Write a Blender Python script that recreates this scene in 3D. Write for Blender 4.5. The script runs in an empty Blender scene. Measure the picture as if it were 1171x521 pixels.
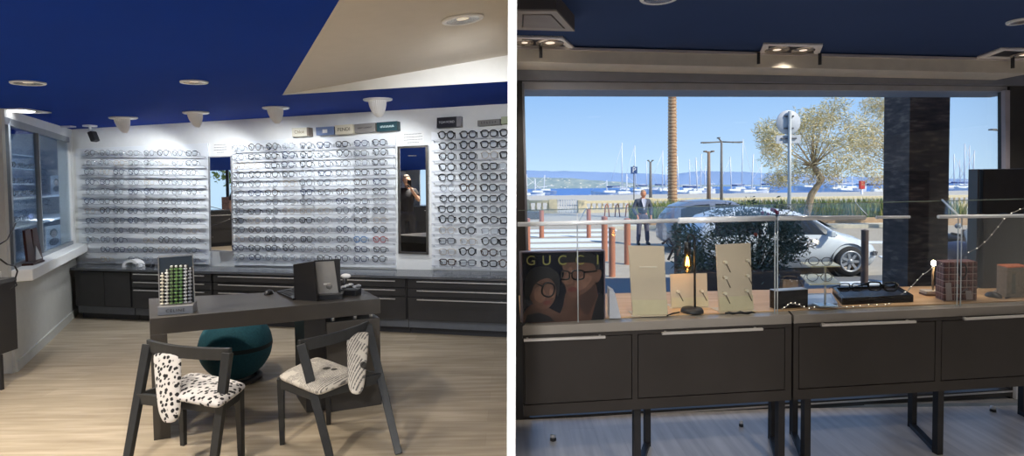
import bpy, math, random
from mathutils import Vector, Matrix, Euler
random.seed(7)
V = Vector
sc = bpy.context.scene
COL = sc.collection
PI = math.pi
F = 620.0
EYE = 1.6
# ------------------------------------------------------------------ camera
PITCH = 2.0
cam_d = bpy.data.cameras.new('camera'); cam = bpy.data.objects.new('camera', cam_d); COL.objects.link(cam)
RM = Matrix.Rotation(math.radians(90 - PITCH), 4, 'X') @ Matrix.Rotation(-0.012, 4, 'Z')
cam.matrix_world = Matrix.Translation((0, 0, EYE)) @ RM
cam_d.sensor_fit = 'HORIZONTAL'; cam_d.sensor_width = 36.0
cam_d.lens = F / 1171 * 36
cam_d.shift_y = -32.85 / 1171
cam_d.clip_start = 0.05; cam_d.clip_end = 2000
sc.camera = cam
PPY = 260.5 - 32.85
R3 = RM.to_3x3()
CO = V((0, 0, EYE))
# world position of a point seen at a photo pixel: on a height, at a depth, or on a plane
def ray(px, py):
    return R3 @ V(((px - 585.5) / F, (PPY - py) / F, -1.0))
def fl(px, py, h=0.0):
    d = ray(px, py); return CO + d * ((h - EYE) / d.z)
def at(px, py, Y):
    d = ray(px, py); return CO + d * (Y / d.y)
def onp(px, py, p0, n):
    d = ray(px, py); return CO + d * ((p0 - CO).dot(n) / d.dot(n))

# ------------------------------------------------------------------ materials
MATS = {}
def mat(name, col, rough=0.5, metal=0.0, var=0.06, nscale=12.0, emit=None, estr=0.0, bump=0.0, coat=0.0, spec=None):
    if name in MATS: return MATS[name]
    m = bpy.data.materials.new(name); m.use_nodes = True
    nt = m.node_tree; N = nt.nodes; L = nt.links
    b = N['Principled BSDF']
    b.inputs['Roughness'].default_value = rough
    b.inputs['Metallic'].default_value = metal
    if spec is not None: b.inputs['Specular IOR Level'].default_value = spec
    if coat: b.inputs['Coat Weight'].default_value = coat
    tc = N.new('ShaderNodeTexCoord'); nz = N.new('ShaderNodeTexNoise')
    nz.inputs['Scale'].default_value = nscale; nz.inputs['Detail'].default_value = 3
    L.new(tc.outputs['Object'], nz.inputs['Vector'])
    r = N.new('ShaderNodeValToRGB')
    r.color_ramp.elements[0].position = .3; r.color_ramp.elements[1].position = .7
    r.color_ramp.elements[0].color = (*[max(0, c * (1 - var)) for c in col], 1)
    r.color_ramp.elements[1].color = (*[min(1, c * (1 + var)) for c in col], 1)
    L.new(nz.outputs['Fac'], r.inputs['Fac']); L.new(r.outputs['Color'], b.inputs['Base Color'])
    if bump:
        bp = N.new('ShaderNodeBump'); bp.inputs['Strength'].default_value = bump; bp.inputs['Distance'].default_value = .01
        L.new(nz.outputs['Fac'], bp.inputs['Height']); L.new(bp.outputs['Normal'], b.inputs['Normal'])
    if emit:
        b.inputs['Emission Color'].default_value = (*emit, 1); b.inputs['Emission Strength'].default_value = estr
    MATS[name] = m; return m
def srgb(r, g, b):
    f = lambda c: (c / 255) / 12.92 if c <= 10 else (((c / 255) + .055) / 1.055) ** 2.4
    return (f(r), f(g), f(b))
def glass_mat(name, tint=(1, 1, 1), refl=0.08, rough=0.02, k=.8):
    if name in MATS: return MATS[name]
    m = bpy.data.materials.new(name); m.use_nodes = True
    nt = m.node_tree; N = nt.nodes; L = nt.links
    N.remove(N['Principled BSDF']); out = N['Material Output']
    t = N.new('ShaderNodeBsdfTransparent'); t.inputs['Color'].default_value = (*tint, 1)
    g = N.new('ShaderNodeBsdfGlossy'); g.inputs['Roughness'].default_value = rough
    fr = N.new('ShaderNodeFresnel'); fr.inputs['IOR'].default_value = 1.35
    ml = N.new('ShaderNodeMath'); ml.operation = 'MULTIPLY_ADD'; ml.inputs[1].default_value = k; ml.inputs[2].default_value = refl * .2
    L.new(fr.outputs['Fac'], ml.inputs[0])
    mx = N.new('ShaderNodeMixShader'); L.new(ml.outputs[0], mx.inputs['Fac'])
    L.new(t.outputs[0], mx.inputs[1]); L.new(g.outputs[0], mx.inputs[2]); L.new(mx.outputs[0], out.inputs['Surface'])
    MATS[name] = m; return m
def node_mat(name, build, rough=.5):
    if name in MATS: return MATS[name]
    m = bpy.data.materials.new(name); m.use_nodes = True
    nt = m.node_tree; b = nt.nodes['Principled BSDF']; b.inputs['Roughness'].default_value = rough
    tc = nt.nodes.new('ShaderNodeTexCoord')
    build(nt.nodes, nt.links, b, tc)
    MATS[name] = m; return m
def ramp(N, stops):
    r = N.new('ShaderNodeValToRGB'); e = r.color_ramp.elements
    while len(e) > 1: e.remove(e[-1])
    e[0].position = stops[0][0]; e[0].color = (*stops[0][1], 1)
    for p, c in stops[1:]:
        x = e.new(p); x.color = (*c, 1)
    return r
def planks(name, c1, c2, c3, along='X', w=.17, l=1.3, rough=.45):
    def b(N, L, B, tc):
        mp = N.new('ShaderNodeMapping')
        if along == 'Y': mp.inputs['Rotation'].default_value = (0, 0, PI / 2)
        L.new(tc.outputs['Object'], mp.inputs['Vector'])
        br = N.new('ShaderNodeTexBrick'); br.inputs['Scale'].default_value = 1
        br.inputs['Brick Width'].default_value = l; br.inputs['Row Height'].default_value = w
        br.inputs['Mortar Size'].default_value = .0012; br.inputs['Color1'].default_value = (.35, .35, .35, 1); br.inputs['Color2'].default_value = (.65, .65, .65, 1)
        br.inputs['Mortar'].default_value = (.1, .1, .1, 1); br.offset = .37
        L.new(mp.outputs[0], br.inputs['Vector'])
        mp2 = N.new('ShaderNodeMapping'); mp2.inputs['Scale'].default_value = (1.2, 14, 1)
        L.new(mp.outputs[0], mp2.inputs['Vector'])
        nz = N.new('ShaderNodeTexNoise'); nz.inputs['Scale'].default_value = 1.6; nz.inputs['Detail'].default_value = 6
        L.new(mp2.outputs[0], nz.inputs['Vector'])
        mx = N.new('ShaderNodeMix'); mx.data_type = 'RGBA'; mx.inputs['Factor'].default_value = .68
        L.new(br.outputs['Color'], mx.inputs[6]); L.new(nz.outputs['Fac'], mx.inputs[7])
        r = ramp(N, [(.3, c1), (.5, c2), (.68, c3)])
        L.new(mx.outputs[2], r.inputs['Fac']); L.new(r.outputs['Color'], B.inputs['Base Color'])
    return node_mat(name, b, rough)

# ------------------------------------------------------------------ mesh builder
class MB:
    def __init__(s): s.v = []; s.f = []; s.m = []; s.mi = 0; s.sm = []; s.smooth = False
    def add(s, vs, fs):
        b = len(s.v); s.v += [V(x) for x in vs]
        for f in fs: s.f.append([b + i for i in f]); s.m.append(s.mi); s.sm.append(s.smooth)
        return s
    def hexa(s, p):   # 8 corners: bottom 4 ccw, top 4
        return s.add(p, [(3, 2, 1, 0), (4, 5, 6, 7), (0, 1, 5, 4), (1, 2, 6, 5), (2, 3, 7, 6), (3, 0, 4, 7)])
    def box(s, c, d, rz=0, M=None):
        c = V(c); r = Matrix.Rotation(rz, 3, 'Z') if M is None else M
        h = [x / 2 for x in d]
        P = [c + r @ V((a * h[0], b_ * h[1], e * h[2])) for e in (-1, 1) for a, b_ in ((-1, -1), (1, -1), (1, 1), (-1, 1))]
        return s.hexa(P)
    def bar(s, a, b, w, h, up=V((0, 0, 1)), w2=None, h2=None):
        a = V(a); b = V(b); d = (b - a).normalized(); x = d.cross(up)
        if x.length < 1e-4: x = d.cross(V((0, 1, 0)))
        x.normalize(); y = x.cross(d).normalized(); w2 = w2 or w; h2 = h2 or h
        P = []
        for q, ww, hh in ((a, w, h), (b, w2, h2)):
            P += [q - x * ww / 2 - y * hh / 2, q + x * ww / 2 - y * hh / 2, q + x * ww / 2 + y * hh / 2, q - x * ww / 2 + y * hh / 2]
        return s.add(P, [(0, 1, 2, 3), (7, 6, 5, 4), (0, 4, 5, 1), (1, 5, 6, 2), (2, 6, 7, 3), (3, 7, 4, 0)])
    def tube(s, pts, r, n=8, closed=False, rr=None):
        pts = [V(p) for p in pts]; k = len(pts); old = s.smooth; s.smooth = True
        base = len(s.v); up = None
        for i, p in enumerate(pts):
            if closed: d = pts[(i + 1) % k] - pts[i - 1]
            else: d = pts[min(i + 1, k - 1)] - pts[max(i - 1, 0)]
            d.normalize()
            if up is None:
                up = d.orthogonal().normalized()
            else:
                up = (up - d * up.dot(d))
                up = up.normalized() if up.length > 1e-6 else d.orthogonal().normalized()
            y = d.cross(up); q = rr[i] if rr else r
            for j in range(n):
                a = 2 * PI * j / n; s.v.append(p + (up * math.cos(a) + y * math.sin(a)) * q)
        for i in range(k if closed else k - 1):
            i2 = (i + 1) % k
            for j in range(n):
                j2 = (j + 1) % n
                s.f.append([base + i * n + j, base + i * n + j2, base + i2 * n + j2, base + i2 * n + j]); s.m.append(s.mi); s.sm.append(True)
        s.smooth = old
        if not closed:
            s.f.append([base + j for j in range(n)][::-1]); s.m.append(s.mi); s.sm.append(False)
            s.f.append([base + (k - 1) * n + j for j in range(n)]); s.m.append(s.mi); s.sm.append(False)
        return s
    def lathe(s, prof, c=(0, 0, 0), n=24, M=None, smooth=True):
        c = V(c); M = M or Matrix.Identity(3); base = len(s.v)
        for (r, z) in prof:
            for j in range(n):
                a = 2 * PI * j / n; s.v.append(c + M @ V((r * math.cos(a), r * math.sin(a), z)))
        for i in range(len(prof) - 1):
            for j in range(n):
                j2 = (j + 1) % n
                s.f.append([base + i * n + j, base + i * n + j2, base + (i + 1) * n + j2, base + (i + 1) * n + j]); s.m.append(s.mi); s.sm.append(smooth)
        return s
    def ball(s, c, r, n=12, m=8, sc=(1, 1, 1)):
        prof = [(max(1e-4, math.sin(PI * i / m)), -math.cos(PI * i / m)) for i in range(m + 1)]
        M = Matrix.Diagonal((r * sc[0], r * sc[1], r * sc[2]))
        return s.lathe(prof, c, n, M)
    def poly(s, pts, ex):   # extruded polygon by vector ex
        k = len(pts); ex = V(ex)
        P = [V(p) for p in pts] + [V(p) + ex for p in pts]
        return s.add(P, [list(range(k))[::-1], [k + i for i in range(k)]] + [(i, (i + 1) % k, k + (i + 1) % k, k + i) for i in range(k)])
    def quad(s, pts): return s.add(pts, [tuple(range(len(pts)))])
    def build(s, name, mats, parent=None, origin=None, bevel=0, subsurf=0):
        if not isinstance(mats, (list, tuple)): mats = [mats]
        if parent is not None:
            o0 = V((0, 0, 0)); p = parent
            while p is not None: o0 = o0 + p.location; p = p.parent
        elif origin is not None: o0 = V(origin)
        else:
            xs = [q.x for q in s.v]; ys = [q.y for q in s.v]; zs = [q.z for q in s.v]
            o0 = V(((min(xs) + max(xs)) / 2, (min(ys) + max(ys)) / 2, min(zs)))
        me = bpy.data.meshes.new(name)
        me.from_pydata([tuple(q - o0) for q in s.v], [], s.f)
        for m in mats: me.materials.append(m)
        me.polygons.foreach_set('material_index', s.m); me.polygons.foreach_set('use_smooth', s.sm)
        me.validate()
        import bmesh
        bm = bmesh.new(); bm.from_mesh(me)
        if len(bm.faces) < 20000: bmesh.ops.recalc_face_normals(bm, faces=bm.faces)
        bm.to_mesh(me); bm.free(); me.update()
        o = bpy.data.objects.new(name, me); COL.objects.link(o)
        if parent is not None: o.parent = parent
        else: o.location = o0
        if bevel:
            b = o.modifiers.new('bevel', 'BEVEL'); b.width = bevel; b.segments = 2; b.limit_method = 'ANGLE'
        if subsurf:
            b = o.modifiers.new('sub', 'SUBSURF'); b.levels = subsurf; b.render_levels = subsurf
        return o
def root(name, label, cat, loc, group=None):
    o = bpy.data.objects.new(name, None); COL.objects.link(o); o.location = loc; o.empty_display_size = .1
    o['label'] = label; o['category'] = cat
    if group: o['group'] = group
    return o
def tag(o, label, cat, group=None, kind=None):
    o['label'] = label; o['category'] = cat
    if group: o['group'] = group
    if kind: o['kind'] = kind
    return o
def struct(o, label=None, cat=None):
    o['kind'] = 'structure'
    if label: o['label'] = label
    if cat: o['category'] = cat
    return o
def text(name, body, size, M, mt, parent, depth=.002, align='CENTER', spacing=1.0, sx=1.0):
    cu = bpy.data.curves.new(name, 'FONT'); cu.body = body; cu.size = size; cu.align_x = align; cu.align_y = 'CENTER'
    cu.extrude = depth; cu.space_character = spacing
    t = bpy.data.objects.new('tmp', cu); COL.objects.link(t)
    dg = bpy.context.evaluated_depsgraph_get(); dg.update()
    me = bpy.data.meshes.new_from_object(t.evaluated_get(dg)); bpy.data.objects.remove(t)
    me.name = name
    o0 = V((0, 0, 0)); p = parent
    while p is not None: o0 = o0 + p.location; p = p.parent
    me.transform(Matrix.Translation(-o0) @ M @ Matrix.Diagonal((sx, 1, 1, 1)))
    me.materials.clear(); me.materials.append(mt)
    o = bpy.data.objects.new(name, me); COL.objects.link(o); o.parent = parent
    return o
def frame(o, x, y):   # 4x4 with x,y axes, z = x cross y
    x = V(x).normalized(); z = x.cross(V(y)).normalized(); y = z.cross(x)
    return Matrix(((x.x, y.x, z.x, o[0]), (x.y, y.y, z.y, o[1]), (x.z, y.z, z.z, o[2]), (0, 0, 0, 1)))
ORD = ['first', 'second', 'third', 'fourth', 'fifth', 'sixth', 'seventh', 'eighth', 'ninth', 'tenth', 'eleventh', 'twelfth', 'thirteenth', 'fourteenth', 'fifteenth', 'sixteenth']

# common materials
M_white = mat('white_wall_paint', (.80, .81, .80), .7, var=.02)
M_greywall = mat('grey_wall_paint', (.50, .50, .47), .7, var=.03)
M_blue = mat('royal_blue_ceiling_paint', (.0015, .036, .32), .8, var=.04, nscale=2, spec=.1)
M_navy = mat('navy_ceiling_paint', (.032, .062, .17), .8, var=.04, nscale=2, spec=.15)
M_cream = mat('cream_ceiling_paint', (.60, .55, .48), .8, var=.02)
M_char = mat('charcoal_laminate', (.026, .025, .026), .42, var=.12, nscale=5)
M_char2 = mat('charcoal_counter_top', (.085, .09, .10), .14, var=.08, nscale=5)
M_desk = mat('dark_taupe_laminate', (.050, .045, .040), .38, var=.10, nscale=6)
M_steel = mat('brushed_steel', (.80, .78, .76), .45, .9, var=.04)
M_blacks = mat('satin_black_plastic', (.012, .012, .014), .35)
M_blackm = mat('matt_black_steel', (.015, .015, .018), .5)
M_chairw = mat('charcoal_painted_wood', (.022, .024, .026), .45, var=.12, nscale=20)
M_whitep = mat('white_plastic', (.8, .8, .8), .4, var=.01)
M_acryl = mat('frosted_rail_plastic', (.50, .52, .58), .3, var=.03)
M_beige = mat('beige_card', (.60, .49, .36), .6, var=.02)
M_paper = mat('white_paper', (.82, .82, .80), .8, var=.01)
M_ink = mat('grey_ink', (.25, .25, .25), .8)
M_lens = glass_mat('clear_lens', (.93, .95, .97), .15)
M_pane = glass_mat('window_glass', (.97, .98, .985), .02, 0.0)
M_lid = glass_mat('coated_display_glass', (.97, .98, .98), .0, 0.0, .12)
M_clear = glass_mat('display_glass', (.97, .985, .985), .0, 0.0, .3)
M_edge = mat('bright_glass_edge', (.65, .72, .75), .15, .3, var=.02)
M_mirror = mat('mirror_silver', (.86, .88, .90), .01, 1.0, var=0)

# ------------------------------------------------------------------ world
w = bpy.data.worlds.new('sky'); sc.world = w; w.use_nodes = True
N = w.node_tree.nodes; L = w.node_tree.links
bg = N['Background']
tc = N.new('ShaderNodeTexCoord'); sp = N.new('ShaderNodeSeparateXYZ'); L.new(tc.outputs['Generated'], sp.inputs[0])
r_ = ramp(N, [(0, (.52, .72, .90)), (.05, (.43, .63, .88)), (.16, (.27, .48, .82)), (.5, (.16, .36, .80)), (1, (.12, .28, .7))])
L.new(sp.outputs['Z'], r_.inputs['Fac']); L.new(r_.outputs['Color'], bg.inputs['Color'])
bg.inputs['Strength'].default_value = 1.25
def sun(direction, e):
    d = bpy.data.lights.new('sun', 'SUN'); d.energy = e; d.angle = .009; d.color = (1, .93, .80)
    o = bpy.data.objects.new('sun', d); COL.objects.link(o); o.rotation_euler = V(direction).to_track_quat('-Z', 'Y').to_euler(); return o
sun((-.62, .50, -.72), 5.2)
def lamp(kind, loc, e, col=(1, 1, 1), aim=None, size=60, blend=.5, r=.03, parent=None, name='lamp_light'):
    d = bpy.data.lights.new(name, kind); d.energy = e; d.color = col
    if kind == 'SPOT': d.spot_size = math.radians(size); d.spot_blend = blend; d.shadow_soft_size = r
    if kind == 'POINT': d.shadow_soft_size = r
    if kind == 'AREA': d.size = r
    o = bpy.data.objects.new(name, d); COL.objects.link(o)
    o.location = loc
    if aim is not None: o.rotation_euler = (V(aim) - V(loc)).to_track_quat('-Z', 'Y').to_euler()
    if parent is not None:
        o.parent = parent; o.location = V(loc) - parent.location
    return o

# ================================================================== LEFT ROOM SHELL
PWn = 1.25                       # where the partition between the two rooms begins
WLc = V((at(84, 200, 6.80).x, 6.80, 0)); WRc = V((-.035, 5.84, 0))
wt = (WRc - WLc).normalized(); wn = V((wt.y, -wt.x, 0))      # along the back wall / towards the room
LWd = V((.481, -.877, 0)); ln = V((.877, .481, 0))            # along the window wall / towards the room
def hc(x, y): return 2.30 + .028 * (x + 5.45) + .035 * (y - 6.75)
def onc(px, py):                  # on the blue ceiling
    d = ray(px, py); # plane z = a + bx + cy
    a = 2.30 + .028 * 5.45 - .035 * 6.75
    t = (a - EYE) / (d.z - .028 * d.x - .035 * d.y); return CO + d * t
def wpt(px, py, off=0.0): return onp(px, py, WLc + wn * off, wn)
def lpt(px, py, off=0.0): return onp(px, py, WLc + ln * off, ln)
E = lpt(8, 200); E.z = 0          # near end of the window wall
M_floorL = planks('beige_wood_planks', srgb(140, 126, 106), srgb(163, 150, 130), srgb(185, 172, 152), 'X', .17, 1.3, .42)
M_floorR = planks('grey_wood_planks', srgb(168, 162, 158), srgb(188, 182, 178), srgb(206, 200, 196), 'Y', .16, 1.3, .34)
f = MB().box((-4.9, 2.2, -.05), (9.78, 10.4, .1)).build('floor', M_floorL); struct(f, 'beige wood plank floor of the frame display room', 'floor')
f = MB().box((3.55, .35, -.05), (7.10, 6.7, .1)).build('floor', M_floorR); struct(f, 'greyish wood plank floor in front of the shop window', 'floor')
# ceiling with the opening
P1 = onc(323, 108.5); P2 = onc(580, 93); P2.x = .012
P3 = onc(388, 0); e_ = (P3 - P1); tt = (.012 - P1.x) / e_.x; P4 = P1 + e_ * tt
b0 = [(-9.7, -3), (-.03, -3)]
pl = [V((-9.7, -3, 0)), V((.012, -3, 0)), V((.012, P4.y, 0)), V((P1.x, P1.y, 0)), V((.012, P2.y, 0)), V((.012, 6.2, 0)), V((-5.2, 7.2, 0)), V((-9.7, 7.2, 0))]
for p in pl: p.z = hc(p.x, p.y)
o = MB().poly(pl, (0, 0, .12)).build('ceiling', M_blue); struct(o, 'royal blue ceiling with an angular cut-out', 'ceiling')
P2t = at(580, 62.5, P2.y); P2t.x = .012
P1u = P1.copy(); P1u.z = hc(P1.x, P1.y) - .001; P2u = P2.copy(); P2u.z = hc(P2.x, P2.y) - .001
P4t = P4.copy(); P4t.z = P2t.z
o = MB().poly([P1u, P4 + V((0, 0, -.001)), P2t], (0, 0, .05)).build('ceiling', M_cream); struct(o, 'cream sloping ceiling panel inside the blue cut-out', 'ceiling')
yy_ = V((0, -.012, 0))
o = MB().poly([P1u + yy_, P2u + yy_, P2t + yy_], (.0, .010, 0)).build('trim_1', M_white); struct(o, 'white upstand along the far edge of the cream ceiling panel', 'trim')
# back wall
def wallbox(a, b, z0, z1, n, th, name, m, label=None):
    a = V(a); b = V(b)
    if not isinstance(z1, tuple): z1 = (z1, z1)
    nn = -n * th
    P = [V((a.x, a.y, z0)), V((b.x, b.y, z0)), V((b.x, b.y, z0)) + nn, V((a.x, a.y, z0)) + nn,
         V((a.x, a.y, z1[0])), V((b.x, b.y, z1[1])), V((b.x, b.y, z1[1])) + nn, V((a.x, a.y, z1[0])) + nn]
    o = MB().hexa(P).build(name, m); struct(o, label, 'wall') ; return o
wallbox(WLc - wt * .02, WRc + wt * .04, 0, 2.7, wn, .12, 'wall_back', M_white, 'white back wall behind the eyewear panels')
# window wall: below the sill, above the window, end pier
SILL = .87; WTOP = 2.19
wallbox(WLc, E, 0, SILL - .0, ln, .12, 'wall_window_side', M_greywall, 'grey wall under the white window sill')
wallbox(WLc, E, WTOP, 2.42, ln, .12, 'wall_window_side', M_white, 'white wall strip above the showcase window')
c1 = lpt(83, 250); c1.z = 0
wallbox(WLc, c1, SILL, WTOP, ln, .12, 'wall_window_side', M_white, 'white wall strip between showcase window and corner')
pe = E + V((.0, -.02, 0))
wallbox(E + V((-1.6, 0, 0)), E + V((.0, 0, 0)), 0, 2.45, V((0, 1, 0)), .03, 'wall_pier', M_greywall, 'grey wall pier in front of the showcase window')
o = MB().hexa([WLc + ln * .0 + V((0, 0, 0)), E, E + ln * .015, WLc + ln * .015, WLc + V((0, 0, .09)), E + V((0, 0, .09)), E + ln * .015 + V((0, 0, .09)), WLc + ln * .015 + V((0, 0, .09))]).build('baseboard_window_side', M_greywall); struct(o)
S0 = WLc; S1 = E
sl = [S0 - ln * .12, S1 - ln * .12, S1 + ln * .14, S0 + ln * .14 + LWd * .0]
o = MB().poly([V((p.x, p.y, SILL - .09)) for p in sl], (0, 0, .10)).build('trim_2', M_white, bevel=.006); struct(o, 'deep white window sill board', 'sill')
# far sides and rear of the left room
wallbox(V((-9.7, E.y, 0)), V((-9.7, -3, 0)), 0, 2.6, V((1, 0, 0)), .1, 'wall_side', M_white)
# rear shop front (behind the viewpoint) with real glazing
for nm, x0, x1, z0, z1 in (('wall_rear', -9.7, -9.3, 0, 2.6), ('wall_rear', -.9, -.02, 0, 2.6), ('wall_rear', -9.3, -.9, 2.3, 2.6)):
    o = MB().box(((x0 + x1) / 2, -3.05, (z0 + z1) / 2), (x1 - x0, .1, z1 - z0)).build(nm, M_white); struct(o)
mb = MB()
for x in (-9.3, -7.2, -5.1, -3.0, -.9): mb.box((x, -3.0, 1.15), (.07, .08, 2.3))
mb.box((-5.1, -3.0, .05), (8.4, .08, .1)); mb.box((-5.1, -3.0, 2.27), (8.4, .08, .07))
struct(mb.build('window_2', M_char), 'glazed shop front seen only in the wall mirrors', 'window')

# partition between the two rooms
o = MB().hexa([V((-.0100 - .0235, PWn, -.0)), V((.0100 - .0235, PWn, 0)), V((.002, 6.1, 0)), V((-.018, 6.1, 0)),
               V((-.0100 + .0205, PWn, 2.95)), V((.0100 + .0205, PWn, 2.95)), V((.040, 6.1, 2.95)), V((.020, 6.1, 2.95))]).build('wall_partition', mat('bright_white_partition', (.92, .92, .90), .7, var=0))
struct(o, 'thin white partition between the two rooms', 'wall')

# ================================================================== RIGHT ROOM SHELL
WYl = 3.62; WYr = 3.90
W0 = V((.03, WYl, 0)); W1 = V((4.2, 3.93, 0)); ww = (W1 - W0).normalized(); wwn = V((ww.y, -ww.x, 0))
def gp(px, py, off=0.0): return onp(px, py, W0 + wwn * off, wwn)
HCR = 2.42
def hr(x): return 2.415 - .019 * x
def onr(px, py):
    d = ray(px, py); t = (2.415 - EYE) / (d.z + .019 * d.x); return CO + d * t
pl = [V((.02, -3, hr(0))), V((7.1, -3, hr(7.1))), V((7.1, 3.98, hr(7.1))), V((.02, 3.60, hr(0)))]
o = MB().poly(pl, (0, 0, .12)).build('ceiling', M_navy); struct(o, 'navy ceiling over the shop window display', 'ceiling')
M_fr = mat('dark_window_aluminium', (.055, .052, .050), .45, .2)
M_fr2 = mat('greige_header_panel', (.60, .56, .49), .7, .0)
M_fr3 = mat('slate_blind_box', (.22, .23, .27), .5)
M_soff = mat('grey_soffit', (.40, .40, .43), .6)
# ceiling-side aluminium rail + pelmet bands (depth decreasing towards the glass)
def band(name, y0l, y1l, y0r, y1r, off, th, m, x0=590, x1=1178, lab=None):
    a = gp(x0, y0l, off); b = gp(x0, y1l, off); c = gp(x1, y1r, off); d = gp(x1, y0r, off)
    o = MB().poly([b, c, d, a], -wwn * th).build(name, m); struct(o, lab); return o
band('trim_3', 52.5, 55.5, 67, 70, .34, .02, mat('pale_aluminium_strip', (.75, .70, .68), .35, .6), lab='pale aluminium strip where ceiling meets the window header')
band('trim_4', 54, 70.5, 68, 84, .33, .30, M_fr2, lab='greige header panel above the window')
band('trim_5', 69, 90.5, 82, 97, .10, .08, M_fr3, lab='slate grey blind housing above the window')
band('trim_6', 89, 102.0, 96.5, 104.0, .03, .30, M_soff, lab='grey soffit strip behind the top window frame')
# window frame with panes
wf = MB()
def fbar(pts, off, th): wf.poly([gp(x, y, off) for x, y in pts], -wwn * th)
fbar([(589, 90), (1172, 96), (1172, 98.5), (589, 92.5)], .05, .05)
fbar([(589, 90), (597, 90), (606, 488), (589, 488)], .05, .09)
fbar([(1155, 96), (1174, 96), (1174, 470), (1155, 470)], .05, .09)
fbar([(589, 478), (1172, 444), (1172, 452), (589, 487)], .05, .07)
wfo = wf.build('window_1', M_fr); struct(wfo, 'large dark framed shop window', 'window')
MB().poly([gp(x, y, .0) for x, y in [(597, 91), (1155, 97), (1155, 449), (597, 484)]], -wwn * .006).build('pane', M_pane, wfo)
MB().poly([gp(x, y, .052) for x, y in [(606, 480.5), (1160, 446), (1160, 448), (606, 482.5)]], -wwn * .004).build('sill_strip', M_steel, wfo)
MB().poly([gp(x, y, .06) for x, y in [(1149.5, 103), (1155, 103), (1155, 240), (1150.5, 240)]], -wwn * .03).build('side_strip', mat('lilac_grey_strip', (.42, .40, .46), .5), wfo)
MB().poly([gp(x, y, .06) for x, y in [(597, 95), (599.5, 95), (609, 475), (606, 475)]], -wwn * .03).build('side_strip', M_fr3, wfo)
# side walls and rear wall
wallbox(W1 + ww * .0, V((7.06, 4.1, 0)), 0, 2.6, wwn, .12, 'wall_window', M_fr)
wallbox(V((7.06, 4.1, 0)), V((7.06, -3, 0)), 0, 2.6, V((-1, 0, 0)), .1, 'wall_side', M_white)
o = MB().box((3.5, -3.05, 1.3), (7.1, .1, 2.6)).build('wall_rear', M_white); struct(o)
# upper storeys of the building: they shade the pavement in front of the shop
M_facade = mat('building_render', (.5, .47, .42), .8)
o = MB().box((1.0, .4, 6.4), (24, 6.7, 7.3)).build('roof', M_facade); struct(o, 'upper storeys of the shop building', 'building')
# ================================================================== EYEWEAR PANELS ON THE BACK WALL
wz = math.atan2(wt.y, wt.x)
M_board = mat('glossy_white_backboard', (.80, .83, .86), .3, var=.01)
def board(mb, quad, off, th):
    mb.poly([wpt(x, y, off) for x, y in quad], -wn * th); return mb
def lerp(a, b, t): return a + (b - a) * t
# colours of spectacle frames
GC = {
 'black': mat('black_acetate', (.010, .010, .012), .25),
 'dark brown': mat('brown_acetate', (.055, .028, .016), .25),
 'grey': mat('grey_metal_frame', (.16, .17, .19), .3, .5),
 'silver': mat('silver_metal_frame', (.42, .43, .45), .25, .8),
 'navy': mat('navy_acetate', (.018, .03, .09), .25),
 'blue': mat('blue_acetate', (.05, .22, .50), .25),
 'red': mat('red_acetate', (.40, .06, .06), .25),
 'beige': mat('beige_acetate', (.45, .36, .26), .3),
}
def rim_pts(cx, w, h, style, n=18):
    P = []
    for i in range(n):
        a = 2 * PI * i / n; c, s_ = math.cos(a), math.sin(a)
        e = {'round': 1.0, 'soft': .75, 'square': .5}[style]
        x = math.copysign(abs(c) ** e, c); z = math.copysign(abs(s_) ** e, s_)
        P.append(V((cx + x * w / 2 * (1 + .06 * z), 0, z * h / 2)))
    return P
def glasses_mesh(name, style, r, width=.145, tlen=.135, open_=True):
    mb = MB(); lw = width * .40; lh = {'round': .050, 'soft': .044, 'square': .040}[style]
    for s_ in (-1, 1):
        pts = rim_pts(s_ * width * .255, lw, lh, style)
        mb.mi = 0; mb.tube(pts, r, 5, closed=True)
        mb.mi = 1; mb.quad(pts)
        mb.mi = 0
        hx = s_ * width * .5
        mb.tube([V((s_ * width * .44, 0, lh * .22)), V((hx, .002, lh * .25)), V((hx, .014, lh * .22))], r * 1.25, 5)
        mb.tube([V((hx, .012, lh * .22)), V((hx * .97, tlen * .6, lh * .12)), V((hx * .93, tlen * .8, 0)), V((hx * .9, tlen, -lh * .42))], r * .85, 5)
    mb.tube([V((-width * .065, 0, lh * .12)), V((0, -.002, lh * .22)), V((width * .065, 0, lh * .12))], r * 1.1, 5)
    return mb
GM = {}
def make_glasses(style, colour, r):
    key = (style, colour, r)
    if key not in GM:
        o = glasses_mesh('glasses', style, r, tlen=.06).build('glasses', [GC[colour], M_lens], origin=(0, 0, 0))
        GM[key] = o; return o, True
    return GM[key].copy(), False
def put_glasses(p, rz, scale, style, colour, r, label, group, tilt=0.0):
    o, first = make_glasses(style, colour, r)
    if not first: COL.objects.link(o)
    o.location = p; o.rotation_euler = (tilt, 0, rz); o.scale = (scale[0], scale[1], scale[2])
    tag(o, label, 'glasses', group); return o
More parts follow.
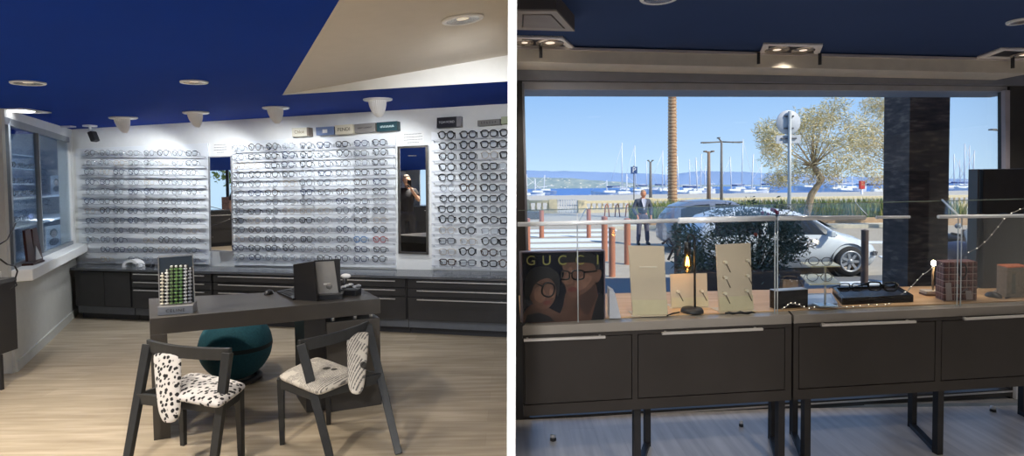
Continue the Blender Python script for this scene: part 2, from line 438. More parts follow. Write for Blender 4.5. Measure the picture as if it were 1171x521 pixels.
def display_panel(name_label, quad, ncol, nrow, xs, yl, yr, xl, xr, raill, railr, palette, where, sx, rail_ext, skip=(), seed=1, brk=True):
    rnd = random.Random(seed)
    base = wpt(quad[3][0], quad[3][1], 0)
    t = root('eyewear_display_panel', name_label, 'display panel', base)
    board(MB(), quad, .02, .018).build('back_board', M_board, t, bevel=.002)
    x0, x1 = rail_ext
    for k in range(nrow):
        u = k / (nrow - 1)
        ya = lerp(raill[0], raill[1], u); yb = lerp(railr[0], railr[1], u)
        a = wpt(x0, ya, .075); b = wpt(x1, yb, .075)
        mb = MB(); mb.bar(a, b, .026, .005)
        mb.bar(a + wn * .013 + V((0, 0, .002)), b + wn * .013 + V((0, 0, .002)), .003, .009)
        if brk:
            for q in (0.0, .25, .5, .75, 1.0):
                p = a.lerp(b, min(.985, max(.015, q)))
                mb.bar(p - wn * .012, p - wn * .072 + V((0, 0, -.035)), .005, .005)
        mb.build('rail', M_acryl, t)
    n = 0
    for k in range(nrow):
        u = k / (nrow - 1)
        for j in range(ncol):
            if (j, k) in skip: continue
            x = xs[j]; s_ = (x - xl) / (xr - xl)
            yc = lerp(lerp(yl[0], yr[0], s_), lerp(yl[1], yr[1], s_), u)
            yrail = lerp(lerp(raill[0], raill[1], u), lerp(railr[0], railr[1], u), (x - x0) / (x1 - x0))
            col, style, r = palette(rnd, j, k)
            p = wpt(x + rnd.uniform(-.8, .8), yrail, .110)
            p.z += .009 + {'round': .025, 'soft': .022, 'square': .020}[style] * sx[2] + r
            lab = f'{col} {"round" if style == "round" else "rectangular" if style == "square" else "oval"} glasses, {ORD[j]} along from the {where[1]}, {ORD[k]} rail down, {where[0]}'
            put_glasses(p, wz + rnd.uniform(-.10, .10), sx, style, col, r, lab, 'glasses on the rails of the ' + where[0])
            n += 1
    return n
def pal1(rnd, j, k):
    c = rnd.choices(['grey', 'silver', 'black', 'navy', 'beige'], [4, 4 if j < 4 else 2, 3 if j > 3 else 1.2, 2, 1])[0]
    return c, rnd.choice(['round', 'soft', 'soft', 'square']), .0019 if c in ('silver', 'beige') else .0026
def pal2(rnd, j, k):
    if (j, k) == (8, 10): return 'red', 'soft', .0032
    if (j, k) == (7, 10): return 'blue', 'soft', .0030
    d = 1 if (j < 3 or j > 5) else .35
    c = rnd.choices(['black', 'grey', 'silver', 'dark brown', 'navy', 'beige'], [4 * d, 3, 3, 1 * d, 2, .8])[0]
    return c, rnd.choice(['round', 'soft', 'soft', 'square']), .0019 if c in ('silver', 'beige') else .0031
def pal3(rnd, j, k):
    c = rnd.choices(['black', 'dark brown', 'grey', 'silver', 'beige'], [6, 2, 2, 1, 1])[0]
    return c, rnd.choice(['soft', 'soft', 'square', 'round']), .0020 if c in ('silver', 'beige') else .0042
n1 = display_panel('white eyewear panel in the corner beside the showcase window, twelve rails', [(86, 170), (237.5, 163.5), (239.5, 302), (91, 301)], 8, 12,
    [103, 120, 136, 152.6, 170, 187, 202.5, 219], (172, 293), (172.5, 294), 95, 234, (178.5, 299.5), (179.0, 300.5), pal1, ('corner panel', 'window corner'), (1.0, 1, 1.35), (95, 235), skip={(0, 10), (2, 11), (0, 11), (3, 9)}, seed=3)
n2 = display_panel('wide white eyewear panel between the two wall mirrors, thirteen rails', [(265, 162), (452, 153), (453, 306), (267.5, 303)], 9, 13,
    [272.5, 291, 310.5, 330, 350, 370.5, 391.5, 412.5, 434], (168, 292), (160, 294), 272, 440, (173.5, 297.5), (166.5, 300.5), pal2, ('middle panel', 'smaller mirror'), (1.10, 1, 1.42), (267, 452), seed=5)
n3 = display_panel('white eyewear panel beyond the tall mirror, thirteen rails of dark frames', [(493, 151), (582, 147), (582, 310), (494, 307)], 4, 13,
    [511, 535, 559.5, 580.5], (154.5, 298), (151, 300), 494, 580, (160.5, 303.5), (156.5, 306.5), pal3, ('end panel', 'tall mirror'), (1.28, 1, 1.55), (494, 582), seed=8)
print('GLASSES', n1, n2, n3)
# joined white wall lining below and around the mirrors is the wall itself

# ---- notices above the mirrors
def notice(quad, lab, lines):
    t = root('paper_notice', lab, 'notice', wpt(quad[3][0], quad[3][1], .012))
    board(MB(), quad, .006, .002).build('sheet', M_paper, t)
    (ax, ay), (bx, by), (cx, cy), (dx, dy) = quad
    for k, (l0, l1) in enumerate(lines):
        u = (k + .8) / (len(lines) + .6)
        ya = lerp(ay, dy, u); yb = lerp(by, cy, u); xa = lerp(ax, bx, l0); xb = lerp(ax, bx, l1)
        mb = MB(); n = int((xb - xa) / 1.4)
        for i in range(n):     # short word dashes
            q0 = xa + (xb - xa) * i / n; q1 = q0 + (xb - xa) / n * .78
            f_ = lambda x: lerp(ya, yb, (x - ax) / (bx - ax))
            mb.poly([wpt(q0, f_(q0) + .45, .0068), wpt(q1, f_(q1) + .45, .0068), wpt(q1, f_(q1) - .35, .0068), wpt(q0, f_(q0) - .35, .0068)], -wn * .0006)
        mb.build('text_line', M_ink, t)
notice([(243, 163.5), (260.5, 162.5), (261, 176), (243.5, 177)], 'small white paper notice with four grey lines above the smaller mirror', [(.1, .9), (.1, .95), (.1, .95), (.3, .75)])
notice([(459.5, 151.5), (484.5, 149.8), (485, 164.5), (460, 166)], 'white paper notice with four grey lines above the tall mirror', [(.1, .9), (.1, .95), (.1, .95), (.25, .8)])

# ---- mirrors
def mirror(quad, lab, fr, yaw, fw, offs):
    a, b, c, d = [wpt(x, y, .03) for x, y in quad]
    hb = wpt(quad[3][0], quad[3][1], 0)
    t = root('wall_mirror', lab, 'mirror', hb)
    # hinge on the far edge: swing the panel about it by yaw
    piv = V((b.x, b.y, 0)) if yaw > 0 else V((a.x, a.y, 0))
    M = Matrix.Rotation(yaw, 3, 'Z')
    R_ = lambda p: piv + M @ (p - piv) if False else V(((M @ (p - V((piv.x, piv.y, 0))))) + V((piv.x, piv.y, 0)))
    A, B, C, D = [R_(p) for p in (a, b, c, d)]
    if yaw:   # keep the seen width: slide corners along the sight lines onto the turned plane
        n_ = M @ wn
        A, B, C, D = [onp(x, y, piv, n_) for x, y in quad]
    n_ = M @ wn
    tx = (B - A).normalized(); up = V((0, 0, 1))
    MB().poly([A, B, C, D], -n_ * .004).build('glass', M_mirror, t)
    mb = MB()
    for p, q in ((A, B), (B, C), (C, D), (D, A)):
        d_ = (q - p).normalized(); mb.bar(p - d_ * fw / 2 + n_ * .002, q + d_ * fw / 2 + n_ * .002, fw, .02, up=n_)
    mb.build('frame', fr, t)
    if yaw:
        wed = [A - n_ * .006, B - n_ * .006]
        a0, b0 = [V((p.x, p.y, 0)) for p in wed]
        f0 = lambda p: p - wn * ((p - WLc).dot(wn) - .002)
        mb = MB().hexa([V((*a0.xy, D.z)), V((*b0.xy, C.z)), V((*f0(b0).xy, C.z)), V((*f0(a0).xy, D.z)), V((*a0.xy, A.z)), V((*b0.xy, B.z)), V((*f0(b0).xy, B.z)), V((*f0(a0).xy, A.z))])
        mb.build('wedge_mount', M_whitep, t)
    return t
mirror([(239, 179.5), (264.5, 178.5), (266.5, 287.5), (240.5, 286)], 'smaller framed wall mirror between corner panel and middle panel', mat('silver_grey_frame', (.35, .36, .38), .35, .6), math.radians(18.5), .012, 0)
mirror([(456, 168.5), (488, 167), (489, 289.5), (457, 288.5)], 'tall dark framed wall mirror reflecting a person in black', mat('dark_bronze_frame', (.10, .09, .08), .35, .5), 0, .022, 0)

# ---- boxes on the ledge above the panels
def brandbox(quad, col, lab, txt=None, tcol=None, tsz=.05, depth=.10, side=None, sp=1.0, glyphs=0, name='eyewear_box', m=None):
    a, b, c, d = [wpt(x, y, depth) for x, y in quad]
    t = root(name, lab, 'box', (d + c) / 2)
    MB().poly([d, c, b, a], -wn * (depth - .002)).build('carton', m or mat('card_' + lab.split(' box')[0].replace(' ', '_'), col, .5, var=.03), t, bevel=.003)
    ctr = (a + b + c + d) / 4
    M = frame(ctr + wn * .001, (b - a), (a - d))
    if txt: text('lettering', txt, tsz, M, mat('print_' + str(tcol), tcol, .5), t, .0008, spacing=sp)
    if glyphs:
        mb = MB(); W_ = (b - a).length
        x_ = (b - a).normalized(); z_ = V((0, 0, 1))
        for i in range(glyphs):
            p = ctr + wn * .0015 + x_ * (W_ * .62 * (i / (glyphs - 1) - .5))
            mb.box(p - z_ * 0.0, (W_ * .03, .001, .022), wz); mb.box(p + x_ * W_ * .02 + z_ * (.008 if i % 2 else -.008), (W_ * .035, .001, .005), wz)
        mb.build('lettering', mat('print_' + str(tcol), tcol, .5), t)
    if side:
        x_ = (b - a).normalized()
        MB().poly([c, c + x_ * side[0], b + x_ * side[0], b], -wn * (depth - .002)).build('sleeve', side[1], t)
    return t
brandbox([(333.5, 146.5), (350.5, 145.5), (351, 155.2), (334, 156.2)], srgb(200, 196, 180), 'pale cream eyewear box, set apart near the middle panel top', 'Chloé', srgb(110, 95, 70), .050, side=(.02, mat('brown_edge', (.18, .14, .11), .5)))
t = brandbox([(361, 145.5), (381.5, 144.3), (382, 153.3), (361.5, 154.8)], srgb(110, 128, 165), 'slate blue box with small white square label', None)
p_ = wpt(371.5, 149.8, .102); MB().box(p_, (.058, .003, .040), wz).build('label_square', M_paper, t)
brandbox([(382.8, 143.2), (403, 141.8), (403.8, 152.6), (383.2, 154)], srgb(200, 192, 172), 'cream box lettered in dark capitals beside blue box', 'FENDI', srgb(50, 44, 38), .055, .12)
brandbox([(405, 142), (428.5, 140.0), (429, 150.2), (405.6, 152)], srgb(128, 124, 120), 'grey box with dark lettering between cream and green boxes', 'SAINT LAURENT', srgb(28, 28, 30), .023)
brandbox([(430.6, 140), (454, 138.2), (454.4, 148.8), (431, 150.6)], srgb(22, 62, 70), 'dark teal green box with pale lettering above middle panel', None, srgb(190, 210, 210), glyphs=11)
brandbox([(499.5, 134.5), (522, 133), (522, 144.8), (499.5, 146.2)], srgb(20, 20, 32), 'black box with white lettering above the end panel', 'TOM FORD', srgb(210, 210, 215), .034, side=(.045, mat('grey_sleeve', (.25, .24, .26), .5)))
brandbox([(546, 137.5), (571, 135.8), (571, 142.2), (546, 143.8)], srgb(118, 116, 114), 'low grey box with dark lettering above end panel', None, srgb(48, 46, 46), glyphs=6, side=(.012, mat('dark_edge', (.1, .1, .1), .5)))
brandbox([(573, 133.5), (581.5, 132.8), (581.5, 140.8), (573, 141.6)], srgb(165, 175, 145), 'pale green box at the partition end of the ledge', None)

# ---- security camera in the corner
p = onc(104, 147.5)
p = wpt(103, 149, .35); p.z = hc(p.x, p.y)
t = root('security_camera', 'small dark security camera hanging from the ceiling corner', 'camera', p)
mb = MB().lathe([(.001, -.001), (.07, -.001), (.07, -.02), (.001, -.02)], p, 20); mb.tube([p, p + V((0, 0, -.06))], .014, 8); mb.build('mount', M_whitep, t)
q = at(107, 156, p.y - .08)
M = Matrix.Rotation(-.35, 3, 'Y')
MB().box(q, (.055, .09, .12), M=M).build('camera_body', M_blacks, t, bevel=.012)
MB().tube([p + V((0, 0, -.055)), q], .010, 8).build('bracket', M_whitep, t)

# ================================================================== BACK COUNTER WITH DRAWERS
# front plane of the cabinets
A0 = fl(84, 306.2, .62); B0 = fl(580, 318.5, .62); A0.z = B0.z = 0
ct = (B0 - A0).normalized(); cn = V((ct.y, -ct.x, 0))
B0 = A0 + ct * ((-.04 - A0.x) / ct.x)
def cp(px, py, off=0): return onp(px, py, A0 + cn * off, cn)
def wallat(p): return V((p.x, p.y, 0)) - cn * 5 if False else None
# worktop: from front edge back to the wall
fa = A0 - ct * .06; fb = B0
tp = lambda p, z: V((p.x, p.y, z))
back = [WLc + wn * .004, WRc + wn * .004]
zt = lambda p: onp(84, 306.2, A0, cn).z
ztl = cp(84, 306.0).z; ztr = cp(580, 318.2).z
fa = A0 + ct * ((.02 - (A0 - WLc).dot(ln)) / ct.dot(ln)); fa2 = V((fa.x, fa.y, ztl)); fb2 = V((fb.x, fb.y, ztr))
back = [WLc + wn * .035, WRc + wn * .035]; back[0] = back[0] + wt * ((.02 - (back[0] - WLc).dot(ln)) / wt.dot(ln))
bl = V((back[0].x, back[0].y, ztl)); br_ = V((back[1].x, back[1].y, ztr))
mb = MB().hexa([v - V((0, 0, .026)) for v in (fa2 + cn * .015, fb2 + cn * .015, br_, bl)] + [fa2 + cn * .015, fb2 + cn * .015, br_, bl])
o = mb.build('counter_top', M_char2, bevel=.003); tag(o, 'long dark polished worktop running under the eyewear panels', 'countertop')
cabz = lambda s_: lerp(ztl, ztr, s_) - .027
Ltot = (B0 - A0).length
ZB = .165
def cab_unit(px0, px1, lab, drawers, doors):
    a = cp(px0, 320); b = cp(px1, 330) if px1 < 579 else B0.copy(); a.z = b.z = 0
    s0 = (a - A0).length / Ltot; s1 = (b - A0).length / Ltot
    s0 = max(s0, 0)
    dp = .34
    t = root('drawer_cabinet', lab, 'cabinet', (a + b) / 2 - cn * dp / 2)
    z0, z1 = cabz(s0) - .002, cabz(s1) - .002
    g = .004
    body = MB()
    a_, b_ = a + ct * g / 2, b - ct * g / 2
    P = lambda p, z, o_: V((p.x, p.y, z)) + cn * o_
    body.hexa([P(a_, ZB, -.02), P(b_, ZB, -.02), P(b_, ZB, -dp), P(a_, ZB, -dp), P(a_, z0, -.02), P(b_, z1, -.02), P(b_, z1, -dp), P(a_, z0, -dp)])
    body.build('carcass', M_char, t)
    pb = MB().hexa([P(a_, .0, -.10), P(b_, .0, -.10), P(b_, 0, -dp + .02), P(a_, 0, -dp + .02), P(a_, ZB, -.10), P(b_, ZB, -.10), P(b_, ZB, -dp + .02), P(a_, ZB, -dp + .02)])
    pb.build('plinth', mat('slate_plinth', (.022, .023, .028), .5), t)
    pb = MB().hexa([P(a_, .075, -.045), P(b_, .075, -.045), P(b_, .075, -.10), P(a_, .075, -.10), P(a_, ZB, -.045), P(b_, ZB, -.045), P(b_, ZB, -.10), P(a_, ZB, -.10)])
    pb.build('lower_rail', mat('blue_grey_rail', (.10, .11, .13), .4), t)
    for (x0, x1, fr, kind, hp) in doors + drawers:
        qa = cp(x0, 320); qb = cp(x1, 320) if x1 < 579 else B0 - ct * .003
        u0 = (V((qa.x, qa.y, 0)) - a).length / (b - a).length; u1 = (V((qb.x, qb.y, 0)) - a).length / (b - a).length
        qa = V((qa.x, qa.y, 0)) + ct * .003; qb = V((qb.x, qb.y, 0)) - ct * .003
        H = [lerp(ZB, lerp(z0, z1, u), v) for u in (u0, u1) for v in fr]
        lo0, hi0, lo1, hi1 = H[0] + .003, H[1] - .003, H[2] + .003, H[3] - .003
        d = MB().hexa([P(qa, lo0, 0), P(qb, lo1, 0), P(qb, lo1, -.0195), P(qa, lo0, -.0195), P(qa, hi0, 0), P(qb, hi1, 0), P(qb, hi1, -.0195), P(qa, hi0, -.0195)]).build(kind, M_char, t, bevel=.0015)
        if hp:
            ha = qa.lerp(qb, hp[0]); hb = qa.lerp(qb, hp[1]); za = lerp(hi0, hi1, hp[0]) - .018; zb_ = lerp(hi0, hi1, hp[1]) - .018
            ha = P(ha, za, .022); hb = P(hb, zb_, .022)
            m2 = MB().bar(ha, hb, .012, .010)
            for q in (.06, .94):
                c_ = ha.lerp(hb, q); m2.bar(c_, c_ - cn * .022, .01, .008)
            m2.build('handle', M_steel, d)
    return t
D3 = [(.655, .985), (.335, .65), (.0, .33)]
D3 = [(.78, .995), (.565, .775), (.0, .56)]
cab_unit(84, 149.5, 'dark cabinet with two plain doors in the window corner', [], [(91, 118.6, (.02, .98), 'door', None), (118.9, 148.5, (.02, .98), 'door', None)])
cab_unit(149.8, 242.3, 'dark three drawer cabinet under the corner panel, behind the desk display stand', [(150.5, 241.5, fr, 'drawer', (.04, .93)) for fr in D3], [])
cab_unit(242.6, 464.5, 'wide dark three drawer cabinet under the middle panel', [(243.5, 463.5, fr, 'drawer', (.035, .955)) for fr in D3], [])
cab_unit(464.8, 590, 'dark three drawer cabinet at the partition end', [(465.8, 590, fr, 'drawer', (.10, .985)) for fr in D3], [])

# white arched lamp and spare glasses on the counter
def arch(px0, px1, py, z, lab):
    a = fl(px0, py, z); b = fl(px1, py, z); w_ = (b - a).length; c = (a + b) / 2; t_ = (b - a).normalized()
    pts_o = []
    n = 14; mb = MB()
    P = []
    for i in range(n + 1):
        A = PI * i / n; P.append((math.cos(A), math.sin(A)))
    for i in range(n):
        q = []
        for (cx, cz), rr in ((P[i], 1), (P[i + 1], 1), (P[i + 1], .68), (P[i], .68)):
            q.append(c + t_ * (-cx * w_ / 2 * rr) + V((0, 0, cz * w_ * .42 * rr)))
        mb.poly(q, V((t_.y, -t_.x, 0)) * -.10)
    return tag(mb.build('arched_stand', M_whitep), lab, 'stand')
arch(139.5, 159, 305.4, ztl + .001, 'white arched plastic stand on the dark worktop')
def free_glasses(p, rz, s_, col, lab, grp=None, style='soft', r=.003, tl=.13, base=True):
    """glasses with their own temples as parts"""
    p = V(p); t = root('glasses', lab, 'glasses', p, grp)
    W_ = .145 * s_; lw = W_ * .40; lh = .044 * s_ * (1.1 if style == 'round' else 1); R0 = Matrix.Rotation(rz, 3, 'Z')
    T = lambda v: p + R0 @ (v + V((0, 0, lh / 2 + r)))
    mb = MB()
    for q in (-1, 1):
        mb.tube([T(v) for v in rim_pts(q * W_ * .255, lw, lh, style)], r, 6, closed=True)
        mb.tube([T(V((q * W_ * .44, 0, lh * .22))), T(V((q * W_ * .5, .004, lh * .25)))], r * 1.2, 6)
    mb.tube([T(V((-W_ * .065, 0, lh * .12))), T(V((0, -.002, lh * .2))), T(V((W_ * .065, 0, lh * .12)))], r * 1.1, 6)
    mb.build('rim', GC[col], t)
    for q in (-1, 1):
        MB().quad([T(v) for v in rim_pts(q * W_ * .255, lw * .97, lh * .97, style)]).build('lens', M_lens, t)
        MB().tube([T(V((q * W_ * .5, .004, lh * .25))), T(V((q * W_ * .49, tl * s_ * .7, -lh * .25))), T(V((q * W_ * .46, tl * s_, -lh * .5)))], r, 6).build('temple', GC[col], t)
    return t
free_glasses(fl(165, 306.0, ztl + .0005), wz + .3, 1.2, 'grey', 'grey glasses lying on the worktop beside the white arch')
MB_ = MB(); 
p = fl(172, 305.2, ztl + .0); o = MB().box(p + V((0, 0, .02)), (.09, .05, .04), .3).build('small_case', M_blacks, bevel=.01); tag(o, 'small black glasses case beside the grey glasses on worktop', 'case')

# ================================================================== CEILING LIGHTS, LEFT ROOM
def cn_(p): # ceiling normal
    return V((-.028, -.035, 1)).normalized()
def disc_light(px, py, wpx, lab, glow=None, cream=False):
    p = onc(px, py)
    if cream:
        n3 = (P4 - P1u).cross(P2t - P1u).normalized(); p = onp(px, py, P1u, n3); up = n3 if n3.z > 0 else -n3
    else: up = cn_(p)
    R_ = wpx * p.y / F / 2 * .93
    q = up.rotation_difference(V((0, 0, 1))).to_matrix().transposed() if False else V((0, 0, 1)).rotation_difference(up).to_matrix()
    t = root('recessed_downlight', lab, 'ceiling light', p)
    MB().lathe([(R_ * .78, -.010), (R_ * .95, -.012), (R_, -.008), (R_, -.0005), (R_ * .7, -.0005)], p, 32, q).build('trim_ring', M_whitep, t)
    mb = MB(); mb.lathe([(R_ * .80, -.010), (R_ * .62, -.007), (R_ * .40, -.004), (R_ * .3, -.003)], p, 40, q, smooth=False)
    mb.build('reflector', mat('striped_reflector', (.75, .66, .55), .22, .9), t)
    MB().lathe([(R_ * .31, -.003), (.0001, -.0035)], p, 20, q).build('bulb', mat('warm_lamp_glow', (.9, .8, .6), .5, emit=(1, .86, .66), estr=.35), t)
    return t, p
M_warm = (1.0, .90, .76)
dls = [disc_light(32, 94, 35, 'round recessed downlight in blue ceiling near the window pier'),
       disc_light(222, 93, 31, 'round recessed downlight in the middle of blue ceiling'),
       disc_light(529, 21, 52, 'large round recessed downlight in the cream ceiling panel', cream=True)]
for (t, p), e in zip(dls, (60, 60, 120)):
    lamp('SPOT', p + V((0, 0, -.03 if e < 100 else -.12)), e, M_warm if e < 100 else (.96, .98, 1), p + V((0, 0, -1)) if e < 100 else V((-.45, 5.9, 1.0)), 120 if e < 100 else 80, .8, .05, t)
# square light
p = onc(24, 126); t = root('square_downlight', 'small square ceiling light with a bright lamp in the window corner', 'ceiling light', p)
mb = MB(); s_ = .135
for a_, b_ in ((-1, 0), (1, 0), (0, -1), (0, 1)):
    mb.box(p + V((a_ * s_, b_ * s_, -.006)), (.02 if a_ else .29, .02 if b_ else .29, .012))
mb.build('frame', M_whitep, t)
MB().box(p + V((0, 0, -.003)), (.25, .25, .006)).build('inner_plate', M_blacks, t)
MB().lathe([(.10, -.004), (.08, -.014), (.0001, -.016)], p, 24).build('bulb', mat('bright_lamp_glow', (.9, .9, .9), .5, emit=(.95, .97, 1), estr=4), t)
lamp('SPOT', p + V((0, 0, -.03)), 14, (.9, .95, 1), p + V((0, 0, -1)), 100, .8, .05, t)
p = onc(73, 144); o = MB().box(p + V((0, 0, -.008)), (.24, .08, .016), -.1).build('ceiling_vent', M_whitep, bevel=.003); tag(o, 'flat white plate on the ceiling by the window corner', 'ceiling plate')
# gimbal spots
M_rib = mat('ribbed_white_housing', (.88, .88, .87), .45, var=.02)
def gimbal(px, py, wpx, lab, aimx, e):
    p = onc(px, py); up = cn_(p); q = V((0, 0, 1)).rotation_difference(up).to_matrix()
    R_ = wpx * p.y / F / 2 * .93
    t = root('ceiling_spotlight', lab, 'ceiling light', p)
    MB().lathe([(.0005, -.0005), (R_, -.0005), (R_, -.012), (R_ * .9, -.018), (.0005, -.018)], p, 32, q).build('trim_ring', M_whitep, t)
    # ribbed half-dome hood opening towards the wall
    mb = MB(); n = 30; r0 = R_ * .64; H = R_ * 1.15
    toW = -wn; side = wt
    rows = 7; base = []
    for i in range(rows + 1):
        u = i / rows
        for j in range(n + 1):
            a = PI * j / n + PI  # half circle on the room side
            rr = r0 * math.cos(u * PI / 2 * .96) ** .55 * (1 + (.035 if j % 2 else 0))
            v = side * (math.cos(a) * rr) + toW * (math.sin(a) * rr + r0 * .25 * u)
            mb.v.append(p + v + V((0, 0, -.016 - H * u)))
    for i in range(rows):
        for j in range(n):
            k = i * (n + 1) + j; mb.f.append([k, k + 1, k + n + 2, k + n + 1]); mb.m.append(0); mb.sm.append(False)
    o = mb.build('hood', M_rib, t); md = o.modifiers.new('solid', 'SOLIDIFY'); md.thickness = .006
    c = p + toW * (R_ * .12) + V((0, 0, -.03))
    MB().lathe([(.0005, 0), (.035, -.0), (.035, -.03), (.0005, -.035)], c, 16).build('bulb', mat('spot_lamp_glow', (.9, .9, .85), .4, emit=(1, .95, .85), estr=3), t)
    aim = wpt(aimx, 262, 0)
    lamp('SPOT', c + toW * .05 + V((0, 0, -.07)), e, (.94, .975, 1), aim, 112, .5, .05, t)
SP = 46
gimbal(141, 134, 30, 'white half-dome spotlight nearest the window corner', 150, SP)
gimbal(224, 128, 29, 'white half-dome spotlight above the corner panel end', 228, SP)
gimbal(315.5, 122.5, 31, 'white half-dome spotlight above middle panel', 318, SP)
gimbal(432, 113, 35, 'white half-dome spotlight close to the tall mirror', 430, SP)
# ================================================================== PRINTED FABRICS
def dalm(N, L, B, tc):
    vo = N.new('ShaderNodeTexVoronoi'); vo.inputs['Scale'].default_value = 38; vo.inputs['Randomness'].default_value = 1
    nz = N.new('ShaderNodeTexNoise'); nz.inputs['Scale'].default_value = 25
    mp = N.new('ShaderNodeMix'); mp.data_type = 'RGBA'; mp.inputs['Factor'].default_value = .010
    L.new(tc.outputs['Object'], mp.inputs[6]); L.new(nz.outputs['Color'], mp.inputs[7]); L.new(mp.outputs[2], vo.inputs['Vector'])
    r = ramp(N, [(0, (.01, .01, .012)), (.36, (.01, .01, .012)), (.42, (.60, .58, .57)), (1, (.64, .62, .61))])
    L.new(vo.outputs['Distance'], r.inputs['Fac']); L.new(r.outputs['Color'], B.inputs['Base Color'])
M_dalm = node_mat('spotted_fabric', dalm, .85)
def newsp(N, L, B, tc):
    mp = N.new('ShaderNodeMapping'); mp.inputs['Rotation'].default_value = (.3, .25, .5); L.new(tc.outputs['Object'], mp.inputs['Vector'])
    wv = N.new('ShaderNodeTexWave'); wv.inputs['Scale'].default_value = 30; wv.inputs['Distortion'].default_value = .3
    L.new(mp.outputs[0], wv.inputs['Vector'])
    nz = N.new('ShaderNodeTexNoise'); nz.inputs['Scale'].default_value = 80; L.new(mp.outputs[0], nz.inputs['Vector'])
    ch = N.new('ShaderNodeTexVoronoi'); ch.inputs['Scale'].default_value = 12; ch.distance = 'CHEBYCHEV'; L.new(mp.outputs[0], ch.inputs['Vector'])
    gt = N.new('ShaderNodeMath'); gt.operation = 'GREATER_THAN'; gt.inputs[1].default_value = .30
    L.new(ch.outputs['Color'], gt.inputs[0])
    m1 = N.new('ShaderNodeMath'); m1.operation = 'MULTIPLY'; L.new(wv.outputs['Fac'], m1.inputs[0]); L.new(nz.outputs['Fac'], m1.inputs[1])
    m2 = N.new('ShaderNodeMath'); m2.operation = 'MULTIPLY'; L.new(m1.outputs[0], m2.inputs[0]); L.new(gt.outputs[0], m2.inputs[1])
    r = ramp(N, [(0, (.60, .56, .49)), (.28, (.55, .51, .45)), (.40, (.16, .15, .14)), (1, (.06, .06, .06))])
    L.new(m2.outputs[0], r.inputs['Fac'])
    vo = N.new('ShaderNodeTexVoronoi'); vo.inputs['Scale'].default_value = 7; L.new(mp.outputs[0], vo.inputs['Vector'])
    r2 = ramp(N, [(0, (.05, .05, .05)), (.17, (.10, .10, .10)), (.21, (1, 1, 1)), (1, (1, 1, 1))])
    L.new(vo.outputs['Distance'], r2.inputs['Fac'])
    mx = N.new('ShaderNodeMix'); mx.data_type = 'RGBA'; mx.blend_type = 'MULTIPLY'; mx.inputs['Factor'].default_value = 1
    L.new(r.outputs['Color'], mx.inputs[6]); L.new(r2.outputs['Color'], mx.inputs[7]); L.new(mx.outputs[2], B.inputs['Base Color'])
M_news = node_mat('newsprint_fabric', newsp, .85)

# ================================================================== DESK
DH = .77
A = fl(171, 364, DH); B = fl(435, 341.3, DH); C = fl(411, 328.5, DH); D = fl(170, 341, DH)
t = root('desk', 'long dark taupe desk with thick top standing on beige floor', 'desk', ((A + C) / 2) * 1)
t.location.z = 0
TH = .105
MB().hexa([v - V((0, 0, TH)) for v in (A, B, C, D)] + [A, B, C, D]).build('desk_top', M_desk, t, bevel=.002)
ab = (B - A).normalized(); ad = (D - A).normalized(); bc = (C - B).normalized()
dn = V((ab.y, -ab.x, 0))
def slab(p, a_, b_, la, lb, z0, z1): # parallelogram prism
    q = [p, p + a_ * la, p + a_ * la + b_ * lb, p + b_ * lb]
    return [V((v.x, v.y, z0)) for v in q] + [V((v.x, v.y, z1)) for v in q]
MB().hexa(slab(A, ab, ad, .092, (D - A).length, 0, DH - TH - .0005)).build('side_panel', M_desk, t, bevel=.002)
pc = B - ab * .36
MB().hexa(slab(pc + bc * .02, ab, bc, .36, .42, .0, DH - TH - .035)).build('pedestal', M_desk, t, bevel=.003)
MB().hexa(slab(pc + bc * .05 - ab * .14, ab, bc, .138, .34, .015, DH - TH - .0005)).build('modesty_panel', M_blacks, t)
mb = MB()
for q in (pc + ab * .05 + bc * .06, pc + ab * .20 + bc * .06, pc + ab * .31 + bc * .06, pc + ab * .2 + bc * .36): mb.tube([V((q.x, q.y, DH - TH - .036)), V((q.x, q.y, DH - TH))], .013, 10)
mb.build('spacer', M_steel, t)

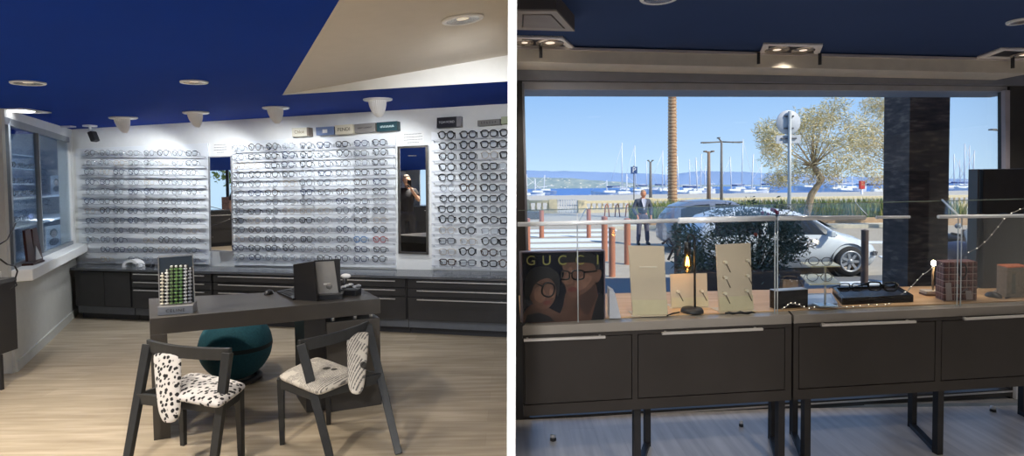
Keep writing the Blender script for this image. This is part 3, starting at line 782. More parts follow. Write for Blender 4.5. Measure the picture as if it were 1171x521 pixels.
# ================================================================== CHAIRS
def chair(lab, RLf, RRf, FLf, FRf, RLt, RRt, cush, splat, fab, bow=.045, hseat=.41):
    base = (RLf + RRf + FLf + FRf) / 4
    t = root('wooden_chair', lab, 'chair', base)
    def onleg(f_, tp_, z): return f_.lerp(tp_, z / tp_.z)
    for f_, tp_ in ((RLf, RLt), (RRf, RRt)):
        d = (RRf - RLf).normalized()
        MB().bar(f_, tp_ + (tp_ - f_).normalized() * .01, .030, .042, up=d, w2=.034, h2=.052).build('leg', M_chairw, t, bevel=.003)
    d = (RRf - RLf).normalized()
    for f_ in (FLf, FRf):
        MB().bar(f_, V((f_.x, f_.y, hseat)), .028, .028, up=d, w2=.040, h2=.040).build('leg', M_chairw, t, bevel=.003)
    # curved top rail: a swept band
    a, b = RLt.copy(), RRt.copy(); ax = (b - a).normalized(); bk = V((ax.y, -ax.x, 0))
    front = ((FLf + FRf) / 2 - (RLf + RRf) / 2)
    if bk.dot(front) > 0: bk = -bk
    n = 12; a = a - ax * .012; b = b + ax * .012; P = []
    for i in range(n + 1):
        u = i / n; c_ = a.lerp(b, u) + bk * (bow * 4 * u * (1 - u) - .012)
        P.append(c_)
    mb = MB(); th = .024; hh = .034
    for i, c_ in enumerate(P):
        tz = hh
        mb.v += [c_ + bk * th / 2 + V((0, 0, -tz)), c_ - bk * th / 2 + V((0, 0, -tz)), c_ - bk * th / 2 + V((0, 0, tz)), c_ + bk * th / 2 + V((0, 0, tz))]
    for i in range(n):
        k = i * 4
        for j in range(4):
            mb.f.append([k + j, k + (j + 1) % 4, k + 4 + (j + 1) % 4, k + 4 + j]); mb.m.append(0); mb.sm.append(False)
    mb.f += [[3, 2, 1, 0], [n * 4 + j for j in range(4)]]; mb.m += [0, 0]; mb.sm += [False, False]
    mb.build('top_rail', M_chairw, t, bevel=.004)
    # seat rails
    q = [onleg(RLf, RLt, hseat - .03), onleg(RRf, RRt, hseat - .03), V((FRf.x, FRf.y, hseat - .03)), V((FLf.x, FLf.y, hseat - .03))]
    for i in range(4):
        MB().bar(q[i], q[(i + 1) % 4], .022, .060).build('seat_rail', M_chairw, t, bevel=.002)
    # cushion
    n = 8; mb = MB(); mb.smooth = True; cu = cush
    top = []; bot = []
    for j in range(n + 1):
        for i in range(n + 1):
            u, v = i / n, j / n
            p = cu[0].lerp(cu[1], u).lerp(cu[3].lerp(cu[2], u), v)
            e_ = (1 - abs(2 * u - 1) ** 5) * (1 - abs(2 * v - 1) ** 5)
            c_ = (cu[0] + cu[1] + cu[2] + cu[3]) / 4
            # rounded plan corners
            cr = max(0, abs(2 * u - 1) + abs(2 * v - 1) - 1.6) * .10
            p = p.lerp(c_, cr)
            top.append(p + V((0, 0, -.018 + .018 * e_ + .012 * (e_ - .5)))); bot.append(V((p.x, p.y, hseat + .0005)).lerp(V((c_.x, c_.y, hseat + .0005)), .03 + .0))
    mb.v += top + bot; k0 = (n + 1) ** 2
    for j in range(n):
        for i in range(n):
            a_ = j * (n + 1) + i; mb.f.append([a_, a_ + 1, a_ + n + 2, a_ + n + 1]); mb.f.append([k0 + a_, k0 + a_ + n + 1, k0 + a_ + n + 2, k0 + a_ + 1])
    ring = [i for i in range(n)] + [n + j * (n + 1) for j in range(n)] + [(n + 1) * n + n - i for i in range(n)] + [(n - j) * (n + 1) for j in range(n)]
    for i in range(len(ring)):
        a_, b_ = ring[i], ring[(i + 1) % len(ring)]; mb.f.append([b_, a_, k0 + a_, k0 + b_])
    mb.m += [0] * (len(mb.f)); mb.sm += [True] * len(mb.f)
    mb.build('seat_cushion', fab, t, subsurf=1)
    # padded fabric splat
    TL, TR, BL, BR = splat; rows = 10; mb = MB(); nrm = bk
    prof = []
    for i in range(rows + 1):
        u = i / rows; l_ = TL.lerp(BL, u); r_ = TR.lerp(BR, u); c_ = (l_ + r_) / 2
        ww_ = (r_ - l_) / 2 * (1 if u < .85 else math.sqrt(max(.05, 1 - ((u - .85) / .15) ** 2 * .75)))
        tk = .012 + .016 * math.sin(min(1, u * 1.6) * PI / 2) * (1 if u < .9 else .6)
        prof.append([c_ - ww_, c_ - ww_ * .8 + nrm * tk, c_ + nrm * tk * 1.25, c_ + ww_ * .8 + nrm * tk, c_ + ww_, c_ + ww_ * .8 - nrm * tk * .6, c_ - ww_ * .8 - nrm * tk * .6])
    for r0 in prof: mb.v += r0
    m_ = 7
    for i in range(rows):
        for j in range(m_):
            mb.f.append([i * m_ + j, i * m_ + (j + 1) % m_, (i + 1) * m_ + (j + 1) % m_, (i + 1) * m_ + j])
    mb.f.append(list(range(m_))[::-1]); mb.f.append([rows * m_ + j for j in range(m_)])
    mb.m = [0] * len(mb.f); mb.sm = [True] * len(mb.f)
    mb.build('back_splat', fab, t, subsurf=1)
    return t
HR = .66
RLt = fl(169, 395, HR); RRt = fl(260, 405, HR)
sy = (RLt.y + RRt.y) / 2 - .06
chair('charcoal wooden chair with black and white spotted cushion and back splat', fl(143, 541), fl(242, 549), fl(210, 508.5), fl(276, 524), RLt, RRt,
      [fl(177, 444, .465), fl(251, 458, .465), fl(285, 433, .465), fl(217, 419.5, .465)],
      [at(174, 402, RLt.y - .05), at(209, 402.5, RLt.y - .12), at(184, 483, RLt.y - .20), at(207, 483, RLt.y - .25)], M_dalm)
RLt = fl(345, 395, HR); RRt = fl(421, 373, HR)
chair('charcoal wooden chair with newspaper print cushion and back splat', fl(379, 529), fl(456, 519), fl(323, 507.6), fl(376, 484.7), RLt, RRt,
      [fl(364, 444, .465), fl(417, 422, .465), fl(362, 402, .465), fl(315, 424, .465)],
      [at(395, 381, 3.36), at(423, 377, 3.44), at(398, 451, 3.04), at(415, 451, 3.10)], M_news)

# ================================================================== BALL SEAT
M_teal = mat('teal_felt', (.012, .090, .125), .85, var=.15, nscale=60, bump=.2)
r = .272; bc_ = V((fl(270, 436).x, 0, 0))
pb = at(270, 400, 4.36); pb.z = r + .02
t = root('ball_seat', 'round teal felt ball seat with dark band under the desk', 'ball seat', V((pb.x, pb.y, 0)))
MB().ball(pb, r, 40, 24, (1, 1, 1)).build('ball', M_teal, t)
MB().lathe([(r * math.cos(a) * 1.006, r * math.sin(a)) for a in (.0, .03, .06, .09, .12)], pb, 48, Matrix.Rotation(.06, 3, 'Y')).build('band', mat('dark_seam_band', (.005, .02, .026), .7), t)
MB().tube([V((pb.x + .17 * math.cos(a * PI / 12), pb.y + .17 * math.sin(a * PI / 12), .024)) for a in range(24)], .024, 8, closed=True).build('shadow_ring', M_blacks, t)  # black ring added for the dark shadow at the ball's foot

# ================================================================== THINGS ON THE DESK
# sample stand
z0 = DH
a = fl(180, 361, z0); b = fl(221, 358, z0); x_ = (b - a).normalized(); nf = V((x_.y, -x_.x, 0)); dep = .10
t = root('sample_stand', 'tall mirror-backed counter stand with rows of frame samples on the desk', 'display stand', (a + b) / 2 - nf * dep / 2)
mb = MB().hexa([a, b, b - nf * dep, a - nf * dep] + [a + V((0, 0, .055)) - nf * .004, b + V((0, 0, .055)) - nf * .004, b - nf * dep + V((0, 0, .065)), a - nf * dep + V((0, 0, .065))])
mb.build('base', mat('silver_acrylic_base', (.26, .26, .27), .3, .5), t, bevel=.003)
M = frame((a + b) / 2 + V((0, 0, .026)) + nf * .001, x_, V((0, 0, 1)))
text('lettering', 'CELINE', .028, M, mat('dark_lettering', (.05, .05, .055), .5), t, .0008, spacing=1.25)
al = a - nf * .06 + V((0, 0, .058)) - x_ * .004; bl_ = b - nf * .06 + V((0, 0, .058)) - x_ * .004; hh = at(177, 294, al.y).z - al.z
up = (V((0, 0, 1)) - nf * .10).normalized()
tl_, tr_ = al + up * hh - x_ * .006, bl_ + up * (hh + .006) - x_ * .012
MB().poly([al, bl_, tr_, tl_], -nf * .008).build('back_panel', mat('smoked_mirror', (.06, .055, .05), .08, .6), t)
mb = MB()
for p, q in ((al, tl_), (bl_, tr_), (tl_, tr_)): mb.bar(p, q, .006, .012)
mb.build('frame', mat('silver_edge', (.5, .5, .5), .3, .7), t)
cols = [(.45, .42, .36), (.55, .55, .55), (.10, .16, .07), (.11, .20, .07), (.10, .19, .08), (.35, .36, .38), (.20, .21, .24)]
tops = [.72, .78, .86, .86, .86, .86, .80]
for i in range(7):
    u = (i + .8) / 7.6; mb = MB(); hs = hh * tops[i] * .90
    p0 = al.lerp(bl_, u) + nf * .018; nb = int(hs / .021)
    mb.mi = 0; mb.tube([p0, p0 + up * hs], .0045, 6)
    for k in range(nb):
        mb.mi = 1 if k % 1 == 0 else 0
        mb.box(p0 + up * (k + .5) * hs / nb + nf * .006, (.019, .010, .008), math.atan2(x_.y, x_.x) + (.5 if (k + i) % 2 else -.4))
    mb.mi = 2; mb.ball(p0 + up * (hs + .006) + nf * .004, .008 if 1 < i < 6 else .005, 8, 6)
    mb.build('sample_strip', [mat('strip_%s' % ORD[i], cols[i], .4), mat('strip_tag_%s' % ORD[i], tuple(min(1, c * 2.2) for c in cols[i]), .35), M_whitep], t)

# laptop + card
kb = [fl(316.5, 335, z0), fl(335, 343.4, z0), fl(362, 338, z0), fl(336, 330.5, z0)]
t = root('laptop', 'open black laptop with its screen turned away on the desk', 'laptop', sum(kb, V((0, 0, 0))) / 4)
t.location.z = z0
MB().poly([v + V((0, 0, .001)) for v in kb], (0, 0, .014)).build('keyboard_base', M_blacks, t, bevel=.002)
c4 = sum(kb, V((0, 0, 0))) / 4
mb = MB()
for i in range(5):
    for j in range(12):
        p = kb[0].lerp(kb[3], (j + 1) / 14).lerp(kb[1].lerp(kb[2], (j + 1) / 14), (i + 1.2) / 8)
        mb.box(p + V((0, 0, .0165)), (.012, .010, .002), .4)
mb.build('key_grid', mat('dark_keys', (.03, .03, .035), .5), t)
pa = [fl(336.5, 342.8, z0), fl(362, 344.6, z0)]
q0 = at(335, 302, pa[0].y); q1 = at(358, 298.6, pa[1].y + .0)
MB().poly([pa[0] + V((0, 0, .002)), pa[1] + V((0, 0, .002)), q1, q0], V((.012, .010, 0))).build('screen_lid', M_blacks, t, bevel=.002)
# silver card holder beside it
b0_ = fl(363.5, 342.5, z0); b1_ = fl(392, 341, z0); 
t = root('card_holder', 'silver grey upright sign panel with black backing beside the laptop', 'counter sign', (b0_ + b1_) / 2)
x_ = (b1_ - b0_).normalized(); nf = V((x_.y, -x_.x, 0))
MB().poly([b0_ + nf * .02, b1_ + nf * .02, b1_ - nf * .10, b0_ - nf * .10], (0, 0, .035)).build('base', M_blacks, t, bevel=.002)
def atp(px, py, o_): return onp(px, py, b0_ - nf * o_, nf)
MB().poly([atp(363, 337, .05), atp(389.5, 337.5, .05), atp(388.8, 296, .05), atp(359, 297.8, .05)], -nf * .012).build('backing', M_blacks, t)
MB().poly([atp(362.6, 336.8, .045), atp(387.2, 335.2, .045), atp(382, 298.2, .045), atp(358.8, 299.2, .045)], nf * .006).build('silver_panel', mat('silver_grey_card', (.36, .35, .33), .45, .3), t)
cA = atp(374.5, 327, .037)
mb = MB(); mb.lathe([(.0005, 0), (.022, 0), (.022, .002), (.0005, .002)], cA + x_ * .012, 20, frame((0, 0, 0), x_, V((0, 0, 1))).to_3x3()); mb.build('round_mark', mat('grey_mark', (.26, .25, .24), .4, .3), t)
mb = MB(); mb.box(cA + V((0, 0, .016)) - x_ * .004, (.045, .003, .011), math.atan2(x_.y, x_.x)); mb.bar(cA + V((0, 0, .012)), cA + V((0, 0, -.022)) + x_ * .008, .003, .014, up=x_); mb.build('lettering', mat('pale_mark', (.75, .74, .72), .4), t)
# mouse
p = fl(307.5, 336, z0)
t = root('computer_mouse', 'black computer mouse on the desk left of the laptop'.replace(' left of', ' near'), 'mouse', p)
MB().ball(p + V((0, 0, .002)), .05, 16, 10, (.62, 1.0, .62)).build('shell', M_blacks, t)
MB().box(p + V((0, -.03, .024)), (.008, .02, .006)).build('wheel', mat('grey_wheel', (.3, .3, .3), .4), t)
# clutter right of the laptop
p = fl(400, 337, z0); o = MB().box(p + V((0, .02, .02)), (.13, .09, .04), -.2).build('small_tray', M_blacks, bevel=.005); tag(o, 'small black tray of tools near the desk corner', 'tray')
mb = MB()
for k in range(5): mb.ball(p + V((-.055 + .028 * k, .03 + .01 * (k % 2), .055 + .008 * (k % 3))), .017, 8, 6, (1.3, .8, .6))
o = mb.build('cleaning_cloth', mat('white_black_cloth', (.45, .46, .48), .8, var=.8, nscale=60)); tag(o, 'crumpled black and white cleaning cloth lying on black tray', 'cloth')
p2 = fl(393.5, 332, z0); t = root('headset', 'white rounded phone handset standing behind the silver sign', 'handset', p2)
MB().tube([p2 + V((0, 0, .004)), p2 + V((0, 0, .05)), p2 + V((.01, 0, .10))], .016, 10).build('stem', M_blacks, t)
MB().ball(p2 + V((.015, 0, .112)), .034, 12, 8, (1.2, .7, .6)).build('earpiece', M_whitep, t)
t.name = 'phone_handset'
cu_ = [p2 + V((.02 + .012 * k, -.055 - .012 * math.sin(k), .005)) for k in range(9)]
tag(MB().tube(cu_, .003, 5).build('black_cable', M_blacks), 'short black cable curled on the desk near the tray', 'cable')

# ================================================================== SHOWCASE BEHIND THE WINDOW WALL
def lw(px, py, off=0.0): return lpt(px, py, off)
gA = lpt(8, 200); gB = lpt(81, 200); gA.z = gB.z = 0
fr_ = MB()
def vb(px, w_, off=-.02):
    p = lpt(px, 200, off); fr_.bar(V((p.x, p.y, SILL + .0)), V((p.x, p.y, WTOP)), w_, .04, up=ln)
vb(43.5, .03); vb(80, .06); vb(9.5, .05)
fr_.bar(V((gA.x, gA.y, WTOP - .03)) - ln * .02, V((gB.x, gB.y, WTOP - .03)) - ln * .02, .04, .06)
fr_.bar(V((gA.x, gA.y, SILL + .025)) - ln * .02, V((gB.x, gB.y, SILL + .025)) - ln * .02, .04, .05)
wo = fr_.build('window_3', mat('silver_window_frame', (.32, .35, .38), .4, .5)); struct(wo, 'showcase window in the side wall with silver frame', 'window')
MB().poly([V((gA.x, gA.y, SILL + .04)) - ln * .02, V((gB.x, gB.y, SILL + .04)) - ln * .02, V((gB.x, gB.y, WTOP - .05)) - ln * .02, V((gA.x, gA.y, WTOP - .05)) - ln * .02], -ln * .006).build('pane', glass_mat('bluish_showcase_glass', (.86, .92, .97), .0, .02, .35), wo)
CD = .62
ca = WLc - ln * .13 - LWd * 1.9; cb = E - ln * .13
M_case = mat('slate_case_lining', (.20, .25, .32), .6)
mb = MB()
Pz = lambda p, z: V((p.x, p.y, z))
mb.poly([Pz(ca, SILL), Pz(cb, SILL), Pz(cb, WTOP + .1), Pz(ca, WTOP + .1)], V((0, 0, 0)) - ln * .02) if False else None
case = MB()
oa, ob = ca - ln * CD, cb - ln * CD
case.hexa([Pz(oa, .5), Pz(ob, .5), Pz(ob - ln * .03, .5), Pz(oa - ln * .03, .5), Pz(oa, 2.5), Pz(ob, 2.5), Pz(ob - ln * .03, 2.5), Pz(oa - ln * .03, 2.5)])
case.hexa([Pz(ca, .5), Pz(oa, .5), Pz(oa - LWd * .03, .5), Pz(ca - LWd * .03, .5), Pz(ca, 2.5), Pz(oa, 2.5), Pz(oa - LWd * .03, 2.5), Pz(ca - LWd * .03, 2.5)])
case.hexa([Pz(cb, .5), Pz(ob, .5), Pz(ob + LWd * .03, .5), Pz(cb + LWd * .03, .5), Pz(cb, 2.5), Pz(ob, 2.5), Pz(ob + LWd * .03, 2.5), Pz(cb + LWd * .03, 2.5)])
case.hexa([Pz(v, .72) for v in (ca, cb, ob, oa)] + [Pz(v, .75) for v in (ca, cb, ob, oa)])
case.hexa([Pz(v, 2.4) for v in (ca, cb, ob, oa)] + [Pz(v, 2.43) for v in (ca, cb, ob, oa)])
tcase = root('showcase', 'white shelved showcase seen through the side window glass', 'showcase', Pz((ca + cb + oa + ob) / 4, .5))
case.build('casing', M_case, tcase)
SH = (1.16, 1.46, 1.78)
for z in SH[:2]:
    s_ = [ca - ln * .12, cb - ln * .12, ob + ln * .0, oa + ln * .0]
    MB().poly([Pz(v, z) for v in s_], (0, 0, .022)).build('shelf', M_whitep, tcase)
for z in (1.62, 1.80, 1.96):
    s_ = [ca.lerp(cb, .30) - ln * .30, cb - ln * .30, ob, oa.lerp(ob, .30)]
    MB().poly([Pz(v, z) for v in s_], (0, 0, .008)).build('glass_shelf', M_edge, tcase)
lamp('AREA', Pz((ca + cb) / 2 - ln * .3, 2.36), 70, (.80, .90, 1), Pz((ca + cb) / 2 - ln * .35, 1), r=.5, parent=tcase)
lamp('AREA', lpt(52, 250, -.30) * 1.0 + V((0, 0, 0)), 5, (.9, .95, 1), lpt(58, 300, -.42), r=.25, parent=tcase, name='card_fill_light')  # extra lamp added below the shelf to brighten the portrait cards
for z, pxs, wh in ((1.182, (15, 24, 34), 'lowest shelf'), (1.482, (14, 22, 31, 39), 'white middle shelf'), (1.628, (14, 24, 35), 'lower glass shelf'), (1.808, (15, 26, 37), 'upper glass shelf')):
    for i_, px in enumerate(pxs):
        p = lpt(px, 200, -.46); p.z = z
        col = ['black', 'grey', 'navy', 'black'][i_]
        put_glasses(p + V((0, 0, .040)), math.atan2(LWd.y, LWd.x) + PI, (1.2, 1, 1.4), 'soft', col, .0042, f'{col} glasses, {ORD[i_]} from the pier on the {wh} behind the side window', 'glasses in the side showcase')
def portrait(quadpx, off, lab, hair, bgc, zb=.751):
    n_ = ln; q = [lpt(x, y, -off) for x, y in quadpx]
    t = root('portrait_card', lab, 'picture', (q[2] + q[3]) / 2)
    for v in (q[2], q[3]): v.z = zb
    MB().poly([q[3], q[2], q[1], q[0]], -n_ * .015).build('card', mat('card_' + hair, bgc, .5), t)
    x_ = (q[1] - q[0]).normalized(); c_ = (q[0] + q[1] + q[2] + q[3]) / 4 + n_ * .003; h_ = (q[0] - q[3]).length; w_ = (q[1] - q[0]).length
    def ell(cx, cz, rx, rz_, m, nm, lift):
        pts = [c_ + n_ * lift + x_ * (cx + math.cos(a * PI / 10) * rx) * w_ + V((0, 0, 1)) * (cz + math.sin(a * PI / 10) * rz_) * h_ for a in range(20)]
        MB().poly(pts, n_ * .001).build(nm, m, t)
    skin = mat('printed_skin_tone', (.42, .28, .20), .6)
    ell(0, .16, .26, .19, mat('printed_' + hair, (.05, .035, .03), .6), 'hair_print', .0)
    ell(.0, .10, .19, .16, skin, 'face_print', .0012)
    ell(0, -.22, .34, .16, mat('printed_jacket', (.06, .06, .07), .6), 'jacket_print', .0014)
    return t
portrait([(52.5, 259), (69, 256.5), (69.5, 281), (53, 284)], .42, 'pale portrait card of a person in dark glasses at the sill window', 'brown_hair', (.50, .50, .48))
portrait([(58, 201), (69.5, 200), (70, 223.5), (58.5, 225)], .44, 'small framed portrait standing on the middle showcase shelf', 'dark_hair', (.42, .42, .42), 1.4825)

# brown folded stand on the sill
M_mahog = mat('mahogany_leather', (.055, .016, .012), .35, var=.2)
zs = SILL + .011
b1 = fl(33, 303.5, zs); b2 = fl(46.5, 299, zs); x_ = (b2 - b1).normalized(); nf = V((x_.y, -x_.x, 0))
t = root('folding_stand', 'brown leather folded display stand on the white window sill', 'display stand', (b1 + b2) / 2)
MB().poly([b1 + nf * .03, b2 + nf * .03, b2 - nf * .05, b1 - nf * .05], (0, 0, .018)).build('base', M_mahog, t)
def bp(px, py, o_): return onp(px, py, b1 - nf * o_, nf)
MB().poly([bp(32, 299, .0), bp(40.5, 297.5, .0), bp(35, 261.5, .0), bp(27.5, 263), ] if False else [bp(32.5, 299, 0), bp(41, 297.5, 0), bp(34.5, 261, .0), bp(28.5, 263.5, .0)], -nf * .02).build('upright_panel', M_mahog, t)
MB().poly([bp(40, 299, .03), bp(49.5, 297, .03), bp(42, 260, .03), bp(37, 262, .03)], -nf * .02).build('upright_panel', M_mahog, t)
MB().poly([bp(41, 297, .015), bp(48, 295, .015), bp(41.5, 281, .015)], -nf * .004).build('mirror_blade', M_steel, t)
# cables beside the sill
tag(MB().tube([at(0, 279, 3.9), at(8, 274, 4.1), at(15, 262, 4.3), at(18, 255, 4.4)], .005, 6).build('hanging_cable', M_blacks), 'thin black cable rising beside the showcase window', 'cable')
tag(MB().tube([at(0, 296, 3.9), at(8, 302, 4.1), at(17, 304, 4.32), at(20, 310, 4.36), at(17, 320, 4.36), at(19, 326, 4.3), at(12, 331, 4.25)], .006, 6).build('hanging_cable', M_blacks), 'black cable looping down below the sill end', 'cable')

# dark cabinet at the frame edge by the pier
z_ = 4.28
a = at(-30, 325, z_); b = at(6.5, 323, z_)
t = root('legged_cabinet', 'dark legged drawer cabinet next to the pier under the cables', 'cabinet', V(((a.x + b.x) / 2, z_ - .15, 0)))
za = at(5, 321, z_).z; zb = at(5, 404, z_).z
MB().box(((a.x + b.x) / 2, z_ - .0, (za + zb) / 2), (b.x - a.x, .16, za - zb - .03)).build('carcass', M_char, t)
MB().box(((a.x + b.x) / 2, z_ - .0, za), (b.x - a.x + .01, .18, .03)).build('top', M_char2, t)
d = MB().box(((a.x + b.x) / 2 - .01, z_ - .09, (za + zb) / 2 - .01), (b.x - a.x - .06, .018, za - zb - .09)).build('drawer', M_char, t, bevel=.001)
MB().box(((a.x + b.x) / 2 - .02, z_ - .115, za - .07), (b.x - a.x - .12, .012, .012)).build('handle', M_steel, d)
for x in (b.x - .012, a.x + .012):
    MB().box((x, z_ - .06, zb / 2), (.022, .022, zb + .02)).build('leg', M_blackm, t)

# ================================================================== BEHIND THE VIEWPOINT (seen in the mirrors)
M_skin = mat('skin', (.50, .30, .21), .55, var=.05)
def skinned(name, joints, edges, m, parent, sub=2, root_i=0):
    """one continuous surface grown over a chain of joints with a radius each"""
    o0 = V((0, 0, 0)); p = parent
    while p is not None: o0 = o0 + p.location; p = p.parent
    me = bpy.data.meshes.new(name); me.from_pydata([tuple(V(j[0]) - o0) for j in joints], edges, [])
    o = bpy.data.objects.new(name, me); COL.objects.link(o)
    md = o.modifiers.new('skin', 'SKIN'); md.use_smooth_shade = True
    sv = me.skin_vertices[0].data
    for i, j in enumerate(joints):
        r_ = j[1]; sv[i].radius = (r_, r_) if not isinstance(r_, tuple) else r_
        sv[i].use_root = i == root_i
    s2 = o.modifiers.new('sub', 'SUBSURF'); s2.levels = sub; s2.render_levels = sub
    dg = bpy.context.evaluated_depsgraph_get(); dg.update()
    me2 = bpy.data.meshes.new_from_object(o.evaluated_get(dg)); bpy.data.objects.remove(o)
    me2.name = name; me2.materials.clear(); me2.materials.append(m)
    for pl_ in me2.polygons: pl_.use_smooth = True
    o = bpy.data.objects.new(name, me2); COL.objects.link(o); o.parent = parent
    return o
def hand(J, Ed, wi, wrist, d, side, curl, L_=.17):
    """palm, four unequal fingers and a thumb rooted at wrist joint index wi"""
    d = V(d).normalized(); side = V(side).normalized(); n_ = d.cross(side).normalized()
    palm = len(J); J.append((V(wrist) + d * .045, (.034, .016))); Ed.append((wi, palm))
    J.append((V(wrist) + d * .085, (.038, .014))); Ed.append((palm, palm + 1))
    for k, (o_, l_) in enumerate(((-.030, .060), (-.010, .072), (.010, .068), (.029, .052))):
        b_ = V(wrist) + d * .095 + side * o_; i = len(J)
        J.append((b_, .009)); Ed.append((palm + 1, i))
        J.append((b_ + d * l_ * .5 + n_ * curl * l_ * .25, .0085)); Ed.append((i, i + 1))
        J.append((b_ + d * l_ * .85 + n_ * curl * l_ * .75, .007)); Ed.append((i + 1, i + 2))
    b_ = V(wrist) + d * .03 - side * .035; i = len(J)
    J.append((b_, .012)); Ed.append((palm, i)); J.append((b_ + d * .03 - side * .022 + n_ * curl * .01, .010)); Ed.append((i, i + 1)); J.append((b_ + d * .055 - side * .026 + n_ * curl * .02, .008)); Ed.append((i + 1, i + 2))
def head(parent, c, h, face, skin, hairm, hair='short', name='head'):
    """head with brow, nose, mouth, ears; face = unit direction looked at"""
    face = V(face).normalized(); sd = face.cross(V((0, 0, 1))).normalized(); upv = sd.cross(face)
    R_ = Matrix((sd, face, upv)).transposed()
    mb = MB(); mb.smooth = True
    prof = 14; n = 20
    for i in range(prof + 1):
        u = i / prof; z = (u - .5) * h
        w_ = math.sqrt(max(0, 1 - (2 * u - 1) ** 2)); w_ = w_ ** .8
        jaw = .70 + .30 * min(1, u / .42)
        for j in range(n):
            a = 2 * PI * j / n
            x = math.cos(a) * w_ * h * .335 * jaw; y = math.sin(a) * w_ * h * .40 * (jaw if math.sin(a) > 0 else .86 + .14 * u)
            if math.sin(a) > .85 and .1 < u < .9: # face relief
                if .36 < u < .5: y += .05 * h * (1 - abs(u - .40) / .12)
                if .47 < u < .58: y -= .012 * h
                if .58 < u < .66: y += .012 * h
                if .24 < u < .31: y += .015 * h
                if .10 < u < .2: y += .015 * h
            mb.v.append(c + R_ @ V((x, y, z)))
    for i in range(prof):
        for j in range(n): mb.f.append([i * n + j, i * n + (j + 1) % n, (i + 1) * n + (j + 1) % n, (i + 1) * n + j])
    mb.m = [0] * len(mb.f); mb.sm = [True] * len(mb.f)
    for s_ in (-1, 1):
        mb.ball(c + R_ @ V((s_ * h * .335, -.01 * h, .0)), h * .07, 8, 6, (.45, .8, 1.1))
        mb.mi = 1; mb.ball(c + R_ @ V((s_ * h * .13, h * .345, h * .03)), h * .035, 8, 6, (1.2, .6, .6)); mb.mi = 0
    mb.mi = 2; mb.box(c + R_ @ V((0, h * .352, -h * .255)), (h * .20, h * .03, h * .03), M=R_); mb.mi = 0
    o = mb.build(name, [skin, mat('dark_eye', (.02, .02, .02), .2), mat('lips', (.33, .14, .12), .5)], parent)
    hb = MB(); hb.smooth = True; m2 = 10
    for i in range(m2 + 1):
        u = .52 + .48 * i / m2; z = (u - .5) * h * 1.06
        w_ = math.sqrt(max(0, 1 - (2 * u - 1) ** 2)) ** .8
        for j in range(n):
            a = 2 * PI * j / n; fr = math.sin(a) > .25
            k_ = 1.07 if (not fr or u > .80) else .90
            hb.v.append(c + R_ @ V((math.cos(a) * w_ * h * .335 * k_, math.sin(a) * w_ * h * .40 * k_, z + (0 if fr else -h * .10 * (1 - i / m2)))))
    for i in range(m2):
        for j in range(n): hb.f.append([i * n + j, i * n + (j + 1) % n, (i + 1) * n + (j + 1) % n, (i + 1) * n + j])
    hb.m = [0] * len(hb.f); hb.sm = [True] * len(hb.f)
    hb.build('hair', hairm, parent)
    return o
# the person reflected in the tall mirror, holding a phone before the face
mq = [wpt(465, 230, .035)][0]
dr = (mq - CO); dr.z = 0; dr.normalize(); rf = dr - wn * 2 * dr.dot(wn); rf.z = 0
pp = V((mq.x, mq.y, 0)) + rf * 5.6
fd = -rf; sdv = fd.cross(V((0, 0, 1))).normalized()      # facing the mirror; sdv = the person's right hand side
t = root('person', 'person in black T-shirt and black trousers holding up a phone, seen in the tall mirror', 'person', V((pp.x, pp.y, 0)))
Pp = lambda s_, f_, z: V((pp.x, pp.y, 0)) + sdv * s_ + fd * f_ + V((0, 0, z))
hd = head(t, Pp(0, .03, 1.63), .235, fd, M_skin, mat('dark_brown_hair', (.025, .017, .012), .8))
J = [(Pp(0, 0, 1.0), .07), (Pp(0, .0, 1.22), .09), (Pp(0, 0, 1.38), .085), (Pp(0, .0, 1.475), (.055, .055)), (Pp(0, .015, 1.55), (.052, .052))]
Ed = [(0, 1), (1, 2), (2, 3), (3, 4)]
for s_, el, wr in ((1, Pp(.26, .10, 1.18), Pp(.10, .27, 1.42)), (-1, Pp(-.24, .02, 1.12), Pp(-.20, .16, .92))):
    i = len(J); J.append((Pp(s_ * .17, 0, 1.42), .052)); Ed.append((2, i)); J.append((el, .040)); Ed.append((i, i + 1)); J.append((wr, .027)); Ed.append((i + 1, i + 2))
    if s_ > 0: hand(J, Ed, i + 2, wr, V((0, 0, 1)) * .9 - sdv * .35, fd, .6)
    else: hand(J, Ed, i + 2, wr, V((0, 0, -1)) + fd * .2, fd, .5)
for s_ in (-1, 1):
    i = len(J); J.append((Pp(s_ * .095, 0, .90), .06)); Ed.append((0, i)); J.append((Pp(s_ * .11, .02, .50), .05)); Ed.append((i, i + 1)); J.append((Pp(s_ * .12, 0, .09), .038)); Ed.append((i + 1, i + 2))
skinned('body', J, Ed, M_skin, t, 1)
M_tee = mat('black_cotton', (.012, .012, .016), .85)
J = [(Pp(0, 0, .86), .15), (Pp(0, 0, 1.0), .15), (Pp(0, 0, 1.2), .155), (Pp(0, 0, 1.38), .15), (Pp(0, 0, 1.47), (.07, .07))]; Ed = [(0, 1), (1, 2), (2, 3), (3, 4)]
for s_, el in ((1, Pp(.24, .06, 1.27)), (-1, Pp(-.22, .01, 1.24))):
    i = len(J); J.append((Pp(s_ * .17, 0, 1.40), .068)); Ed.append((3, i)); J.append((el, .060)); Ed.append((i, i + 1))
skinned('t_shirt', J, Ed, M_tee, t, 1)
J = [(Pp(0, 0, 1.04), .145), (Pp(0, 0, .94), .15)]; Ed = [(0, 1)]
for s_ in (-1, 1):
    i = len(J); J.append((Pp(s_ * .095, 0, .84), .105)); Ed.append((1, i)); J.append((Pp(s_ * .11, .02, .50), .078)); Ed.append((i, i + 1)); J.append((Pp(s_ * .12, 0, .08), .062)); Ed.append((i + 1, i + 2))
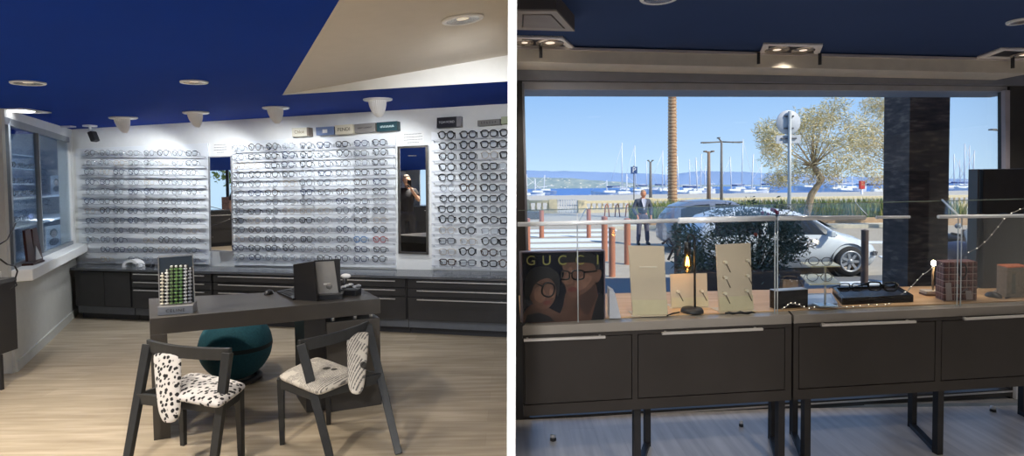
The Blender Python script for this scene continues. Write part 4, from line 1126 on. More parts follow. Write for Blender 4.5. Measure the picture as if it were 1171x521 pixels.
skinned('trousers', J, Ed, mat('black_denim', (.014, .015, .022), .85), t, 1)
for s_ in (-1, 1):
    MB().ball(Pp(s_ * .12, .06, .045), .06, 14, 8, (.8, .8, .75)).build('shoe', mat('grey_trainer', (.32, .31, .30), .7), t) if False else MB().tube([Pp(s_ * .12, -.07, .05), Pp(s_ * .12, .03, .05), Pp(s_ * .12, .13, .042), Pp(s_ * .12, .19, .035)], .05, 10, rr=[.042, .05, .044, .03]).build('shoe', mat('grey_trainer', (.32, .31, .30), .7), t)
ph = Pp(.06, .30, 1.56); o = MB().poly([ph + sdv * .04 + V((0, 0, -.075)), ph - sdv * .04 + V((0, 0, -.075)), ph - sdv * .04 + V((0, 0, .075)), ph + sdv * .04 + V((0, 0, .075))], -fd * .009).build('smartphone', M_blacks, bevel=.002)
tag(o, 'black smartphone held up in front of the face of the mirrored person', 'phone')
# what stands behind that person, in the mirror
q = V((pp.x, pp.y, 0)) + rf * 1.6
side_ = -sdv
gq = V((pp.x, pp.y, 0)) + rf * ((pp.y + 1.9) / -rf.y) + V((-.62, 0, 0))
t = root('reception_stand', 'grey pedestal counter standing behind the person in black', 'pedestal', V((gq.x, gq.y, 0)))
MB().box((gq.x, gq.y, .51), (.34, .34, .98), math.atan2(rf.y, rf.x)).build('column', mat('slate_pedestal', (.07, .08, .085), .5), t)
MB().lathe([(.0005, 0), (.38, 0), (.38, .02), (.0005, .02)], (gq.x, gq.y, 0), 24).build('foot', M_blacks, t)
MB().box((gq.x, gq.y, 1.015), (.44, .44, .03), math.atan2(rf.y, rf.x)).build('top', M_whitep, t)
q2 = q + rf * .75; az = math.atan2(rf.y, rf.x) + PI / 2
q2 = V((-6.75, -2.90, 0)); az = 0
o = MB().box((q2.x, q2.y, .98), (1.4, .05, 1.95), az).build('wall_screen', mat('pale_grey_panel', (.42, .45, .45), .7)); struct(o, 'pale grey panel wall behind the pedestal', 'wall')
gq = q2 + V((.05, .06, 0))
t = root('eyewear_display_panel', 'narrow white eyewear panel reflected in the tall mirror behind the pedestal', 'display panel', V((gq.x, gq.y, .75)))
MB().box((gq.x, gq.y, .95), (.42, .03, 1.9), az).build('back_board', M_board, t)
for k in range(12):
    z = .82 + k * .085
    MB().box((gq.x, gq.y + .03, z - .031), (.40, .05, .006), az).build('rail', M_acryl, t)
    for i in range(1): 
        c = gq + V((0, .03, 0))
        put_glasses(V((c.x, c.y, z)), az, (1.2, 1, 1.1), 'soft', ['black', 'dark brown', 'red'][k % 3], .0042 if k % 3 == 0 else .0031, f'{["black", "dark brown", "dark red"][k % 3]} glasses, {ORD[k]} from the bottom on the narrow panel seen in tall mirror', 'glasses on the mirrored narrow panel')
# low cabinet and gift bag reflected in the smaller mirror
m1 = onp(251, 230, V((wpt(264.5, 200, .03).x, wpt(264.5, 200, .03).y, 0)), Matrix.Rotation(math.radians(18.5), 3, 'Z') @ wn)
n1_ = Matrix.Rotation(math.radians(18.5), 3, 'Z') @ wn
d1 = m1 - CO; d1.z = 0; d1.normalize(); r1 = d1 - n1_ * 2 * d1.dot(n1_); r1.z = 0; r1.normalize()
print('MIRROR1', m1, r1)
cq = V((m1.x, m1.y, 0)) + r1 * 8.7; az1 = math.atan2(r1.y, r1.x) + PI / 2
t = root('drawer_cabinet', 'dark drawer cabinet reflected in the smaller mirror', 'cabinet', cq)
MB().box(cq + V((0, 0, .50)), (2.0, .45, .80), az1).build('carcass', M_char, t)
MB().box(cq + V((0, 0, .92)), (2.04, .48, .03), az1).build('top', M_char2, t)
d = MB().box(cq - r1 * .235 + V((0, 0, .66)), (.9, .02, .40), az1).build('drawer', M_char, t)
MB().box(cq - r1 * .26 + V((0, 0, .80)), (.5, .012, .015), az1).build('handle', M_steel, d)
MB().box(cq + V((0, 0, .05)), (1.8, .36, .1), az1).build('plinth', M_blackm, t)
sx1 = V((math.cos(az1), math.sin(az1), 0))
o = MB().box(cq + sx1 * .18 + V((0, 0, .935 + .16)), (.26, .16, .32), az1).build('gift_bag', mat('brown_check_paper', (.12, .07, .06), .7, var=.5, nscale=30)); tag(o, 'brown checked gift bag on the cabinet, reflected in smaller mirror', 'bag')
# ================================================================== RIGHT ROOM: WINDOW COUNTER
CH = .87
FA = fl(590, 373.5, CH); FB = fl(1171, 349, CH); FA.z = FB.z = 0
ft = (FB - FA).normalized(); fn = V((ft.y, -ft.x, 0)); dd = V((.281, 1, 0))       # along the front / towards the room / into the depth
def fp(px, py, off=0): return onp(px, py, FA + fn * off, fn)
M_top2 = mat('greige_counter_edge', (.27, .245, .215), .35, var=.05)
M_cab2 = mat('umber_black_laminate', (.026, .022, .020), .45, var=.15, nscale=4)
x_l = FA + ft * ((.045 - FA.x) / ft.x)
def par(p0, p1, dep, z0, z1):
    q = [p0, p1, p1 + dd * dep, p0 + dd * dep]
    return [V((v.x, v.y, z0)) for v in q] + [V((v.x, v.y, z1)) for v in q]
def wcab(pa, pb, drawers, legs, lab):
    t = root('window_cabinet', lab, 'cabinet', (pa + pb) / 2 + dd * .2)
    MB().hexa(par(pa - fn * .0, pb - fn * .0, .44, CH - .045, CH)).build('top', M_top2, t, bevel=.0015)
    MB().hexa(par(pa - fn * .019 , pb - fn * .019, .42, .415, CH - .0455)).build('carcass', M_cab2, t)
    # face frame strip below and between the drawers
    g = .006
    for x0, x1 in drawers:
        a_ = fp(x0, 400); b_ = fp(x1, 400); a_.z = b_.z = 0
        if a_.x < pa.x: a_ = pa + ft * .01
        d = MB().hexa([V((v.x, v.y, z)) for z in (.475, CH - .068) for v in (a_, b_, b_ - fn * .018, a_ - fn * .018)]).build('drawer', M_cab2, t, bevel=.0012)
        h0, h1 = HND[(x0, x1)]
        p = fp(h0[0], h0[1], .03); q = fp(h1[0], h1[1], .03)
        if p.x < pa.x: p = p + (q - p) * ((pa.x + .005 - p.x) / (q.x - p.x))
        m2 = MB().bar(p, q, .012, .012)
        for u in (.05, .95): c_ = p.lerp(q, u); m2.bar(c_, c_ - fn * .029, .01, .008)
        m2.build('handle', M_steel, d)
    # frame around the drawer fronts
    xs_ = [pa] + [v for x0, x1 in drawers for v in (fp(x0, 400), fp(x1, 400))] + [pb]
    mb = MB(); 
    mb.hexa([V((v.x, v.y, z)) for z in (.415, .470) for v in (pa, pb, pb - fn * .018, pa - fn * .018)])
    mb.hexa([V((v.x, v.y, z)) for z in (CH - .064, CH - .046) for v in (pa, pb, pb - fn * .018, pa - fn * .018)])
    for i in range(0, len(xs_), 2):
        a_, b_ = xs_[i], xs_[i + 1]; a_ = a_ + ft * .004 * (i > 0); b_ = b_ - ft * .004 * (i < len(xs_) - 2)
        if (b_ - a_).dot(ft) < .004: continue
        mb.hexa([V((v.x, v.y, z)) for z in (.4705, CH - .0645) for v in (a_, b_, b_ - fn * .018, a_ - fn * .018)])
    mb.build('face_frame', M_cab2, t)
    for (fx, fy), (bx, by) in legs:
        f_ = fl(fx, fy); b_ = fl(bx, by)
        m2 = MB()
        m2.bar(V((f_.x, f_.y, 0)), V((f_.x, f_.y, .4145)), .036, .036, up=fn)
        m2.bar(V((b_.x, b_.y, 0)), V((b_.x, b_.y, .4145)), .034, .034, up=fn)
        m2.bar(V((f_.x, f_.y, .014)), V((b_.x, b_.y, .014)), .034, .026)
        m2.build('leg_frame', M_blackm, t)
    return t
HND = {(560, 722): ((580, 389.5), (692, 385)), (730, 897): ((757, 381), (872, 376)), (914, 1069): ((939, 371.5), (1047, 367.5)), (1077, 1215): ((1102, 364.5), (1200, 359.5))}
pm0 = fp(905, 400); pm1 = fp(907.5, 400); pm0.z = pm1.z = 0
pe_ = FB + ft * .5
wcab(x_l, pm0, [(560, 722), (730, 897)], [((728, 546), (740, 509)), ((891.5, 536), (883, 502))], 'long dark two drawer cabinet under the window, nearest the partition')
wcab(pm1, pe_, [(914, 1069), (1077, 1215)], [((921, 530), (907.5, 497)), ((1072, 518), (1043, 488)), ((1222, 502), (1169, 474))], 'dark two drawer cabinet under the window, at the side with the tall black panel')
# wooden display board on top
M_oak = planks('oak_display_board', srgb(190, 146, 104), srgb(212, 170, 126), srgb(228, 192, 150), 'X', .10, .9, .5)
a_ = x_l - fn * .085; b_ = pe_ - fn * .085
o = MB().hexa([V((v.x, v.y, z)) for z in (CH + .0005, CH + .006) for v in (a_, b_, b_ + V((-.05, .42, 0)), a_ + V((0, .62, 0)))]).build('display_board', M_oak); tag(o, 'oak plank board lying along the window counter', 'board')
ZB_ = CH + .0065

# ================================================================== GLASS DISPLAY CASE
t = root('glass_display_guard', 'clear glass guard with bright top rail around the window display', 'glass guard', (x_l + pe_) / 2 - fn * .1 + V((0, 0, CH)))
GO = -.010; GB = -.66
def gfp(px, py): return fp(px, py, GO)
def gbp(px, py): return onp(px, py, FA + fn * GB, fn)
def gbe(px, py, x0): return onp(px, py, FA + fn * (GB if x0 < 1000 else -.30), fn)
rail = lambda x: 256.5 - (x - 590) * .0245 if x < 888 else 249.5 - (x - 888) * .010
backl = lambda x: 240.5 - (x - 590) * .0225
segs = [(592.5, 659.5), (661, 886.5), (889.5, 1096.5), (1098.5, 1190)]
for x0, x1 in segs:
    a_ = gfp(x0, rail(x0)); b_ = gfp(x1, rail(x1))
    MB().poly([V((a_.x, a_.y, CH + .007)), V((b_.x, b_.y, CH + .007)), b_, a_], -fn * .006).build('front_pane', M_clear, t)
    c_ = gbp(x0 + (10 if x0 < 1000 else -20) * 0, backl(x0)); 
    MB().poly([a_, b_, gbe(x1, backl(x1), x0), gbe(x0, backl(x0), x0)], (0, 0, .006)).build('top_pane', M_lid, t)
    mb = MB(); mb.bar(gbe(x0, backl(x0), x0), gbe(x1, backl(x1), x0), .004, .005); mb.build('back_edge', mat('dull_glass_edge', (.25, .30, .26), .2), t)
M_rail = mat('bright_clear_rail', (.86, .90, .94), .2, .1, var=.02)
for x0, x1, r in ((592, 774, .011), (776, 886, .015), (890, 989, .012), (1002, 1040, .008), (1073, 1188, .010)):
    MB().tube([fp(x0, rail(x0), GO + .008), fp(x1, rail(x1), GO + .008)], r, 8).build('rail', M_rail, t)
for x in (660.2, 886.5, 889.5, 1096, 1100):
    a_ = gfp(x, rail(x)); MB().tube([V((a_.x, a_.y, CH + .007)), a_], .0032 if x != 660.2 else .0028, 6).build('edge_strip', M_edge, t)
for (x0, y0), (x1, y1), r in (((660, 256), (670, 238.5), .004), ((1098, 248), (1077.5, 228.5), .006), ((992, 246), (978, 231), .003)):
    MB().tube([gfp(x0, y0), gbe(x1, y1, x0)], r, 6).build('edge_strip', M_edge, t)

# ================================================================== DISPLAY THINGS
def bz(px, py): return fl(px, py, ZB_)
def upright(base_l, base_r, back=.0):
    x_ = (base_r - base_l).normalized(); n_ = V((x_.y, -x_.x, 0)); return x_, n_
# poster block
a_ = bz(597.5, 368.8); b_ = bz(691.5, 363.7); x_, n_ = upright(a_, b_)
t = root('advertising_block', 'large dark advertising block showing two faces in black glasses on the window board', 'poster', (a_ + b_) / 2)
def pq(px, py, o_=0): return onp(px, py, a_ + n_ * o_, n_)
tl_ = pq(596, 288.5); tr_ = pq(691, 286.5)
def prt(name, col, r=.45): return mat(name, tuple(c * .62 for c in col), r, var=.25, nscale=22)
MB().poly([a_, b_, tr_, tl_], V((.008, .045, 0))).build('block', [prt('poster_midnight_blue', srgb(26, 29, 42), .25)], t)
mb = MB(); mb.bar(a_ - n_ * .02, tl_ - n_ * .02, .006, .05, up=n_); mb.bar(tl_ - n_ * .02, tr_ - n_ * .02, .006, .05, up=n_); mb.bar(tr_ - n_ * .02, b_ - n_ * .02, .006, .05, up=n_)
mb.build('edge_frame', mat('mauve_grey_edge', (.16, .12, .14), .4), t)
def shape(nm, pts, m, lift, k=None):
    if k: # smooth closed outline
        q = []; n_p = len(pts)
        for i in range(n_p):
            p0, p1, p2, p3 = [V((*pts[(i + j) % n_p], 0)) for j in (-1, 0, 1, 2)]
            for s_ in range(4):
                u = s_ / 4; q.append(.5 * ((2 * p1) + (p2 - p0) * u + (2 * p0 - 5 * p1 + 4 * p2 - p3) * u * u + (3 * p1 - p0 - 3 * p2 + p3) * u ** 3))
        pts = [(p.x, p.y) for p in q]
    return MB().poly([pq(x, y, lift) for x, y in pts], -n_ * .0006).build(nm, m, t)
P_sk = prt('printed_tan_skin', srgb(112, 80, 68)); P_sk2 = prt('printed_brown_skin', srgb(96, 66, 56)); P_hl = prt('printed_skin_highlight', srgb(142, 104, 88)); P_dk = prt('printed_midnight_hair', srgb(17, 16, 24), .6); P_sh = prt('printed_skin_tone_deep', srgb(70, 48, 44)); P_lip = prt('printed_lips', srgb(112, 58, 56)); P_bk = prt('printed_black_clothes', srgb(16, 17, 28)); P_gl = mat('printed_glasses_black', (.006, .006, .008), .3)
# px in the photograph of each printed area
# man at the far side of the print
shape('print_neck', [(650, 330), (677, 318), (684, 345), (676, 366.0), (640, 368), (644, 350)], P_sk2, .0010, 1)
shape('print_face', [(642, 296), (650, 292), (668, 292), (680, 300), (683, 312), (681, 322), (672, 332), (660, 339), (652, 338.5), (648, 333), (646, 326), (642.5, 321), (645, 313), (643, 305)], P_sk, .0016, 1)
shape('print_cheek', [(662, 318), (672, 314), (677, 318), (671, 327), (663, 332), (657, 328)], P_hl, .0022, 1)
shape('print_nose', [(650, 307), (654, 307), (655, 322), (649, 325), (645.5, 322)], P_hl, .0024, 1)
shape('print_hair', [(640, 305), (639, 296), (645, 290), (660, 288.8), (676, 289.5), (684, 296), (686, 306), (682, 310), (679, 302), (668, 300), (650, 300), (643, 303)], P_dk, .0030, 1)
shape('print_ear', [(681, 310), (686, 308), (688, 313), (685, 321), (681, 322)], P_sk, .0034, 1)
shape('print_lips', [(650, 329), (657, 328), (660, 331), (656, 333.5), (650, 333)], P_lip, .0026, 1)
shape('print_jaw_tone', [(664, 334), (678, 324), (683, 333), (680, 345), (672, 360), (664, 352)], P_sh, .0013, 1)
shape('print_jacket', [(676, 366), (681, 346), (686, 334), (690.8, 338), (690.8, 365)], P_bk, .0020)
# woman
shape('print_shoulder', [(600, 368.6), (601, 355), (612, 346), (624, 350), (640, 358), (652, 362), (652, 367)], P_sk2, .0008, 1)
shape('print_face', [(606, 330), (612, 318), (622, 314), (633, 320), (636, 332), (634, 343), (627, 352), (617, 353), (610, 347), (606, 340)], P_sk, .0036, 1)
shape('print_cheek', [(612, 330), (620, 328), (624, 338), (619, 346), (612, 342)], P_hl, .0042, 1)
shape('print_hair', [(600, 334), (601, 318), (607, 308), (618, 304), (630, 306), (639, 314), (640, 330), (637, 340), (635, 326), (628, 318), (618, 320), (611, 326), (608, 334), (603, 342)], P_dk, .0046, 1)
shape('print_lips', [(621, 345), (628, 343), (630, 346), (624, 349)], P_lip, .0044, 1)
shape('print_nose', [(629, 330), (633, 333), (634, 339), (629, 340)], P_hl, .0043, 1)
shape('print_top', [(600, 368.8), (603, 360), (616, 357), (628, 361), (634, 367)], P_bk, .0040)
def spec(lens, lift):
    mb = MB()
    for L_ in lens: mb.tube([pq(x, y, lift) for x, y in L_], .0050, 5, closed=True)
    return mb
oval = lambda cx, cy, rx, ry, e=.6, rot=0: [(cx + math.copysign(abs(math.cos(a)) ** e, math.cos(a)) * rx * math.cos(rot) - math.copysign(abs(math.sin(a)) ** e, math.sin(a)) * ry * math.sin(rot), cy + math.copysign(abs(math.cos(a)) ** e, math.cos(a)) * rx * math.sin(rot) + math.copysign(abs(math.sin(a)) ** e, math.sin(a)) * ry * math.cos(rot)) for a in [2 * PI * i / 20 for i in range(20)]]
mb = spec([oval(646.5, 314.5, 4.8, 4.8), oval(661, 314, 7, 5.2)], .002); mb.bar(pq(668, 311, .002), pq(683, 309.5, .002), .003, .008); mb.bar(pq(651, 312, .002), pq(654, 312, .002), .003, .006); mb.build('print_glasses', P_gl, t)
mb = spec([oval(627, 331, 7.0, 8.0, .8, .3)], .0048); mb.bar(pq(620, 327, .005), pq(610, 322, .005), .003, .006); mb.build('print_glasses', P_gl, t)
ctr = (pq(601, 298) + pq(686, 296)) / 2
for ch_, px_ in zip('GUCCI', (607, 625, 643, 663, 683.5)):
    text('lettering', ch_, .070, frame(pq(px_, 298.2 - (px_ - 607) * .012, .006), x_, V((0, 0, 1))), mat('gold_lettering', srgb(132, 128, 70), .4), t, .0006)
q = bz(697, 364); o = MB().poly([q + V((-.0, 0, 0)), q + V((.06, 0, 0)), q + V((.03, .0, .13)), q + V((0, 0, .15))], V((.01, .12, 0))).build('wedge_stand', mat('pale_lilac_card', (.50, .50, .55), .6)); tag(o, 'small pale wedge stand behind the advertising block edge', 'stand')
# plant + wooden piece behind the poster
q = bz(598, 352); q.y += .02; q = at(594.2, 352, 3.22)
t = root('succulent_pot', 'little green succulent in a tan wooden pot beside the partition', 'potted plant', V((.115, 3.15, ZB_)))
MB().lathe([(.0005, 0), (.05, 0), (.062, .12), (.054, .12), (.0005, .10)], V((.115, 3.15, ZB_)), 20).build('pot', mat('tan_wood_pot', srgb(178, 140, 96), .6), t)
mb = MB()
for i in range(16):
    a = i * 2.4; c_ = V((.115, 3.15, ZB_ + .115)); d_ = V((math.cos(a) * (.02 + .0016 * i), math.sin(a) * (.02 + .0016 * i), .09 - .003 * i)); mb.tube([c_, c_ + d_ * .6, c_ + d_ * 1.05], .008, 6, rr=[.007, .009, .001])
mb.build('leaves', mat('succulent_green', (.10, .22, .06), .6, var=.2), t)

# card stands
def studcard(nm, lab, quad, foot, studs, lipy=None, cat='display card'):
    a_ = bz(*quad[3]); b_ = bz(*quad[2]); x_, n_ = upright(a_, b_)
    t = root(nm, lab, cat, (a_ + b_) / 2)
    lean = .035
    A_, B_, C_, D_ = [onp(*quad[0], a_ - n_ * lean, n_), onp(*quad[1], a_ - n_ * lean, n_), b_, a_]
    nn = (B_ - A_).cross(A_ - D_).normalized(); nn = nn if nn.dot(n_) > 0 else -nn
    MB().poly([D_, C_, B_, A_], -nn * .008).build('board', M_beige, t, bevel=.001)
    MB().poly([D_ - n_ * .0 - x_ * .006, C_ + x_ * .006, C_ + x_ * .008 + n_ * foot, D_ - x_ * .016 + n_ * foot], (0, 0, .003)).build('foot_flap', mat('pale_beige_card', (.66, .56, .42), .6), t)
    MB().poly([D_, C_, C_ - n_ * .09, D_ - n_ * .09], (0, 0, .003)).build('rear_foot', M_beige, t)
    if lipy:
        l0 = D_.lerp(A_, lipy) + nn * .004; r0 = C_.lerp(B_, lipy) + nn * .004
        MB().poly([D_ + nn * .006 + V((0, 0, .004)), C_ + nn * .006 + V((0, 0, .004)), r0, l0], nn * .004).build('front_lip', mat('cream_yellow_lip', (.60, .52, .34), .5), t)
    for sx_, sy_ in studs:
        p = onp(sx_, sy_, A_, nn)
        s_ = MB(); s_.tube([p + nn * .001, p + nn * .022], .0085, 8); ob = s_.build('stud', mat('cream_stud', (.72, .64, .50), .35), t)
        MB().tube([p + nn * .015, p + nn * .02 + x_ * .026 + V((0, 0, -.055))], .0024, 5).build('pin', mat('brown_pin', (.10, .07, .05), .4), ob)
    return t, (A_, B_, C_, D_, nn, x_)
tc1, g1 = studcard('display_card', 'tall blank beige leaning card beside the advertising block', [(718.6, 280.5), (759.5, 281), (763, 359.5), (723.5, 360.5)], .03, [], .22)
A_, B_, C_, D_, nn, x_ = g1
p = onp(738, 305, A_, nn); q = onp(751, 305, A_, nn); p2 = onp(731, 305, A_, nn)
MB().bar(p2 + nn * .003, q + nn * .003, .004, .005).build('slot_ridge', mat('pale_ridge', (.72, .66, .55), .5), tc1)
studcard('display_card', 'low beige card with two pins behind the filament lamp', [(766.5, 313), (808.5, 312), (809.5, 351), (767.5, 352)], .010, [(774.5, 333), (801.5, 332.5)], .30)
studcard('display_card', 'tall beige card with six pins in two columns beside the filament lamp', [(819, 279.5), (858.5, 277.5), (860.5, 354), (822.5, 356.5)], .03, [(828, 299.5), (853.5, 297.5), (828, 317), (853.5, 315), (827.5, 335), (852.5, 332)], .22)
# black thing in front of it
q = bz(843, 356.5); o = MB().tube([q + V((-.085 + .02 * k, -.05, .008 + .003 * math.sin(k * 2))) for k in range(9)], .006, 6, rr=[.003, .006, .008, .006, .009, .007, .009, .006, .003]).build('sunglasses_cord', M_blacks); tag(o, 'black cord lying flat before the six pin card', 'cord')

# filament lamp
q = bz(791.5, 356.5)
t = root('table_lamp', 'black metal table lamp with a hanging glowing filament bulb', 'lamp', q)
MB().lathe([(.0005, 0), (.060, 0), (.060, .010), (.052, .022), (.0005, .026)], q, 28).build('base', M_blackm, t)
yq = q.y + .01; px0 = at(794.8, 350, yq)
top = [V((px0.x, yq, ZB_ + .02)), V((at(794.3, 285, yq).x, yq, at(794.3, 276, yq).z))]
hook = [at(794.2, 272, yq), at(792.5, 269, yq), at(790, 267.8, yq), at(787.3, 269, yq), at(786.2, 272, yq), at(786.2, 278, yq)]
MB().tube(top + hook, .0058, 8).build('stem', M_blackm, t)
a_ = at(786.1, 276, yq); b_ = at(786.1, 290, yq); MB().tube([a_, b_], .0185, 16).build('socket', M_blacks, t)
bt = at(786, 290, yq).z; bb = at(786, 311, yq).z; H = bt - bb; cx = b_.x
blb = MB().lathe([(.013, 0), (.015, -.12 * H), (.024, -.45 * H), (.026, -.65 * H), (.020, -.85 * H), (.010, -.96 * H), (.0003, -H)], V((cx, yq, bt)), 20).build('glass_bulb', glass_mat('amber_bulb_glass', (1.0, .80, .48), .1, .02), t)
mb = MB()
for k in range(5):
    a = k * 2 * PI / 5; c_ = V((cx, yq, bt - .15 * H)); e_ = V((math.cos(a), math.sin(a), 0))
    mb.tube([c_ + e_ * .004, c_ + e_ * .010 + V((0, 0, -.5 * H)), c_ + e_ * .004 + V((0, 0, -.1 * H))], .0016, 5)
mb.build('filament', mat('glowing_filament', (1, .6, .2), .5, emit=(1, .50, .10), estr=22), blb)
lamp('POINT', V((cx, yq, bt - .5 * H)), .35, (1, .62, .25), r=.012, parent=t)

# black leaning box & trays
a_ = bz(887, 353.5); b_ = bz(924, 351); x_, n_ = upright(a_, b_)
tz = onp(905, 332, a_, n_).z - ZB_
t = root('eyewear_case', 'small black upright case with a pale top edge in the window display', 'case', (a_ + b_) / 2)
MB().poly([a_, b_, b_ + V((0, 0, tz)), a_ + V((0, 0, tz))], -n_ * .05).build('body', mat('glossy_black_card', (.010, .010, .014), .2), t, bevel=.002)
MB().poly([a_ + V((0, 0, tz + .0005)), b_ + V((0, 0, tz + .0005)), b_ + V((0, 0, tz + .0005)) - n_ * .05, a_ + V((0, 0, tz + .0005)) - n_ * .05], (0, 0, .004)).build('lid_edge', mat('pale_blue_edge', (.45, .50, .60), .3), t)
a0_ = bz(881, 345); 
def traybox(nm, lab, pts_px, h, rim, inner, th=.012, lift=0, colo=None):
    q = [bz(*p) + V((0, 0, lift)) for p in pts_px]
    t = root(nm, lab, 'tray', sum(q, V((0, 0, 0))) / 4)
    c_ = sum(q, V((0, 0, 0))) / 4
    MB().poly(q, (0, 0, h * .6)).build('base', inner, t)
    mb = MB()
    for i in range(4):
        p0, p1 = q[i], q[(i + 1) % 4]; i0 = p0.lerp(c_, th / (p0 - c_).length); i1 = p1.lerp(c_, th / (p1 - c_).length)
        mb.hexa([p0, p1, i1, i0] + [v + V((0, 0, h)) for v in (p0, p1, i1, i0)])
    mb.build('rim', rim, t)
    return t
traybox('display_tray', 'wide white tray with painted blue light behind the small black case', [(886, 352), (958, 348.8), (951, 337), (880.5, 338.5)], .012, mat('white_tray_blue_light', (.40, .50, .68), .35), mat('white_lining_blue_light', (.48, .58, .76), .3))  # white tray, the bluish light on it is put into its colour
traybox('display_tray', 'large black presentation tray holding two pairs of black glasses', [(963, 348.5), (1044.5, 345), (1025, 333), (952, 335.5)], .040, mat('black_tray_rim', (.012, .012, .016), .25), mat('black_tray_lining', (.02, .02, .03), .4), .02)
q = bz(952, 335); 
a_ = bz(963, 348.5) + V((0, 0, .0405)); b_ = bz(1044.5, 345) + V((0, 0, .0405)); 
MBt = MB()
# glasses resting on the rear rim of the black tray
zr = ZB_ + .0245
g_ = fl(973, 333.2, zr + .016); free_glasses(g_, .05, 1.05, 'black', 'thin black rectangular glasses on the black tray, beside the acrylic stand', 'glasses on the black tray', 'square', .0030, .09)
g_ = fl(1009, 333.0, zr + .016); free_glasses(g_, -.25, 1.12, 'black', 'thick black square glasses standing open on the black tray', 'glasses on the black tray', 'square', .0052, .12)
# acrylic two-level stand with glasses
q = bz(943.5, 347)
q = at(943.5, 344, 2.98); q.z = ZB_ + .0085
t = root('acrylic_glasses_stand', 'two level clear acrylic stand with a steel post in the window display', 'display stand', V((q.x, q.y, q.z)))
zt1 = at(943, 303.5, q.y).z; zt2 = at(943, 322, q.y).z
MB().tube([q, V((q.x, q.y, zt1))], .0052, 8).build('post', M_steel, t)
MB().box((q.x, q.y, q.z + .004), (.10, .08, .007)).build('foot', M_edge, t)
M_yel = mat('yellowish_acrylic', (.78, .74, .50), .25)
def shelfq(pts, yy, z): 
    return MB().poly([fl(px, py, z) for px, py in pts], (0, 0, .006)).build('shelf', [M_yel], t)
shelfq([(927, 305.5), (961.5, 305), (952, 300), (916, 300.5)], 0, zt1)
shelfq([(926, 326), (962, 325), (948, 313.5), (915, 315)], 0, zt2)
zs1 = zt1 + .0065; zs2 = zt2 + .0065
free_glasses(fl(938, 303.5, zs1), -.2, .9, 'grey', 'grey rimless-looking glasses on the upper acrylic shelf', None, 'round', .0022, .06)
free_glasses(fl(937, 322, zs2), -.2, .95, 'silver', 'thin silver glasses on the lower acrylic shelf', None, 'round', .0022, .06)
q = bz(905, 340); 
# round clear dish behind the case
q = at(904, 338, 3.42); q.z = ZB_
MB_o = MB().lathe([(.045, 0), (.075, .02), (.082, .085), (.078, .085), (.070, .022), (.001, .012)], q, 28).build('glass_bowl', glass_mat('bluish_bowl_glass', (.80, .86, .95), .3)); tag(MB_o, 'clear glass bowl standing behind the small black case', 'bowl')

# light stick on white block
q = bz(1067, 337)
t = root('light_stick', 'thin wooden stick with a bright bulb on a white block beside the checked box', 'lamp', q)
MB().box(q + V((0, .0, .014)), (.115, .07, .028), -.12).build('block', [mat('whitewashed_wood', (.55, .50, .46), .6)], t, bevel=.002)
MB().box(q + V((0, .0, .006)), (.118, .072, .010), -.12).build('block_base', mat('brown_block_base', (.16, .09, .06), .6), t)
lz = at(1067, 303, q.y).z
MB().tube([q + V((0, 0, .027)), V((q.x - .004, q.y, (q.z + lz) / 2)), V((q.x, q.y, lz))], .0058, 8).build('stick', mat('pale_twig', (.30, .22, .14), .6), t)
MB().ball(V((q.x, q.y, lz + .012)), .0125, 12, 8, (1, 1, 1.5)).build('bulb', mat('warm_white_bulb', (1, .9, .7), .4, emit=(1, .78, .50), estr=26), t)
lamp('POINT', V((q.x, q.y - .03, lz + .02)), .5, (1, .75, .45), r=.015, parent=t)
q2 = bz(1075, 333); o = MB().tube([q2 + V((.03 * math.cos(k * .9), .02 * math.sin(k * 1.3), .006 + .012 * k)) for k in range(9)], .0045, 6).build('cable_coil', M_blacks); tag(o, 'little coil of black cable behind the white block', 'cable')

# checked gift boxes
def tartan(N, L, B, tc):
    sp = N.new('ShaderNodeSeparateXYZ'); L.new(tc.outputs['Object'], sp.inputs[0])
    def band_(o_, sc_, th):
        m = N.new('ShaderNodeMath'); m.operation = 'MULTIPLY'; m.inputs[1].default_value = sc_; L.new(o_, m.inputs[0])
        f_ = N.new('ShaderNodeMath'); f_.operation = 'FRACT'; L.new(m.outputs[0], f_.inputs[0])
        g_ = N.new('ShaderNodeMath'); g_.operation = 'LESS_THAN'; g_.inputs[1].default_value = th; L.new(f_.outputs[0], g_.inputs[0]); return g_.outputs[0]
    ad = N.new('ShaderNodeMath'); L.new(sp.outputs['X'], ad.inputs[0]); L.new(sp.outputs['Y'], ad.inputs[1])
    a1 = band_(ad.outputs[0], 26, .5); a2 = band_(sp.outputs['Z'], 26, .5)
    w1 = band_(ad.outputs[0], 26, .12); w2 = band_(sp.outputs['Z'], 26, .12)
    s_ = N.new('ShaderNodeMath'); L.new(a1, s_.inputs[0]); L.new(a2, s_.inputs[1])
    h = N.new('ShaderNodeMath'); h.operation = 'MULTIPLY'; h.inputs[1].default_value = .5; L.new(s_.outputs[0], h.inputs[0])
    r = ramp(N, [(0, srgb(118, 74, 70)), (.5, srgb(92, 52, 52)), (1, srgb(66, 38, 42))])
    L.new(h.outputs[0], r.inputs['Fac'])
    mx_ = N.new('ShaderNodeMath'); mx_.operation = 'MAXIMUM'; L.new(w1, mx_.inputs[0]); L.new(w2, mx_.inputs[1])
    mx = N.new('ShaderNodeMix'); mx.data_type = 'RGBA'; L.new(mx_.outputs[0], mx.inputs['Factor']); L.new(r.outputs['Color'], mx.inputs[6]); mx.inputs[7].default_value = (*srgb(168, 148, 140), 1)
    L.new(mx.outputs[2], B.inputs['Base Color'])
M_tart = node_mat('checked_gift_paper', tartan, .6)
a_ = bz(1079, 344.5); b_ = bz(1117, 343.5); x_, n_ = upright(a_, b_)
hz = onp(1095, 299.5, a_, n_).z - ZB_
